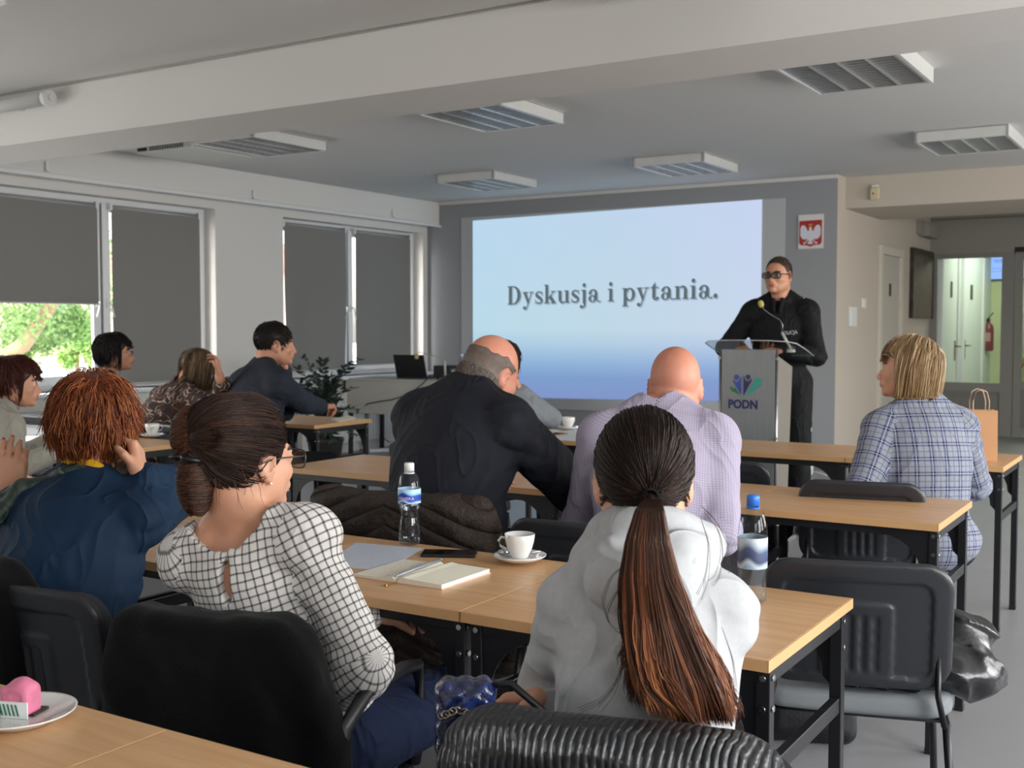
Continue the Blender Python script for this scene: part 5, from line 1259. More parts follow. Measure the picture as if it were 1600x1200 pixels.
p0, p1_ = at(618, 903, z=TT+.014), at(690, 876, z=TT+.014); b = MB(); d_ = Vector(p1_-p0); b.tube([Vector((0, 0, 0)), d_*.08, d_*.1, d_*.7, d_], [.0012, .004, .0048, .0048, .0042], 10); b.mi = 1; b.tube([d_*.98, d_*1.02], [.0045, .003], 8)
o = b.build('ballpoint_pen', [mat('grey_pen', '8b8e93', .3, .3), M_CHROME], None, tuple(p0+V(0, 0, .004))); tag(o, 'grey ballpoint pen lying in the notebook gutter', 'pen')
q0, q1 = at(683, 868, z=TT), at(716, 866, z=TT); e = empty('smartphone', (q0[0]*.5+q1[0]*.5+.005, q0[1]*.5+q1[1]*.5, TT), math.radians(-62), 'black smartphone lying behind the open notebook', 'phone')
b = MB(); b.box((-.037, -.075, 0), (.037, .075, .0085), .003); b.build('case', M_BLACK, e); b = MB(); b.box((-.034, -.072, .0083), (.034, .072, .0089)); b.build('display', mat('phone_glass', '0a0b0e', .08), e)
def sheet(name, pts, m, label, z=TT, th=.0006, cat='paper', lines=0, group=None):
    P = [at(*p, z=z) for p in pts]; c = sum(P)/len(P); b = MB(); b.prism([(q[0]-c[0], q[1]-c[1]) for q in P], 0, th); o = b.build(name, m, None, (c[0], c[1], z)); tag(o, label, cat, group)
    if lines:
        b = MB(); A, B_, C_, D_ = [Vector((q[0]-c[0], q[1]-c[1], th+.0003)) for q in P]
        for i in range(lines):
            s = (i+1.2)/(lines+1.5); l, r = A.lerp(D_, s), B_.lerp(C_, s); e_ = .15+.6*((i*37) % 10)/10; w = (D_-A).normalized()*.0012
            a_, d__ = l.lerp(r, .1), l.lerp(r, .35+e_*.5); b.quad(a_, d__, d__+w, a_+w)
        b.build('print', mat('pale_print', 'a4a9b4', .7), o, recalc=False)
    return o
sheet('printed_sheet', [(556, 848), (662, 857), (600, 893), (505, 882)], mat('blue_white_sheet', 'c2c9d6', .35, var=.02), 'pale bluish printed sheet beside the white-capped bottle', lines=9)
sheet('paper_sheet', [(893, 668), (935, 670), (920, 690), (858, 687)], M_SHEET, 'white sheet next to the cup in the front row')
sheet('paper_sheet', [(40, 664), (90, 664), (78, 680), (28, 680)], M_SHEET, 'bright white papers on the window-side table', th=.006)
# small stuff
p = at(875, 676, z=TT); e = empty('leather_folder', (p[0]-.02, p[1]-.12, TT), math.radians(-8), 'open folder with rumpled papers by the grey-sleeved elbow', 'folder')
b = MB(); b.box((-.10, -.07, 0), (.10, .07, .006), .002); b.build('cover', mat('folder_brown', '6d5746', .6), e)
G = np.linspace(-1, 1, 14); X_, Y_ = np.meshgrid(G*.095, G*.066); Z_ = .008+.008*np.abs(np.sin(X_*26+Y_*30))+.004; i_ = np.arange(196).reshape(14, 14)
arr_mesh('papers', np.stack([X_, Y_, Z_], -1).reshape(-1, 3), np.stack([i_[:-1, :-1], i_[:-1, 1:], i_[1:, 1:], i_[1:, :-1]], -1).reshape(-1, 4), M_PAPER, e)
o = sheet('notepad', [(517, 656), (545, 650), (556, 653), (530, 660)], M_PAPER, 'small white notepad under the writing man’s hand', th=.004)
p = at(425, 822, z=TT); e = empty('closed_book', (p[0]+.02, p[1]+.02, TT), math.radians(12), 'closed dark teal book with white page edges behind the blouse', 'book')
b = MB(); b.box((-.10, -.07, .001), (.098, .068, .016)); b.build('pages', M_SHEET, e); b = MB(); b.box((-.103, -.072, .016), (.10, .07, .019), .001); b.box((-.103, -.072, -.0), (.10, .07, .0015)); b.build('cover', mat('book_teal', '3a4a54', .5), e)
p = at(1385, 716, z=TT); e = empty('tablet_case', (p[0], p[1], TT+.0), math.radians(8), 'dark tablet in a case on the table edge before the plaid shirt', 'tablet')
b = MB(); b.box((-.09, -.12, 0), (.09, .10, .010), .003); b.build('case', mat('dark_blue_case', '24252e', .5), e); b = MB(); b.box((-.085, -.115, .010), (.085, .095, .0112)); b.build('display', mat('dim_glass', '3b3d48', .15), e)
# paper gift bag
p = at(1500, 718, z=TT); e = empty('paper_bag', (p[0]+.075, p[1]+.03, TT), math.radians(24), 'brown kraft paper bag with twisted handles on the table', 'bag')
M_KRAFT = mat('kraft_paper', 'b98a62', .8, var=.05); bw, bd, bh = .075, .042, .235
b = bmesh.new(); lo_ = [b.verts.new(v) for v in ((-bw, -bd, 0), (bw, -bd, 0), (bw, bd, 0), (-bw, bd, 0))]; up = [b.verts.new(v) for v in ((-bw, -bd*.75, bh), (bw, -bd*.75, bh), (bw, bd*.75, bh), (-bw, bd*.75, bh))]
ml = b.verts.new((-bw, 0, .05)); mr = b.verts.new((bw, 0, .05)); tl_ = b.verts.new((-bw+.022, 0, bh)); tr_ = b.verts.new((bw-.022, 0, bh))
for f in ((lo_[0], lo_[1], up[1], up[0]), (lo_[2], lo_[3], up[3], up[2]), tuple(lo_[::-1]), (lo_[0], ml, lo_[3]), (lo_[1], lo_[2], mr), (lo_[0], up[0], tl_, ml), (ml, tl_, up[3], lo_[3]), (lo_[1], mr, tr_, up[1]), (mr, lo_[2], up[2], tr_)): b.faces.new(f)
me = bpy.data.meshes.new('bag_body'); b.to_mesh(me); b.free(); me.materials.append(M_KRAFT); o = bpy.data.objects.new('bag_body', me); link(o, e); sm = o.modifiers.new('s', 'SOLIDIFY'); sm.thickness = .0008
for q in (-1, 1):
    b = MB(); b.tube([(-.035, q*bd*.7, bh-.02), (-.036, q*(bd*.7+.004), bh+.04), (-.025, q*(bd*.7+.004), bh+.085), (0, q*(bd*.7+.006), bh+.098), (.025, q*(bd*.7+.004), bh+.085), (.036, q*(bd*.7+.004), bh+.04), (.035, q*bd*.7, bh-.02)], .0024, 6); b.build('handle', mat('twisted_paper', 'c9a98a', .8), e)
# cake plate
p = at(30, 1128, z=TT); e = empty('plate', (p[0]-.0, p[1], TT), 0, 'white plate on the nearest table, pink cake on it', 'plate'); PL = p
b = MB(); b.lathe([(0, .005), (.045, .004), (.05, .0), (.055, .004), (.078, .014), (.086, .018), (.087, .0205), (.083, .0195), (.062, .011), (.045, .0085), (0, .0085)], n=48); b.build('dish', M_CHINA, e)
e = empty('cake_slice', (p[0]-.01, p[1]+.01, TT+.009), math.radians(20), 'pink ruffled piece of cake with green-striped wrapper on the plate', 'cake')
S = Sdf(); S.box((0, 0, .024), (.024, .020, .022), None, .006); S.ell((.004, 0, .044), (.018, .016, .014), None, .008); S.disp = lambda P: -.0016*(1-np.abs(vnoise(P, 90.))); sdf_obj('sponge', S, .0025, mat('pink_cream', 'c9708e', .6, var=.25, vscale=60), e)
b = MB(); b.box((-.026, -.0235, 0), (.028, -.0215, .026)); w_ = b.build('wrapper', mat('white_wrapper', 'dfe3e4', .5), e)
b = MB()
for i in range(6): b.prism([(-.024+i*.007, .004), (-.021+i*.007, .004), (-.026+i*.007, .022), (-.029+i*.007, .022)] if i else [(-.024, .004), (-.021, .004), (-.022, .022), (-.025, .022)], -.0243, -.0236, 'y')
b.build('stripes', mat('green_stripe', '2f6b52', .5), e)
b = MB(); b.box((-.028, -.010, 0), (.03, .03, .004)); b.build('base', mat('chocolate', '3a2a22', .6), e)
e = empty('cake_spoon', (p[0]-.045, p[1]-.035, TT+.016), .3, 'small steel spoon resting on the cake plate', 'spoon'); b = MB(); b.tube([(-.04, 0, 0), (.01, 0, .002), (.03, .002, 0)], [.003, .002, .008], 8); b.build('spoon_body', M_CHROME, e)
# ------------------------------------------------------------------ lectern
e = empty('lectern', (-2.505, 7.02, 0), 0, 'silver-grey lectern with PODN logo and clear acrylic top', 'lectern')
t = NT('brushed_silver_laminate'); co_ = t.coord(scale=(1, 1, .06)); t.col(t.mix(t.noise(60, 3, co_), hexc('808386'), hexc('8d9092'))); t.set(Roughness=.38, Metallic=.35); M_SILV = t.m
t = NT('beige_side_laminate'); t.col(hexc('7c776f')); t.set(Roughness=.45); M_SIDE = t.m
lw = .175
b = MB(); b.box((-lw, -.165, .03), (lw, -.150, 1.235), .003); fp = b.build('front_panel', M_SILV, e)
b = MB()
for q in (-1, 1):
    b.prism([(-.150, .03), (.06, .03), (.150, 1.12), (-.150, 1.20)], q*lw-.009-(.0), q*lw+.009, 'x')
b.build('side_panel', M_SIDE, e)
b = MB(); b.box((-lw, .0, .1), (lw, .012, .9)); b.build('inner_shelf', M_SIDE, e); b = MB(); b.box((-.22, -.20, 0), (.22, .17, .03), .006); b.build('base', M_SILV, e)
b = MB()
for q in (-1, 1):
    b.cyl((q*(lw+.012), -.158, .03), (q*(lw+.012), -.158, 1.235), .007, n=12)
    for z in (.68, .9, 1.18, .3): b.cyl((q*(lw+.012), -.172, z), (q*(lw+.012), -.166, z), .010, n=12)
b.build('edge_tubes', M_METAL, e)
P = [(-.30, -.14), (-.26, -.19), (-.15, -.215), (.0, -.22), (.15, -.215), (.26, -.19), (.30, -.14), (.31, 0), (.31, .20), (-.31, .20), (-.31, 0)]
Mx = Matrix.Translation((.0, 0, 1.235))@Matrix.Rotation(math.radians(-14), 4, 'X')
b = MB(); b.prism(P, 0, .010, 'z', Mx); b.build('acrylic_top', M_ACR, e)
b = MB(); b.tube([Mx@Vector((x, y, .005)) for x, y in P], .0032, 6, closed=True); b.build('top_edge', mat('acrylic_edge', 'b9c0c2', .15), e)
# logo
def L2(pts, m, nm='logo'):
    b = MB(); b.prism(pts, -.1672, -.1655, 'y'); return b.build(nm, m, fp)
Cx, Cz, k_ = -.028, .94, .00232
def lp_(pts): return [(Cx+(x-370)*k_*.28, Cz-(y-565)*k_*.28*1.04) for x, y in pts]
def disc(x, y, r, m):
    b = MB(); b.prism([(Cx+(x-370)*k_*.28+r*math.cos(a), Cz-(y-565)*k_*.28*1.04+r*math.sin(a)) for a in [2*PI*i/24 for i in range(24)]], -.1676, -.1655, 'y'); b.build('logo', m, fp)
B1, B2, B3, B4 = mat('logo_blue', '31499e', .5), mat('logo_navy', '25245a', .5), mat('logo_teal', '2f958a', .5), mat('logo_green', '2c6a35', .5)
L2(lp_([(255, 415), (275, 430), (300, 440), (330, 420), (345, 385), (350, 540), (340, 545)]), B1); disc(300, 388, .0155, B1)
L2(lp_([(372, 370), (385, 405), (415, 420), (450, 400), (460, 408), (385, 540), (370, 565)]), B2); disc(417, 385, .0155, B2)
L2(lp_([(500, 385), (498, 430), (520, 452), (555, 440), (552, 462), (440, 540), (385, 568)]), B3); disc(527, 418, .0175, B3)
L2(lp_([(240, 515), (285, 485), (300, 510), (345, 560)]), B4); disc(246, 492, .0085, B4)
for x, y, r in ((300, 398, .0210), (417, 394, .0210), (525, 428, .0225)):
    b = MB(); b.tube([(Cx+(x-370)*k_*.28+r*math.cos(a), -.1676, Cz-(y-565)*k_*.28*1.04+r*math.sin(a)) for a in [math.radians(200+i*14) for i in range(11)]], .0022, 6); b.build('logo', M_SILV, fp)
o = text3d('PODN', .075, B2, fp, Matrix.Translation((-.03, -.1665, .885))@Matrix.Rotation(PI/2, 4, 'X'), .0007, name='logo_lettering', sx=.92, bold=.0028); 
b = MB()
for i_ in range(16): b.box((-.105+i_*.0098, -.1668, .834), (-.099+i_*.0098-(i_%3)*.0012, -.1655, .8375))
b.build('small_print', mat('logo_small_print', '7f7d88', .5), fp)
# gooseneck microphone on the lectern
e = empty('gooseneck_microphone', (-2.30, 7.07, 1.215), 0, 'gooseneck microphone with yellow foam head on the lectern', 'microphone')
g = lambda px, py: at(px, py, y=7.07)-V(-2.30, 7.07, 1.215)
b = MB(); b.cyl((0, 0, 0), (0, 0, .02), .028, n=20); b.cyl((0, 0, .02), g(1222, 520), .010, .008, n=12); b.build('base', mat('mic_grey', 'b9b6ac', .4), e)
b = MB(); b.tube([g(1222, 520), g(1223, 508), g(1219, 500), g(1205, 492), g(1194, 484), g(1191, 478)], .0028, 8); b.build('neck', M_METAL, e)
c_ = g(1189, 475); b = MB(); b.lathe([(0, -.024), (.012, -.021), (.018, -.008), (.019, .006), (.013, .021), (0, .026)], n=20); h_ = b.build('foam_head', mat('yellow_foam', 'b5a767', .95, bump=.4, bscale=500), e); h_.location = tuple(c_); h_.rotation_euler = (0, -.3, 0)
# ------------------------------------------------------------------ laptop desk in the corner
DZ = .825
e = empty('side_desk', (-7.12, 9.75, 0), 0, 'light grey desk with modesty panel under the laptop', 'desk')
M_DESK = mat('grey_desk_laminate', 'b9b7b0', .5); b = MB(); b.box((-.86, -.30, DZ-.025), (.86, .34, DZ), .004); b.build('desktop', M_DESK, e)
b = MB(); b.box((-.85, -.292, DZ-.375), (.85, -.272, DZ-.025), .003); b.build('modesty_panel', M_DESK, e); b = MB(); b.box((-.866, -.295, DZ-.4), (-.85, .3, DZ-.0), .004); b.build('side_panel', M_DESK, e)
for x in (-.83, -.43, .40, .83):
    for y in ((-.26, .28) if abs(x) > .8 else (.2,)):
        b = MB(); b.box((x-.02, y-.02, 0), (x+.02, y+.02, DZ-.025), .003); b.build('leg', M_STEEL, e)
e2 = empty('computer_case', (-6.72, 9.83, 0), 0, 'black computer case standing under the side desk', 'computer'); b = MB(); b.box((-.1, -.22, .02), (.1, .22, .46), .006); b.build('case', M_BLACK, e2); b = MB(); b.box((-.06, -.228, .08), (-.05, -.22, .4)); b.box((.02, -.228, .08), (.028, -.22, .4)); b.build('front_trim', M_METAL, e2)
e = empty('laptop', (-7.28, 9.72, DZ), math.radians(4), 'open black laptop seen from behind on the side desk', 'laptop')
b = MB(); b.box((-.19, -.02, 0), (.19, .24, .022), .005); b.build('base', M_BLACK, e)
b = MB(); Mx = Matrix.Translation((0, -.02, .018))@Matrix.Rotation(math.radians(16), 4, 'X'); b.box((-.19, -.008, 0), (.19, .008, .245), .004, Mx); b.build('lid', mat('laptop_lid', '0e0f11', .5), e)
e = empty('projector', (-6.78, 9.80, DZ), math.radians(-4), 'flat black projector beside the laptop on the side desk', 'projector'); b = MB(); b.box((-.20, -.13, .015), (.20, .14, .145), .012); b.build('body', M_BLACK, e)
b = MB(); b.cyl((.1, -.13, .08), (.1, -.15, .08), .035, n=20); b.build('lens', M_METAL, e); b = MB()
for q in (-1, 1): b.cyl((q*.16, -.1, 0), (q*.16, -.1, .02), .012, n=10)
b.build('foot', M_BLACK, e)
e = empty('gooseneck_microphone', tuple(at(696, 588, y=9.60)*V(1, 1, 0)+V(0, 0, DZ)), 0, 'gooseneck microphone bent over the laptop on the side desk', 'microphone'); o0 = at(696, 588, y=9.60)*V(1, 1, 0)+V(0, 0, DZ)
g = lambda px, py: at(px, py, y=9.6)-o0
b = MB(); b.cyl((0, 0, 0), (0, 0, .03), .03, n=16); b.cyl((0, 0, .03), g(695, 564), .012, n=12); b.build('base', mat('mic_grey', 'b9b6ac', .4), e)
b = MB(); b.tube([g(695, 564), g(694, 560), g(690, 559), g(672, 555), g(655, 550), g(652, 553)], .004, 8); b.build('neck', M_METAL, e); b = MB(); b.lathe([(0, -.03), (.02, -.022), (.024, 0), (.018, .022), (0, .028)], n=16); h_ = b.build('foam_head', mat('yellow_foam', 'b5a767', .95), e); h_.location = tuple(g(651, 557))
o0 = V(-7.5, 9.43, .3); g = lambda px, py, yy=9.425: at(px, py, y=yy)-o0
b = MB(); b.tube([g(676, 585, 9.5), g(671, 588), g(660, 600), g(645, 612), (g(630, 619)), g(610, 625), g(595, 627), g(574, 631), g(571, 634)], .006, 8); o = b.build('hanging_cable', M_BLACK, None, tuple(o0)); tag(o, 'black cable sagging across the front of the side desk', 'cable')
ML3 = label_mat('water_label_light', [(0, hexc('2b62b8')), (.4, hexc('d5e4f2')), (.7, hexc('2d6fc4')), (.9, hexc('8fc0e8'))])
for i, (px, yy, cap, l) in enumerate(((722, 9.66, 'dfe6ee', 'far water bottle with pale cap on the side desk'), (727, 9.80, '2456b8', 'far blue-capped water bottle behind the pale-capped one'), (736, 9.78, '2456b8', 'far blue-capped water bottle nearest the slide'))):
    p = at(px, 585, y=yy); bottle('water_bottle', (p[0], p[1], DZ), l, mat('cap_'+cap, cap, .4), [(r*1.25, z*1.12) for r, z in P2], (.07, .15, ML3), group='water bottles on the side desk', lw=.0425)
for i, px in enumerate((708, 714)):
    p = at(px, 588, y=9.58+.05*i); b = MB(); b.lathe([(0, .004), (.026, .0), (.030, .10), (.033, .13), (.0315, .13), (.028, .1), (.024, .008), (0, .008)], n=24); o = b.build('drinking_glass', M_ACR, None, (p[0], p[1], DZ)); tag(o, ['empty drinking glass beside the black projector', 'empty drinking glass beside the far water bottles'][i], 'glass', 'drinking glasses on the side desk')
b = MB(); b.box((-.03, -.01, -.03), (.03, .01, .03), .004); b.tube([(0, -.01, -.03), (.02, -.05, -.15), (.1, -.1, -.22), (.3, -.2, -.28)], .006, 6); p = at(583, 687, x=XW); o = b.build('wall_plug', M_BLACK, None, (XW+.03, p[1], max(.3, p[2]))); o.rotation_euler = (0, 0, PI/2); tag(o, 'black plug and lead in the wall below the windows', 'plug')
b = MB(); b.box((-.17, -.03, 0), (.17, .03, .04), .008); b.tube([(.17, 0, .02), (.3, .05, .012), (.5, -.1, .01), (.7, .1, .01)], .005, 6); p = at(600, 706, z=0); o = b.build('power_strip', M_PVC, None, (p[0], p[1], 0)); o.rotation_euler = (0, 0, .9); tag(o, 'white power strip on the floor by the side desk', 'power strip')
p = at(1246, 742, z=0); e = empty('floor_socket_box', (p[0], p[1]+.1, 0), .2, 'white cable box on the floor behind the front tables', 'box'); b = MB(); b.box((-.11, -.06, 0), (.11, .06, .10), .01); b.build('housing', M_PVC, e); b = MB(); b.tube([(.1, 0, .03), (.25, -.1, .01), (.38, .02, .01), (.3, .15, .01), (.1, .1, .01)], .005, 6); b.build('lead', M_PVC, e)
# ------------------------------------------------------------------ potted plant
e = empty('potted_plant', (-7.05, 8.05, 0), 0, 'dark-leaved arching potted plant in front of the windows', 'plant'); o0 = V(-7.05, 8.05, 0)
b = MB(); b.lathe([(0, .0), (.12, .0), (.165, .30), (.175, .31), (.175, .34), (.16, .34), (.15, .31), (0, .31)], n=32); b.build('pot', mat('dark_pot', '2a2725', .6), e)
b = MB(); b.lathe([(0, .318), (.15, .315)], n=24); b.build('soil', mat('soil', '2b221b', .95), e)
t = NT('dark_waxy_leaf'); co_ = t.coord(); t.col(t.mix(t.noise(8, 2, co_), hexc('15201a'), hexc('23332a'))); t.set(Roughness=.35); M_ZL = t.m
rng = np.random.default_rng(4); LV, LF, nl = [], [], 0
tips = [(474, 560, 8.0), (550, 565, 7.9), (560, 562, 7.7), (551, 605, 7.8), (548, 640, 7.8), (520, 600, 8.2), (490, 585, 8.3), (535, 580, 8.1), (470, 600, 8.0), (505, 565, 8.2), (358, 592, 7.5), (560, 640, 7.7), (500, 620, 7.9), (480, 620, 8.1), (515, 590, 7.9), (528, 625, 8.2), (552, 680, 7.9), (525, 690, 7.8), (465, 575, 8.1), (540, 655, 8.1)]
for i, (px, py, yy) in enumerate(tips):
    T_ = at(px, py, y=yy)-o0; R0 = V(rng.uniform(-.06, .06), rng.uniform(-.06, .06), .31); mid_ = R0*.5+T_*.5; mid_ = mid_+V(0, 0, .22)-(T_-R0)*V(.25, .25, 0)
    pts = [(1-s)**2*R0+2*s*(1-s)*mid_+s*s*T_ for s in np.linspace(0, 1, 16)]; b = MB(); b.tube(pts, [.010*(1-.75*k/15) for k in range(16)], 6); st = b.build('stem', mat('plant_stem', '2c3a26', .5), e)
    lv, lf = [], []
    for k in range(4, 16):
        p = pts[k]; ax = unit(pts[k]-pts[k-1]); sd = unit(np.cross(ax, V(0, 0, 1))+V(1e-3, 0, 0))
        for q in (-1, 1):
            L = .075*rng.uniform(.8, 1.15); d = unit(ax*.55+sd*q*.9+V(*rng.normal(size=3))*.25); n_ = unit(np.cross(d, ax)+V(*rng.normal(size=3))*.2); w = np.cross(n_, d)*L*.27
            prof = [(0, 0), (.2, .75), (.5, 1), (.8, .65), (1, 0)]; base = len(lv)
            for s, ww in prof:
                c = p+d*L*s+n_*(-.10*L*s*s); lv += [c-w*ww+n_*.004*ww, c, c+w*ww+n_*.004*ww]
            for j in range(4):
                a = base+j*3; lf += [(a, a+1, a+4, a+3), (a+1, a+2, a+5, a+4)]
    arr_mesh('leaves', np.array(lv), np.array(lf), M_ZL, st)
# ------------------------------------------------------------------ cloth materials
def uvc(t, sx=1., sy=1., rot=0):
    u = t.n('ShaderNodeUVMap', uv_map='UVMap'); m = t.n('ShaderNodeMapping'); m.inputs['Scale'].default_value = (sx, sy, 1); m.inputs['Rotation'].default_value = (0, 0, rot); t.l(u, 0, m, 0)
    s = t.n('ShaderNodeSeparateXYZ'); t.l(m, 0, s, 0); return m.outputs[0], s.outputs[0], s.outputs[1]
def stripe(t, v, period, width, soft=.0):
    """1 inside a stripe of given width (metres) repeating with period"""
    f = t.math('FRACT', t.math('DIVIDE', v, period)); d = t.math('ABSOLUTE', t.math('SUBTRACT', f, .5)); mr = t.n('ShaderNodeMapRange'); t.t.links.new(d, mr.inputs[0])
    w = width/period/2; s = max(soft/period, .01); mr.inputs[1].default_value = w-s; mr.inputs[2].default_value = w+s; mr.inputs[3].default_value = 1; mr.inputs[4].default_value = 0; return mr.outputs[0]
def check_mat():
    t = NT('windowpane_check_cotton'); vec, u, v = uvc(t); wob = t.math('MULTIPLY', t.math('SUBTRACT', t.noise(14, 2, vec), .5), .008); u = t.math('ADD', u, wob); v = t.math('ADD', v, wob)
    a = stripe(t, u, .0165, .0036, .0008); b = stripe(t, v, .0165, .0036, .0008); m = t.math('MAXIMUM', a, b); mm = t.math('MULTIPLY', a, b)
    c = t.mix(t.math('MULTIPLY', m, .82), hexc('dcd8d4'), hexc('5c5a60')); c = t.mix(mm, c, hexc('2c2c33')); t.col(c); t.set(Roughness=.9); t.bump(t.noise(500, 2, vec), .15, .001); creases(t, t.coord(), .5); return t.m
def plaid_mat(name, base, dark, mid, P=.056):
    t = NT(name); vec, u, v = uvc(t); au = stripe(t, u, P, P*.30, .001); av = stripe(t, v, P, P*.30, .001); bu = stripe(t, t.math('ADD', u, P*.5), P, P*.05, .0008); bv = stripe(t, t.math('ADD', v, P*.5), P, P*.05, .0008)
    wu = stripe(t, u, P, P*.04, .0006); wv = stripe(t, v, P, P*.04, .0006)
    c = t.mix(t.math('MULTIPLY', au, .75), hexc(base), hexc(mid)); c = t.mix(t.math('MULTIPLY', av, .75), c, hexc(mid)); c = t.mix(t.math('MULTIPLY', t.math('MULTIPLY', au, av), .95), c, hexc(dark))
    c = t.mix(t.math('MULTIPLY', t.math('MAXIMUM', bu, bv), .55), c, hexc(dark)); c = t.mix(t.math('MULTIPLY', t.math('MAXIMUM', wu, wv), .55), c, hexc('d5d8e0')); t.col(c); t.set(Roughness=.9); t.bump(t.noise(400, 2, vec), .15, .001); creases(t, t.coord(), .6); return t.m
def lilac_mat():
    t = NT('lilac_fine_check_shirt'); vec, u, v = uvc(t); a = stripe(t, u, .0075, .0022, .0006); b = stripe(t, v, .0075, .0022, .0006); c = t.mix(t.math('MULTIPLY', t.math('ADD', a, b), .35), hexc('a8a0b4'), hexc('6e6680')); t.col(c); t.set(Roughness=.85); t.bump(t.noise(400, 2, vec), .1, .001); creases(t, t.coord(), .8); return t.m
def swirl_mat():
    t = NT('brown_swirl_print'); vec, u, v = uvc(t); n = t.noise(11, 2, vec, .5, 1.6); n2 = t.noise(9, 3, vec, .6, 2.5)
    d = t.math('ABSOLUTE', t.math('SUBTRACT', n, .5)); ln = t.n('ShaderNodeMapRange'); t.t.links.new(d, ln.inputs[0]); ln.inputs[1].default_value = .010; ln.inputs[2].default_value = .022; ln.inputs[3].default_value = 1; ln.inputs[4].default_value = 0
    c = t.ramp(n2, [(.38, hexc('141113')), (.45, hexc('2a1a16')), (.53, hexc('4a2c20')), (.6, hexc('15110f'))]); t.col(t.mix(ln.outputs[0], c, hexc('b59f92'))); t.set(Roughness=.8); return t.m
def creases(t, co, k=1.):
    """soft drag folds in the cloth, as surface relief"""
    mp = t.n('ShaderNodeMapping'); mp.inputs['Rotation'].default_value = (.4, .5, .3); mp.inputs['Scale'].default_value = (1.5, 1.5, .75); t.t.links.new(co, mp.inputs[0])
    n = t.noise(4.2, 2, mp.outputs[0], .5, 1.1); rg = t.math('POWER', t.math('SUBTRACT', 1., t.math('MULTIPLY', t.math('ABSOLUTE', t.math('SUBTRACT', n, .5)), 5.)), 3.)
    b2 = t.n('ShaderNodeBump'); b2.inputs['Strength'].default_value = .48*k; b2.inputs['Distance'].default_value = .010; t.t.links.new(t.math('MAXIMUM', rg, 0.), b2.inputs['Height'])
    b1 = t.b.inputs['Normal'].links[0].from_node; t.t.links.new(b2.outputs[0], b1.inputs['Normal'])
def knit(name, c, c2, rough=.9, sc_=60, b=.25, fine=500, spk=0):
    t = NT(name); co = t.coord(); n = t.noise(sc_, 4, co); a = t.mix(n, hexc(c), hexc(c2))
    if spk: a = t.mix(t.math('MULTIPLY', t.noise(420, 1, co), spk), a, hexc('e0e0e0'))
    t.col(a); t.set(Roughness=rough); t.b.inputs['Specular IOR Level'].default_value = .25; t.bump(t.noise(fine, 2, co), b, .0015); creases(t, co); return t.m
M_HOOD = knit('grey_melange_sweat', 'a9abae', 'b9bbbe', .95, 90, .3); M_CHK = check_mat(); M_BLUE = knit('petrol_blue_knit', '0e2640', '112c46', .75, 20, .15); M_SUIT = knit('charcoal_suit_wool', '15171f', '1a1c25', .8, 30, .15, 700)
M_BLAZ = knit('slate_blazer_wool', '252933', '2b303b', .85, 40, .2, 700); M_LIL = lilac_mat(); M_PLAID = plaid_mat('blue_plaid_cotton', '858a95', '171a40', '474c6e'); M_PLAID2 = plaid_mat('pale_grey_plaid', 'b4b4c0', '6a6c86', '8c8fa4', .05)
M_SWIRL = swirl_mat(); M_OAT = knit('oatmeal_knit', '8f8c82', '9d998e', .95, 30, .3, 300); M_GREYK = knit('grey_jersey', '6f7378', '7c8085', .95, 60, .25); M_BLK = knit('black_knit', '101114', '17181b', .9, 40, .2); M_UNI = knit('black_uniform_cloth', '08090c', '0c0d11', .75, 40, .1)
M_JEAN = knit('dark_blue_denim', '161f38', '202c4a', .85, 120, .3, 600); M_DTR = knit('dark_trouser_cloth', '14151a', '1a1b20', .85)
M_WSH = mat('white_shirt', 'cfd0d2', .8); M_YEL = mat('mustard_collar', 'd6a012', .85); M_SCARF = None
t = NT('green_black_scarf_silk'); co_ = t.coord(); n = t.noise(16, 3, co_, .6, 1.2); t.col(t.ramp(n, [(.35, hexc('0e1412')), (.5, hexc('2c4034')), (.56, hexc('13181a')), (.66, hexc('3b5646')), (.72, hexc('b8bcb4')), (.76, hexc('141a18'))])); t.set(Roughness=.5); M_SCARF = t.m
M_LENS = glass_mat('spectacle_lens', (.86, .88, .88)); M_LENSD = glass_mat('tinted_lens', (.68, .70, .72))
def rel(root, fz, q): r = rotm(0, 0, fz)@V(*q); return (root[0]+r[0], root[1]+r[1], r[2])
def info(J, nm):
    pass
def shoulder_push(J, g=.03):
    """keeps long hair outside the shoulders and back (head-local coordinates)"""
    S = Sdf(); torso(S, J, g, .06)
    for kk in 'LR': arm(S, J, kk, g)
    def f(q):
        P = J.hc+(q@J.Rh.T)*J.hs
        for _ in range(2):
            d = S.field(P); e = 1e-3; m = d < 0
            if not m.any(): break
            G = np.stack([S.field(P[m]+V(*(e if k == a else 0 for k in range(3))))-d[m] for a in range(3)], 1)/e
            P[m] = P[m]-G*d[m][:, None]
        return ((P-J.hc)@J.Rh)/J.hs
    return f

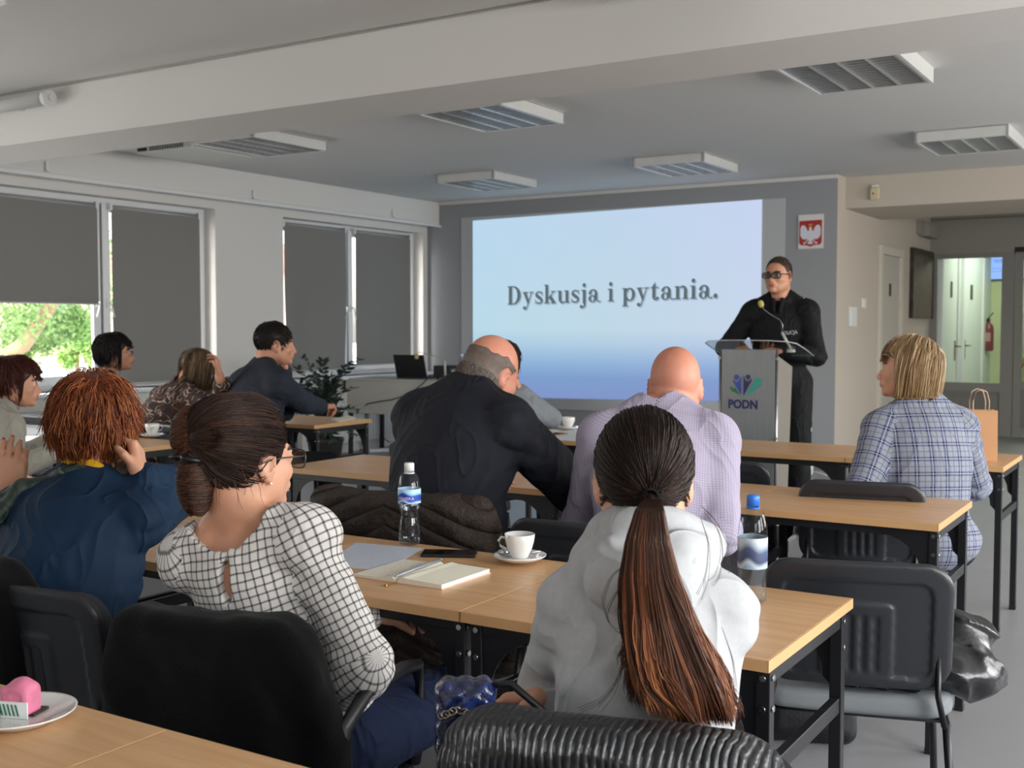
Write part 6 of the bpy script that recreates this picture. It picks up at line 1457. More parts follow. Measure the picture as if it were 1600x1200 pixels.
# ---- woman with the long ponytail, grey hoodie (back to us)
rA = (-.745, 1.585); fA = 22
J = Pose(rA, fA, .92, seat=.445, shw=.85, lean=7, hunch=9, head=(7, -3, 0), eL=tuple(at(862, 1075, d=1.96)), L=rel(rA, fA, (.00, .27, .75)), R=rel(rA, fA, (-.165, .12, .755)), poleL=(-1, -.25, -.25), poleR=(1, -.25, -.25), hR=(tuple(rotm(0, 0, fA)@V(-.9, -.35, -.1)), tuple(rotm(0, 0, fA)@V(-.2, .5, .8))), hoff=(0, -.01, 0))
JA = J; o = body(J, 'person with very long dark brown ponytail in pale grey hooded sweatshirt, seated', 'fair', '2a1c16', h=.005)
def hood(S):
    c = lambda x, y, z: J.c7+J.Rc@V(x, y, z)
    S.torus(c(0, .025, .050), J.Rc@rotm(-20, 0, 0), .070, .036, 1.08, .006, 'u', 'torso')
    S.cap(c(-.088, .015, .030), c(-.045, -.072, .012), .034, .042, .012, tg='torso'); S.cap(c(.090, .015, .050), c(.045, -.072, .022), .038, .044, .012, tg='torso')
    S.ell(c(0, -.092, -.018), (.090, .050, .056), J.Rc, .008, tg='torso'); S.cap(c(-.09, -.118, -.088), c(.09, -.118, -.086), .016, .016, .010, 's'); S.cap(c(-.104, .02, .020), c(-.094, -.03, .0), .024, .020, .010, tg='torso')
    S.cap(c(-.11, -.10, .010), c(.11, -.10, .016), .005, .005, .006, 's')
hd = top(J, 'hoodie', M_HOOD, o, g=.015, gw=.013, k=.06, neck=(.058, .12, .03), hem=-.02, amp=.0045, seed=2, extra=hood, f=7)
b = MB()
for kk, q in (('L', -1), ('R', 1)):       # raglan and back seams, eyelet
    pass
b.lathe([(.006, 0), (.009, .001), (.009, -.001)], n=16); ey = b.build('eyelet', mat('dull_eyelet', '6f7072', .3, .8), o); p_ = J.c7+J.Rc@V(-.098, -.030, .012); ey.location = tuple(p_); ey.rotation_euler = (1.2, 0, -.9)
trousers(J, M_DTR, o)
tie = V(.004, -.118, -.020)
rng = np.random.default_rng(3); n = 4200; P0 = scalp(n, rng, low=.02); T0 = unit((tie-CR_C)/CR_R); U0 = unit_rows((P0-CR_C)/CR_R)
path = []; m1_ = 9
dt = np.clip((U0@T0), -1, 1); om = np.arccos(dt)[:, None]; jl = rng.uniform(.004, .013, (n, 1))
for i in range(m1_):
    s = (i/(m1_-1))*.985; q = (np.sin((1-s)*om)*U0+np.sin(s*om)*T0)/np.maximum(np.sin(om), 1e-3); ex = jl*(1-.5*s)*min(1, (i+.3)/1.5)
    w = np.stack([vnoise(U0*1.0+k*5.1, 26.) for k in range(3)], 1)*.0022*math.sin(s*PI); path.append(CR_C+q*(CR_R+ex)+w)
A = clear_ears(np.stack(path, 1)); A = J.hc+(A@J.Rh.T)*J.hs
cols = hair_cols(n, m1_, ['1c1310', '231612', '2f1d16', '3a241a'], 5, [.4, .3, .2, .1], None, .2)
hair_obj(J, o, A, cols, .00085, cap_geo(J, '1c1310', .006, low=.02), 'hair')
b = MB(); Rt = J.Rh; tw_ = J.hl(tie); b.lathe([(.010, -.005), (.0145, -.003), (.0155, 0), (.0145, .003), (.010, .005)], n=24); et = b.build('hair_tie', M_FLEECE, o); et.location = tuple(tw_+J.Rh@V(0, -.006, -.003)); et.rotation_euler = Matrix((J.Rh@rotm(62, 0, 0)).tolist()).to_euler()
# the tail hangs from the tie over the back of the hoodie
ctr = [(1020, 760, 1.735, .014), (1013, 795, 1.672, .021), (1010, 840, 1.655, .030), (1014, 900, 1.660, .040), (1026, 960, 1.676, .050), (1042, 1015, 1.672, .058), (1058, 1062, 1.672, .062), (1072, 1100, 1.675, .060), (1084, 1132, 1.680, .054)]
C_ = np.array([at(a, c, d=d_)-J.root for a, c, d_, r in ctr]); C_[0] = tw_+J.Rh@V(0, -.012, -.004); Rr = np.array([c[3] for c in ctr]); n = 3400; ts = np.linspace(0, 1, 22); k_ = np.linspace(0, 1, len(ctr))
ci = lambda A_, x: np.stack([np.interp(x, k_, A_[:, j]) for j in range(3)], -1)
ang = rng.uniform(0, 2*PI, n); rad_ = np.sqrt(rng.uniform(0, 1, n)); ox = rad_*np.cos(ang); oy = rad_*np.sin(ang); Lf = 1-.20*rng.uniform(0, 1, n)**2-.10*np.clip(-ox, 0, 1)-.05*np.abs(ox); rt_ = _r; bk = unit(V(*(-_f))*V(1, 1, 0))
T_ = ts[None]*Lf[:, None]; P_ = ci(C_, T_); R_ = np.interp(T_, k_, Rr)*(1+.22*T_); wv = np.stack([vnoise(np.stack([ox*2.2+k*3, oy*2.2, np.zeros(n)], 1)[:, None]+np.stack([0*ts, 0*ts, ts*3.2], 1)[None], 1.6) for k in range(2)], -1)
P_ = P_+rt_*((ox[:, None]+wv[..., 0]*.35*ts)*R_)[..., None]+bk*((oy[:, None]*.42+wv[..., 1]*.10*ts)*R_)[..., None]+bk*.014
cl = np.array([hexc(c) for c in ('2a1912', '44281b', '6a3f29', '93593a', 'b87a4e')]); lock = vnoise(np.stack([ox*5+2, oy*1.5, 0*ox], 1), 1.7)+.35*rng.normal(size=n)*.5; w0 = np.clip(.5+.55*lock, 0, 1)
tt_ = ts[None]*np.ones((n, 1)); mixv = np.clip(w0[:, None]*(.35+.9*tt_)*1.25-.10, 0, 1)*4*.92; i0 = np.clip(np.floor(mixv).astype(int), 0, 3); fr = (mixv-i0)[..., None]; cc = cl[i0]*(1-fr)+cl[i0+1]*fr
cc = cc*(1-.35*np.clip((tt_-.88)/.12, 0, 1))[..., None]*rng.uniform(.85, 1.15, (n, 1, 1))
r_ = .00085*np.ones((n, 22)); r_[:, -1] *= .2; r_[:, -2] *= .6; tubes_mesh('ponytail', P_, r_, cc, M_HAIR, o, 3)
st_ = []                                                            # loose strands beside the tail
for pts in ([(1100, 800), (1125, 830), (1130, 870), (1122, 905), (1112, 915)], [(1095, 810), (1108, 850), (1104, 900), (1090, 930)], [(985, 900), (960, 930), (945, 965), (965, 990), (985, 985)], [(990, 960), (975, 1030), (958, 1080), (935, 1105)], [(1128, 980), (1145, 1030), (1150, 1070), (1146, 1100)], [(1095, 790), (1118, 812), (1138, 850), (1136, 890)], [(980, 880), (955, 900), (940, 940), (952, 975)], [(985, 1000), (968, 1060), (940, 1095), (905, 1110)]):
    q = np.array([at(a, c, d=1.655)-J.root for a, c in pts]); x = np.linspace(0, 1, len(pts)); z = np.linspace(0, 1, 14)
    for kk in range(3): st_.append(np.stack([np.interp(z, x, q[:, j])+.0035*kk*math.sin(j*2.1+kk+len(st_))*z for j in range(3)], 1))
st_ = np.array(st_); st_[:, 1:-1] = (st_[:, :-2]+st_[:, 1:-1]*2+st_[:, 2:])/4; tubes_mesh('loose_hair', st_, .00038*np.ones(st_.shape[:2]), np.tile(np.array(hexc('2c1b15')), (*st_.shape[:2], 1)), M_HAIR, o, 3)

# ---- woman in checked blouse, hair clipped up, glasses
rB = (-1.60, 1.77); fB = 14
J = Pose(rB, fB, .96, seat=.44, shw=.93, lean=-17, hunch=8, side=-18, head=(-20, -4, 0), L=rel(rB, fB, (.0, .33, .70)), R=tuple(at(500, 1080, d=2.42)), eR=tuple(at(588, 1050, d=2.22)), poleL=(-.5, -.4, -.9), poleR=(.75, -.25, -.75), hoff=(-.01, 0, -.028))
JB = J; o = body(J, 'person with clipped-up dark brown hair and glasses in checked blouse, seated', 'fair', '2a1c16', h=.005)
def puff(S):
    for kk in 'LR':
        q = 1 if kk == 'R' else -1
        S.ell(J.sh[kk]+J.Rc@V(q*.012, 0, .006), (.062, .064, .060), J.Rc, .03, tg='arm'+kk+'u'); S.ell(J.el[kk]*.72+J.wr[kk]*.28, (.060, .060, .060), None, .06, tg='arm'+kk+'f')
def keyhole(S): S.ell(J.c7+J.Rc@V(-.004, -.100, -.088), V(.017, .07, .045), J.Rc@rotm(8, 8, 0), .002, 's')
top(J, 'blouse', M_CHK, o, g=.015, gw=.016, k=.05, neck=(.112, .070, .008), fill=None, hem=.04, amp=.005, seed=6, extra=puff, f=10, end=.9, subs=keyhole)
trousers(J, M_JEAN, o, g=.015, h=.007, amp=.005, waist=.07)
def bunx(S):
    P = J.hl
    S.ell(P((-.030, -.112, .048)), (.034, .034, .046), J.Rh@rotm(-20, -25, 0), .012); S.ell(P((-.012, -.118, -.050)), (.030, .032, .062), J.Rh@rotm(10, 0, 0), .014); S.ell(P((0, -.06, .05)), (.076, .080, .073), J.Rh, .03)
cg = cap_geo(J, '2a1b16', .008, low=.02, front=-.004, extra=bunx, cutf=True, disp=.0025)
rng = np.random.default_rng(8); n = 4200; P0 = scalp(n, rng, low=.02); U0 = unit_rows((P0-CR_C)/CR_R); Tb = unit(V(-.08, -.93, .12)); om = np.arccos(np.clip(U0@Tb, -1, 1))[:, None]; jl = rng.uniform(.010, .022, (n, 1)); path = []
for i in range(11):
    s = i/10*.93; q = (np.sin((1-s)*om)*U0+np.sin(s*om)*Tb)/np.maximum(np.sin(om), 1e-3); path.append(CR_C+q*(CR_R+jl*min(1, (i+.2)/2))+np.stack([vnoise(U0+k*4.4, 24.) for k in range(3)], 1)*.004*math.sin(s*PI))
A = np.stack(path, 1); A[:, 1:] = push(A[:, 1:], V(0, -.06, .05), V(.078, .082, .075), (jl*.45)[:, None])+.0015*np.stack([vnoise(A[:, 1:]+k*3.3, 60.) for k in range(3)], -1); A = clear_ears(A)
def coil(c, R, rx, ry, h_, n, turns, seed):
    """hair wound round an axis: arcs over a lobe"""
    g_ = np.random.default_rng(seed); u = g_.uniform(-1, 1, n); ph = g_.uniform(0, 2*PI, n); a = ph[:, None]+np.linspace(0, turns*2*PI, 11)[None]; k = np.sqrt(np.clip(1-(u*.92)**2, .05, 1))[:, None]*g_.uniform(.97, 1.06, (n, 1))
    q = np.stack([rx*k*np.cos(a), ry*k*np.sin(a), (u[:, None]*h_)+.004*np.sin(a*2+ph[:, None])], -1); return V(*c)+q@R.T
A = np.concatenate([A, coil((-.034, -.118, .050), rotm(-20, -25, 0), .042, .042, .052, 1300, .45, 1), coil((-.014, -.120, -.050), rotm(10, 0, 0), .034, .038, .064, 1300, .45, 2)]); cols = hair_cols(len(A), 11, ['20140f', '2b1a14', '3a241b', '452c20'], 6, [.35, .3, .2, .15])
nb = len(A)-2600; cols[nb:nb+1300] = hair_cols(1300, 11, ['3a241a', '553423', '6a4430'], 7); cols[nb+1300:] = hair_cols(1300, 11, ['2a1a13', '3f281c', '55372a'], 8); A = J.hc+(A@J.Rh.T)*J.hs
fl = comb_hair(J, 60, .09, whorl=(0, -.12, 0), lift=(.002, .01), grav=.9, away=.2, seg=10, seed=5, low=.03, reg=lambda p: (p[:, 2] < -.0), curl=.6)
hair_obj(J, o, A, cols, .0008, cg, 'hair')
hair_obj(J, o, fl, hair_cols(len(fl), 11, ['3a241b', '5a3b2a'], 9), .0005, None, 'loose_hair')
b = MB()
for q in (-1, 1):
    b.tube([J.hl((-.020+q*.030, -.118, -.004)), J.hl((-.020+q*.036, -.142, -.002)), J.hl((-.020+q*.022, -.158, .002)), J.hl((-.018, -.150, .004))], .0055, 8, sx=1.4)
    for k in range(3): b.tube([J.hl((-.02+q*.032, -.135, -.012+.011*k)), J.hl((-.02+q*.040, -.115, -.014+.012*k)), J.hl((-.02+q*.036, -.098, -.012+.012*k))], .003, 6)
b.build('claw_clip', M_BLACK, o)
glasses(J, o, mat('dark_spectacle_frame', '2b2f2c', .3), w=.029, hh=.020, thick=.0018, y=.114)
b = MB(); b.lathe([(0, -.004), (.004, 0), (0, .004)], n=12); er = b.build('earring', mat('pearl', 'ded9d0', .2), o); er.location = tuple(J.hl((.083, -.004, -.048)))

# ---- woman in petrol blue, short red hair, hand at her cheek
rC = (-2.27, 1.64); fC = 26
J = Pose(rC, fC, .99, lean=12, hunch=14, head=(8, -5, 2), fat=.03, seat=.43, L=tuple(at(60, 800, z=.80)), R=tuple(at(222, 746, d=2.78)), eR=tuple(at(292, 802, d=3.0)), poleL=(-.6, .3, -.8), poleR=(.5, -.1, -1.), hR=((-.45, .15, .85), (.75, .6, .2)), curlR=1.05, curlL=.3, hoff=(.0, .0, .0))
JC = J; o = body(J, 'person with short copper-red hair in petrol blue jumper, seated, hand at cheek', 'fair', '5a3018', h=.005)
top(J, 'jumper', M_BLUE, o, g=.017, gw=.012, k=.06, neck=(.062, .085, .015), hem=-.04, amp=.008, seed=9, f=5, collar=(.008, .064, .010))
trousers(J, M_BLK, o, h=.009)
S = Sdf(); S.torus(J.c7+J.Rc@V(0.004, .018, .038), J.Rc@rotm(-22, 8, 0), .066, .015, 1.05); S.disp = lambda P: -.002*vnoise(P, 30.); sdf_obj('collar', S, .005, M_YEL, o)
S = Sdf(); c = lambda x, y, z: J.c7+J.Rc@V(x, y, z); S.torus(c(-.012, .03, .014), J.Rc@rotm(-20, -10, 12), .080, .012, 1.05, .02)
for a_, b_, r1, r2 in (((-.06, -.035, .02), (-.13, -.045, -.005), .020, .026), ((-.13, -.045, -.005), (-.175, -.060, -.05), .026, .022), ((-.175, -.060, -.05), (-.205, -.045, -.13), .022, .030), ((-.13, -.055, -.01), (-.155, -.088, -.09), .016, .024)): S.cap(c(*a_), c(*b_), r1*.72, r2*.62, .008)
S.disp = lambda P: -.006*(1-np.abs(vnoise(P+7, (30, 30, 12)))); sdf_obj('scarf', S, .005, M_SCARF, o)
ps = comb_hair(J, 5600, lambda P, r: r.uniform(.055, .085, len(P))*np.where(P[:, 2] < -.03, .6, 1.), whorl=(.01, -.055, .112), lift=(.008, .034), grav=.36, seg=11, seed=3, low=.06, curl=.45, inward=.3, jit=.17)
hair_obj(J, o, ps, hair_cols(len(ps), 12, ['74381c', '93502c', 'a9683c', '4e2412'], 4, [.35, .3, .15, .2], None, .2), .0009, cap_geo(J, '5e2e18', .020, low=.05), 'hair')
b = MB(); Rr_ = .0095; b.tube([(Rr_*math.cos(a), Rr_*math.sin(a), 0) for a in [2*PI*k/16 for k in range(16)]], .0012, 6, closed=True); rg = b.build('ring', mat('gold_ring', 'b99a50', .25, 1), o); dR, nR = J.hand['R']; rg.location = tuple(J.wr['R']+dR*.105+np.cross(dR, nR)*.012)

# ---- person at the left edge: plaid sleeve and a raised hand with red nails
rD = (-3.14, 1.70); fD = 18
J = Pose(rD, fD, 1.0, lean=14, hunch=12, head=(-10, -8, 0), R=tuple(at(38, 778, d=2.74)), L=rel(rD, fD, (.05, .42, .86)), poleR=(.5, .3, -.9), poleL=(-.4, .2, -.9), hR=((-.16, .22, .95), (.70, -.66, .05)), curlR=.28, curlL=.5)
JD = J; o = body(J, 'person cut by the left edge, plaid sleeve and raised hand with red nails', 'fair', '4a3526', nails=M_RED, h=.005)
top(J, 'shirt', M_PLAID2, o, g=.016, gw=.014, neck=(.06, .08, .01), end=.72, amp=.006, seed=12)
top(J, 'cardigan', M_BLK, o, g=.008, neck=(.06, .08, .01), end=.3, amp=.003, seed=13) if 0 else None
S = Sdf(); a_, b_ = J.el['R'], J.wr['R']; S.cap(a_+(b_-a_)*.70, a_+(b_-a_)*.90, .042, .038, .01); S.disp = lambda P: -.004*(1-np.abs(vnoise(P, (25, 25, 60)))); sdf_obj('cuff', S, .005, M_WSH, o)
trousers(J, M_DTR, o)
ps = comb_hair(J, 1800, .16, part=0., lift=(.008, .022), grav=.8, seg=11, seed=6, low=.05); hair_obj(J, o, ps, hair_cols(len(ps), 12, ['4a3020', '5f4130'], 4), .0011, cap_geo(J, '4a3020', .010, low=.05), 'hair')

# ---- auburn woman in oatmeal jumper at the left edge
rE = (-5.05, 3.19); fE = -8
J = Pose(rE, fE, .98, seat=.42, lean=14, hunch=14, head=(-30, -8, 0), R=tuple(at(100, 703, z=.80)), L=rel(rE, fE, (-.08, .50, .80)), poleR=(.8, -.2, -.6), poleL=(-.6, .1, -.8))
JE = J; o = body(J, 'person with short auburn hair and fringe in oatmeal jumper by the papers', 'mid', '4a2a1c', h=.006)
top(J, 'jumper', M_OAT, o, g=.020, gw=.018, k=.06, neck=(.058, .085, .015), hem=-.05, amp=.006, seed=15, f=6, collar=(.012, .062, .010), h=.007); trousers(J, M_DTR, o, h=.012)
ps = comb_hair(J, 2400, lambda P, r: r.uniform(.07, .11, len(P))*np.where(P[:, 2] < -.03, .55, 1.), whorl=(0, -.04, .112), lift=(.010, .030), grav=.30, fwd=.25, seg=11, seed=9, low=.07, curl=.4, ymax=.035, fringe=.022)
hair_obj(J, o, ps, hair_cols(len(ps), 12, ['3c1a12', '522418', '2e140e'], 4), .0013, cap_geo(J, '3c1a12', .016, low=.06), 'hair')

# ---- black-haired woman by the window
rF = (-6.22, 4.84); fF = -22
J = Pose(rF, fF, 1.02, lean=4, hunch=10, head=(-16, -1, 0), R=rel(rF, fF, (.12, .34, .80)), L=rel(rF, fF, (-.05, .36, .79)), fat=.01)
JF = J; o = body(J, 'person with short black hair in black top beside the window post', 'mid', '15100e', h=.006)
top(J, 'top', M_BLK, o, g=.014, gw=.012, neck=(.085, .08, .03), amp=.005, seed=18, h=.008); trousers(J, M_DTR, o, h=.012)
ps = comb_hair(J, 2400, lambda P, r: r.uniform(.07, .12, len(P))*np.where(P[:, 2] < -.03, .6, 1.), whorl=(0, -.03, .112), lift=(.012, .028), grav=.5, fwd=.1, seg=11, seed=10, low=.08, curl=.3, ymax=.035, fringe=.03)
hair_obj(J, o, ps, hair_cols(len(ps), 12, ['0d0a0b', '161011', '1d1516'], 4), .0014, cap_geo(J, '0d0a0b', .018, low=.07), 'hair'); glasses(J, o, mat('dark_spectacle_frame', '2b2f2c', .3), thick=.0014)

# ---- woman in swirl-patterned blouse, head on hand
rG = (-5.55, 4.73); fG = -4
J = Pose(rG, fG, 1.02, lean=17, hunch=20, head=(-8, -26, 6), R=tuple(at(343, 588, d=6.72)), L=rel(rG, fG, (-.1, .5, .80)), poleR=(.7, .5, -.7), poleL=(-.5, .2, -.8), hR=((-.25, .1, .95), (.6, .6, -.3)), curlR=.5, fat=.015)
JG = J; o = body(J, 'person with straight dark-blonde hair in brown swirl-patterned blouse, head resting on hand', 'mid', '5a4430', h=.006)
top(J, 'blouse', M_SWIRL, o, g=.018, gw=.02, k=.06, neck=(.060, .08, .01), hem=-.05, amp=.006, seed=21, h=.007, end=.7); trousers(J, M_DTR, o, h=.012)
ps = comb_hair(J, 3000, lambda P, r: r.uniform(.19, .25, len(P)), part=0., ymax=.05, lift=(.006, .022), grav=1.0, seg=13, seed=11, low=.06, curl=.12, shoulders=shoulder_push(J, .024), jit=.07)
hair_obj(J, o, ps, hair_cols(len(ps), 14, ['5e4a38', '7a6248', '4a3829', '94795a'], 4), .0015, cap_geo(J, '5a4634', .010, low=.06), 'hair')

# ---- dark-haired man writing, hand at his mouth
rH = (-4.88, 4.84); fH = -14
J = Pose(rH, fH, 1.15, seat=.47, lean=8, hunch=12, head=(-22, -7, 0), sex='m', R=tuple(at(524, 648, z=.80)), L=tuple(at(443, 580, d=6.98)), poleR=(.7, -.4, -.8), poleL=(-.2, .7, -.8), hR=((-.05, 1, .0), (0, .1, 1)), hL=((.0, -.15, 1), (.3, .9, 0)), curlR=.8, curlL=.35)
JH = J; o = body(J, 'person with short dark hair in slate blazer, writing with hand at mouth', 'mid', '1d1612', h=.006, jaw=1.1)
def lap(S):
    S.torus(J.c7+J.Rc@V(0, .022, .022), J.Rc@rotm(-22, 0, 0), .070, .013, 1.1, .012, 'u', 'torso')
top(J, 'blazer', M_BLAZ, o, g=.024, gw=.018, k=.055, neck=(.060, .09, .02), hem=-.06, amp=.006, seed=24, h=.007, extra=lap, fill=.014, pads=True); trousers(J, M_DTR, o, h=.012)
S = Sdf(); S.torus(J.c7+J.Rc@V(0, .024, .038), J.Rc@rotm(-20, 0, 0), .064, .009, 1.05); sdf_obj('shirt_collar', S, .005, M_WSH, o)
ps = comb_hair(J, 2600, lambda P, r: r.uniform(.018, .035, len(P)), whorl=(0, -.05, .112), lift=(.004, .012), grav=.3, fwd=.3, seg=6, seed=12, low=.07, curl=.15)
hair_obj(J, o, ps, hair_cols(len(ps), 7, ['15110f', '201915', '2b231e'], 4), .0013, cap_geo(J, '15110f', .007, low=.06), 'hair')

# ---- bald man in dark suit bent over the table
rI = (-2.18, 3.05); fI = 2
J = Pose(rI, fI, 1.11, seat=.515, lean=5, hunch=17, side=3, head=(-14, -24, 8), hoff=(.0, .0, -.05), sex='m', fat=.022, shw=.97, R=tuple(at(856, 728, d=4.10)), L=rel(rI, fI, (-.16, .50, .80)), poleR=(.8, .2, -.75), poleL=(-.15, .3, -.9), hR=((.35, .9, .25), (-.1, -.2, 1)), curlR=.7)
JI = J; o = body(J, 'person in dark suit with bald crown and cropped grey hair, bent over table', 'warm', '6a5a50', h=.005, jaw=1.1)
def lap(S): S.torus(J.c7+J.Rc@V(0, .026, .022), J.Rc@rotm(-26, 0, 0), .074, .016, 1.1, .010, 'u', 'torso'); S.torus(J.c7+J.Rc@V(0, .022, .044), J.Rc@rotm(-26, 0, 0), .068, .012, 1.1, .010, 'u', 'torso'); S.cap(J.c7+J.Rc@V(0, .012, 0), J.c7+(J.hb-J.c7)*.85, .076, .070, .02, tg='torso')
top(J, 'suit_jacket', M_SUIT, o, g=.026, gw=.020, k=.065, neck=(.062, .09, .02), hem=-.14, amp=.010, seed=27, extra=lap, f=6, fill=.014, pads=True); trousers(J, M_DTR, o, h=.01)
rg_ = lambda p: (p[:, 2] < .052-.25*np.maximum(p[:, 1]+.03, 0)+.008*vnoise(p, 40.)) & (p[:, 1] < .045)
ps = comb_hair(J, 9000, lambda P, r: r.uniform(.004, .008, len(P)), whorl=(0, -.05, .112), lift=(.001, .0025), grav=.9, seg=3, seed=13, low=.5, curl=.1, reg=rg_)
ps = J.hc+(push(((ps-J.hc)@J.Rh)/J.hs, V(0, -.040, -.040), V(.0765, .086, .070), .0012)@J.Rh.T)*J.hs
hair_obj(J, o, ps, hair_cols(len(ps), 4, ['5f544e', '7c7069', '4a403a', '958d86'], 4), .0005, cap_geo(J, '75675f', .0016, extra=lambda S: S.ell(J.hl((0, -.040, -.040)), V(.0765, .086, .070)*J.hs, J.Rh, .02), low=.5, h=.004, disp=.0006, reg=lambda q: np.maximum(q[..., 2]-.052+.25*np.maximum(q[..., 1]+.03, 0)-.008*vnoise(q, 40.), q[..., 1]-.045)), 'hair', M_HAIRDULL)

# ---- woman behind him, grey sleeve, hand at her face
rJ = (-3.31, 4.90); fJ = -4
J = Pose(rJ, fJ, 1.05, seat=.47, lean=15, hunch=16, head=(-6, -12, 0), R=tuple(at(812, 612, d=6.05)), L=rel(rJ, fJ, (-.1, .5, .80)), poleR=(.35, .5, -1.), hR=((-.45, -.1, .9), (.6, .7, .2)), curlR=.6)
JJ = J; o = body(J, 'person with brown hair and grey sleeve behind the suited bald man', 'mid', '3a281e', h=.006)
top(J, 'jumper', M_GREYK, o, g=.017, gw=.016, k=.05, neck=(.062, .08, .01), amp=.005, seed=30, h=.007); trousers(J, M_DTR, o, h=.012)
ps = comb_hair(J, 2400, lambda P, r: r.uniform(.10, .15, len(P)), part=.01, lift=(.006, .020), grav=.9, seg=12, seed=14, low=.06, curl=.15, zcut=-.095, fringe=.03, ymax=.03)
hair_obj(J, o, ps, hair_cols(len(ps), 13, ['2a1c15', '3c281c', '5e4228'], 4, [.5, .35, .15]), .0014, cap_geo(J, '2a1c15', .010, low=.06), 'hair')

# ---- bald man in lilac shirt
rK = (-1.43, 3.11); fK = 20
J = Pose(rK, fK, 1.11, seat=.50, hoff=(.04, .03, -.07), eR=tuple(at(1125, 775, d=3.42)), eL=tuple(at(930, 800, d=3.85)), lean=15, hunch=12, head=(3, -8, 0), sex='m', fat=.015, shw=.93, R=tuple(at(1085, 752, d=3.62)), L=rel(rK, fK, (-.20, .50, .80)), poleR=(.95, -.2, -.5), poleL=(-.9, -.1, -.6), curlR=.6, hR=((-.5, .8, 0), (0, 0, 1)))
JK = J; o = body(J, 'person with fully bald head in lilac finely checked shirt', 'warm', '7a6a60', h=.005, jaw=1.15)
top(J, 'shirt', M_LIL, o, g=.018, gw=.014, k=.06, neck=(.060, .085, .015), hem=-.05, amp=.005, seed=33, collar=(.014, .062, .012), f=7, end=.93, fill=.008); trousers(J, M_DTR, o, h=.01)
ps = comb_hair(J, 500, .004, seg=3, seed=2, low=.05, lift=(.0005, .001), reg=lambda p: p[:, 2] < .0); hair_obj(J, o, ps, hair_cols(len(ps), 4, ['9a7d6e'], 4), .0003, None, 'stubble')

# ---- blonde woman in blue plaid overshirt, looking left
rL = (-.93, 4.52); fL = 36
J = Pose(rL, fL, 1.03, lean=2, hunch=10, head=(52, -2, 0), L=tuple(at(1382, 735, d=4.48)), R=rel(rL, fL, (.18, .40, .80)), poleL=(-.75, -.75, -.5), poleR=(.6, -.3, -.8), hL=((-.7, .6, -.1), (0, 0, 1)), curlL=.6, fat=.008)
JL = J; o = body(J, 'person with blonde bob in blue plaid overshirt, seated looking left', 'fair', '7a5c40', h=.0045)
top(J, 'overshirt', M_PLAID, o, g=.022, gw=.018, k=.055, neck=(.060, .085, .015), hem=-.17, amp=.006, seed=36, collar=(.014, .062, .011), h=.005); trousers(J, M_DTR, o, h=.01)
ps = comb_hair(J, 5200, lambda P, r: r.uniform(.24, .27, len(P))*np.where((P[:, 1] > .055) & (P[:, 2] > .03), .24, 1.), part=.012, fwd=.12, lift=(.010, .028), grav=1.0, seg=14, seed=15, low=.05, curl=.10, jit=.06, zcut=-.108, fringe=.030, ymax=.022, shoulders=shoulder_push(J, .03))
hair_obj(J, o, ps, hair_cols(len(ps), 15, ['80624a', 'a98961', 'c9ae86', '5e4838', 'e6d4b2'], 4, [.28, .28, .2, .14, .1], 'b08f62', .15), .0011, cap_geo(J, '86694a', .012, low=.05, front=-.035), 'hair')

# ---- police officer standing at the lectern
rM = (-2.50, 7.47); fM = 188
J = Pose(rM, fM, 1.095, lean=1, hunch=3, head=(-12, -2, 0), sex='m', fat=.0, shw=.98, stand=True, R=tuple(at(1158, 545, y=7.18)), L=tuple(at(1218, 547, y=7.20)), poleR=(.8, -.6, -.5), poleL=(-.9, -.6, -.4), hR=((.45, -.85, -.1), (-.1, -.2, 1)), hL=((-.4, -.9, -.1), (.1, -.2, 1)), curlR=.5, curlL=.6)
def vneck(S):
    c = lambda x, y, z: J.c7+J.Rc@V(x, y, z); S.cap(c(0, .10, .05), c(0, .165, -.095), .044, .006, .004, 's')
    for q in (-1, 1): S.cap(c(q*.030, .100, .022), c(q*.020, .128, -.055), .013, .010, .004, tg='torso')
JM = J; o = body(J, 'person in black police uniform and glasses standing behind the lectern', 'mid', '2a1e18', h=.005, jaw=1.15)
top(J, 'uniform_jacket', M_UNI, o, g=.020, gw=.014, k=.05, neck=(.058, .085, .035), hem=-.04, amp=.006, seed=39, collar=(.022, .064, .012), h=.006, fill=.006, subs=vneck)
trousers(J, M_UNI, o, g=.010, h=.008, amp=.008, bag=.012)
ps = comb_hair(J, 2200, lambda P, r: r.uniform(.006, .012, len(P)), whorl=(0, -.05, .112), lift=(.002, .005), grav=.3, seg=4, seed=16, low=.06, curl=.1, front=-.040)
hair_obj(J, o, ps, hair_cols(len(ps), 5, ['2a211b', '3a2f27'], 4), .0011, cap_geo(J, '4a3a30', .002, low=.05, front=-.040), 'hair')
glasses(J, o, mat('black_spectacle_frame', '0c0c0e', .3), w=.029, hh=.0175, thick=.0034, y=.113, dark=M_LENSD)
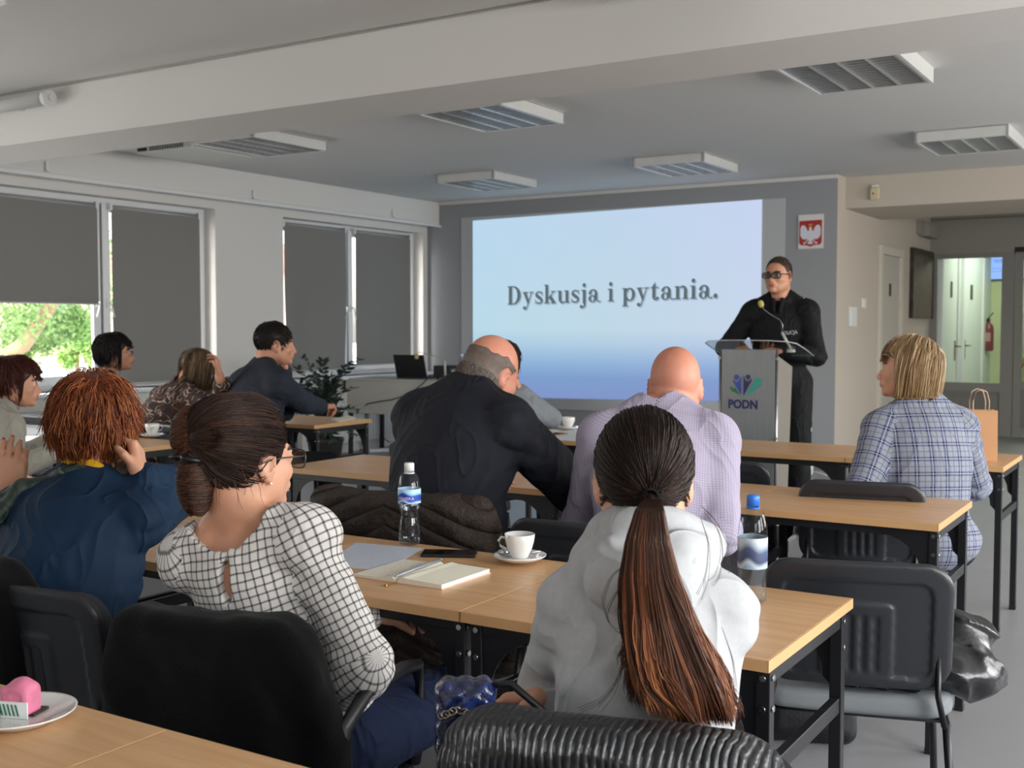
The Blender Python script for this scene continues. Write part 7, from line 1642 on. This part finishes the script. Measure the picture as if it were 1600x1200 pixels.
Mb = Matrix([list(r) for r in np.block([[J.Rc, (J.c7+J.Rc@V(0, 0, 0))[:, None]], [np.zeros((1, 3)), np.ones((1, 1))]])])
def chest(x, z, g=.03):
    S = Sdf(); torso(S, J, .020, .05); y = .25
    for i in range(60):
        if S.field((J.c7+J.Rc@V(x, y, z))[None])[0] < .001: break
        y -= .004
    return y+.004
yy = chest(-.085, -.20); text3d('POLICJA', .034, mat('silver_print', 'b9bcc0', .5), o, Mb@Matrix.Translation((-.085, yy+.010, -.195))@Matrix.Rotation(PI, 4, 'Z')@Matrix.Rotation(PI/2, 4, 'X')@Matrix.Rotation(.08, 4, 'Z'), .003, name='chest_lettering', sx=.85)
b = MB()
for x in (-.155, -.135, .150):
    p_ = J.c7+J.Rc@V(x, .02, .028); b.lathe([(0, .004), (.006, .002), (.007, -.002)], c=tuple(p_), n=8)
b.build('rank_pips', mat('silver_print', 'b9bcc0', .5), o)
b = MB(); q = J.p0+V(0, 0, .03); b.tube([tuple(q+J.Rb@V(.205*math.cos(a), .150*math.sin(a), 0)) for a in [2*PI*k/32 for k in range(32)]], .020, 8, closed=True, sx=.35, up=(1, 0, 0)) if 0 else None
b.b.free(); p_ = J.hip['L']*.35+J.kn['L']*.65+J.Rb@V(-.095, .0, 0); b = MB(); b.box((-.004, -.035, -.012), (.004, .035, .012), .002); pt = b.build('trouser_badge', mat('silver_print', 'b9bcc0', .5), o); pt.location = tuple(p_); pt.rotation_euler = (0, 0, math.radians(fM+12))

def _proj(p):
    q = p-V(0, 0, HC); d = q@_f; return round(800+FPX*(q@_r)/d), round(600-FPX*(q@_u)/d), round(float(d), 2)
if 0:
    for nm in 'ABCDEFGHIJKLM':
        J = globals()['J'+nm]; print('POSE', nm, 'head', _proj(J.root+J.hc), 'c7', _proj(J.root+J.c7), 'shL', _proj(J.root+J.sh['L']), 'shR', _proj(J.root+J.sh['R']), 'elL', _proj(J.root+J.el['L']), 'elR', _proj(J.root+J.el['R']), 'wrL', _proj(J.root+J.wr['L']), 'wrR', _proj(J.root+J.wr['R']), 'p0', _proj(J.root+J.p0))
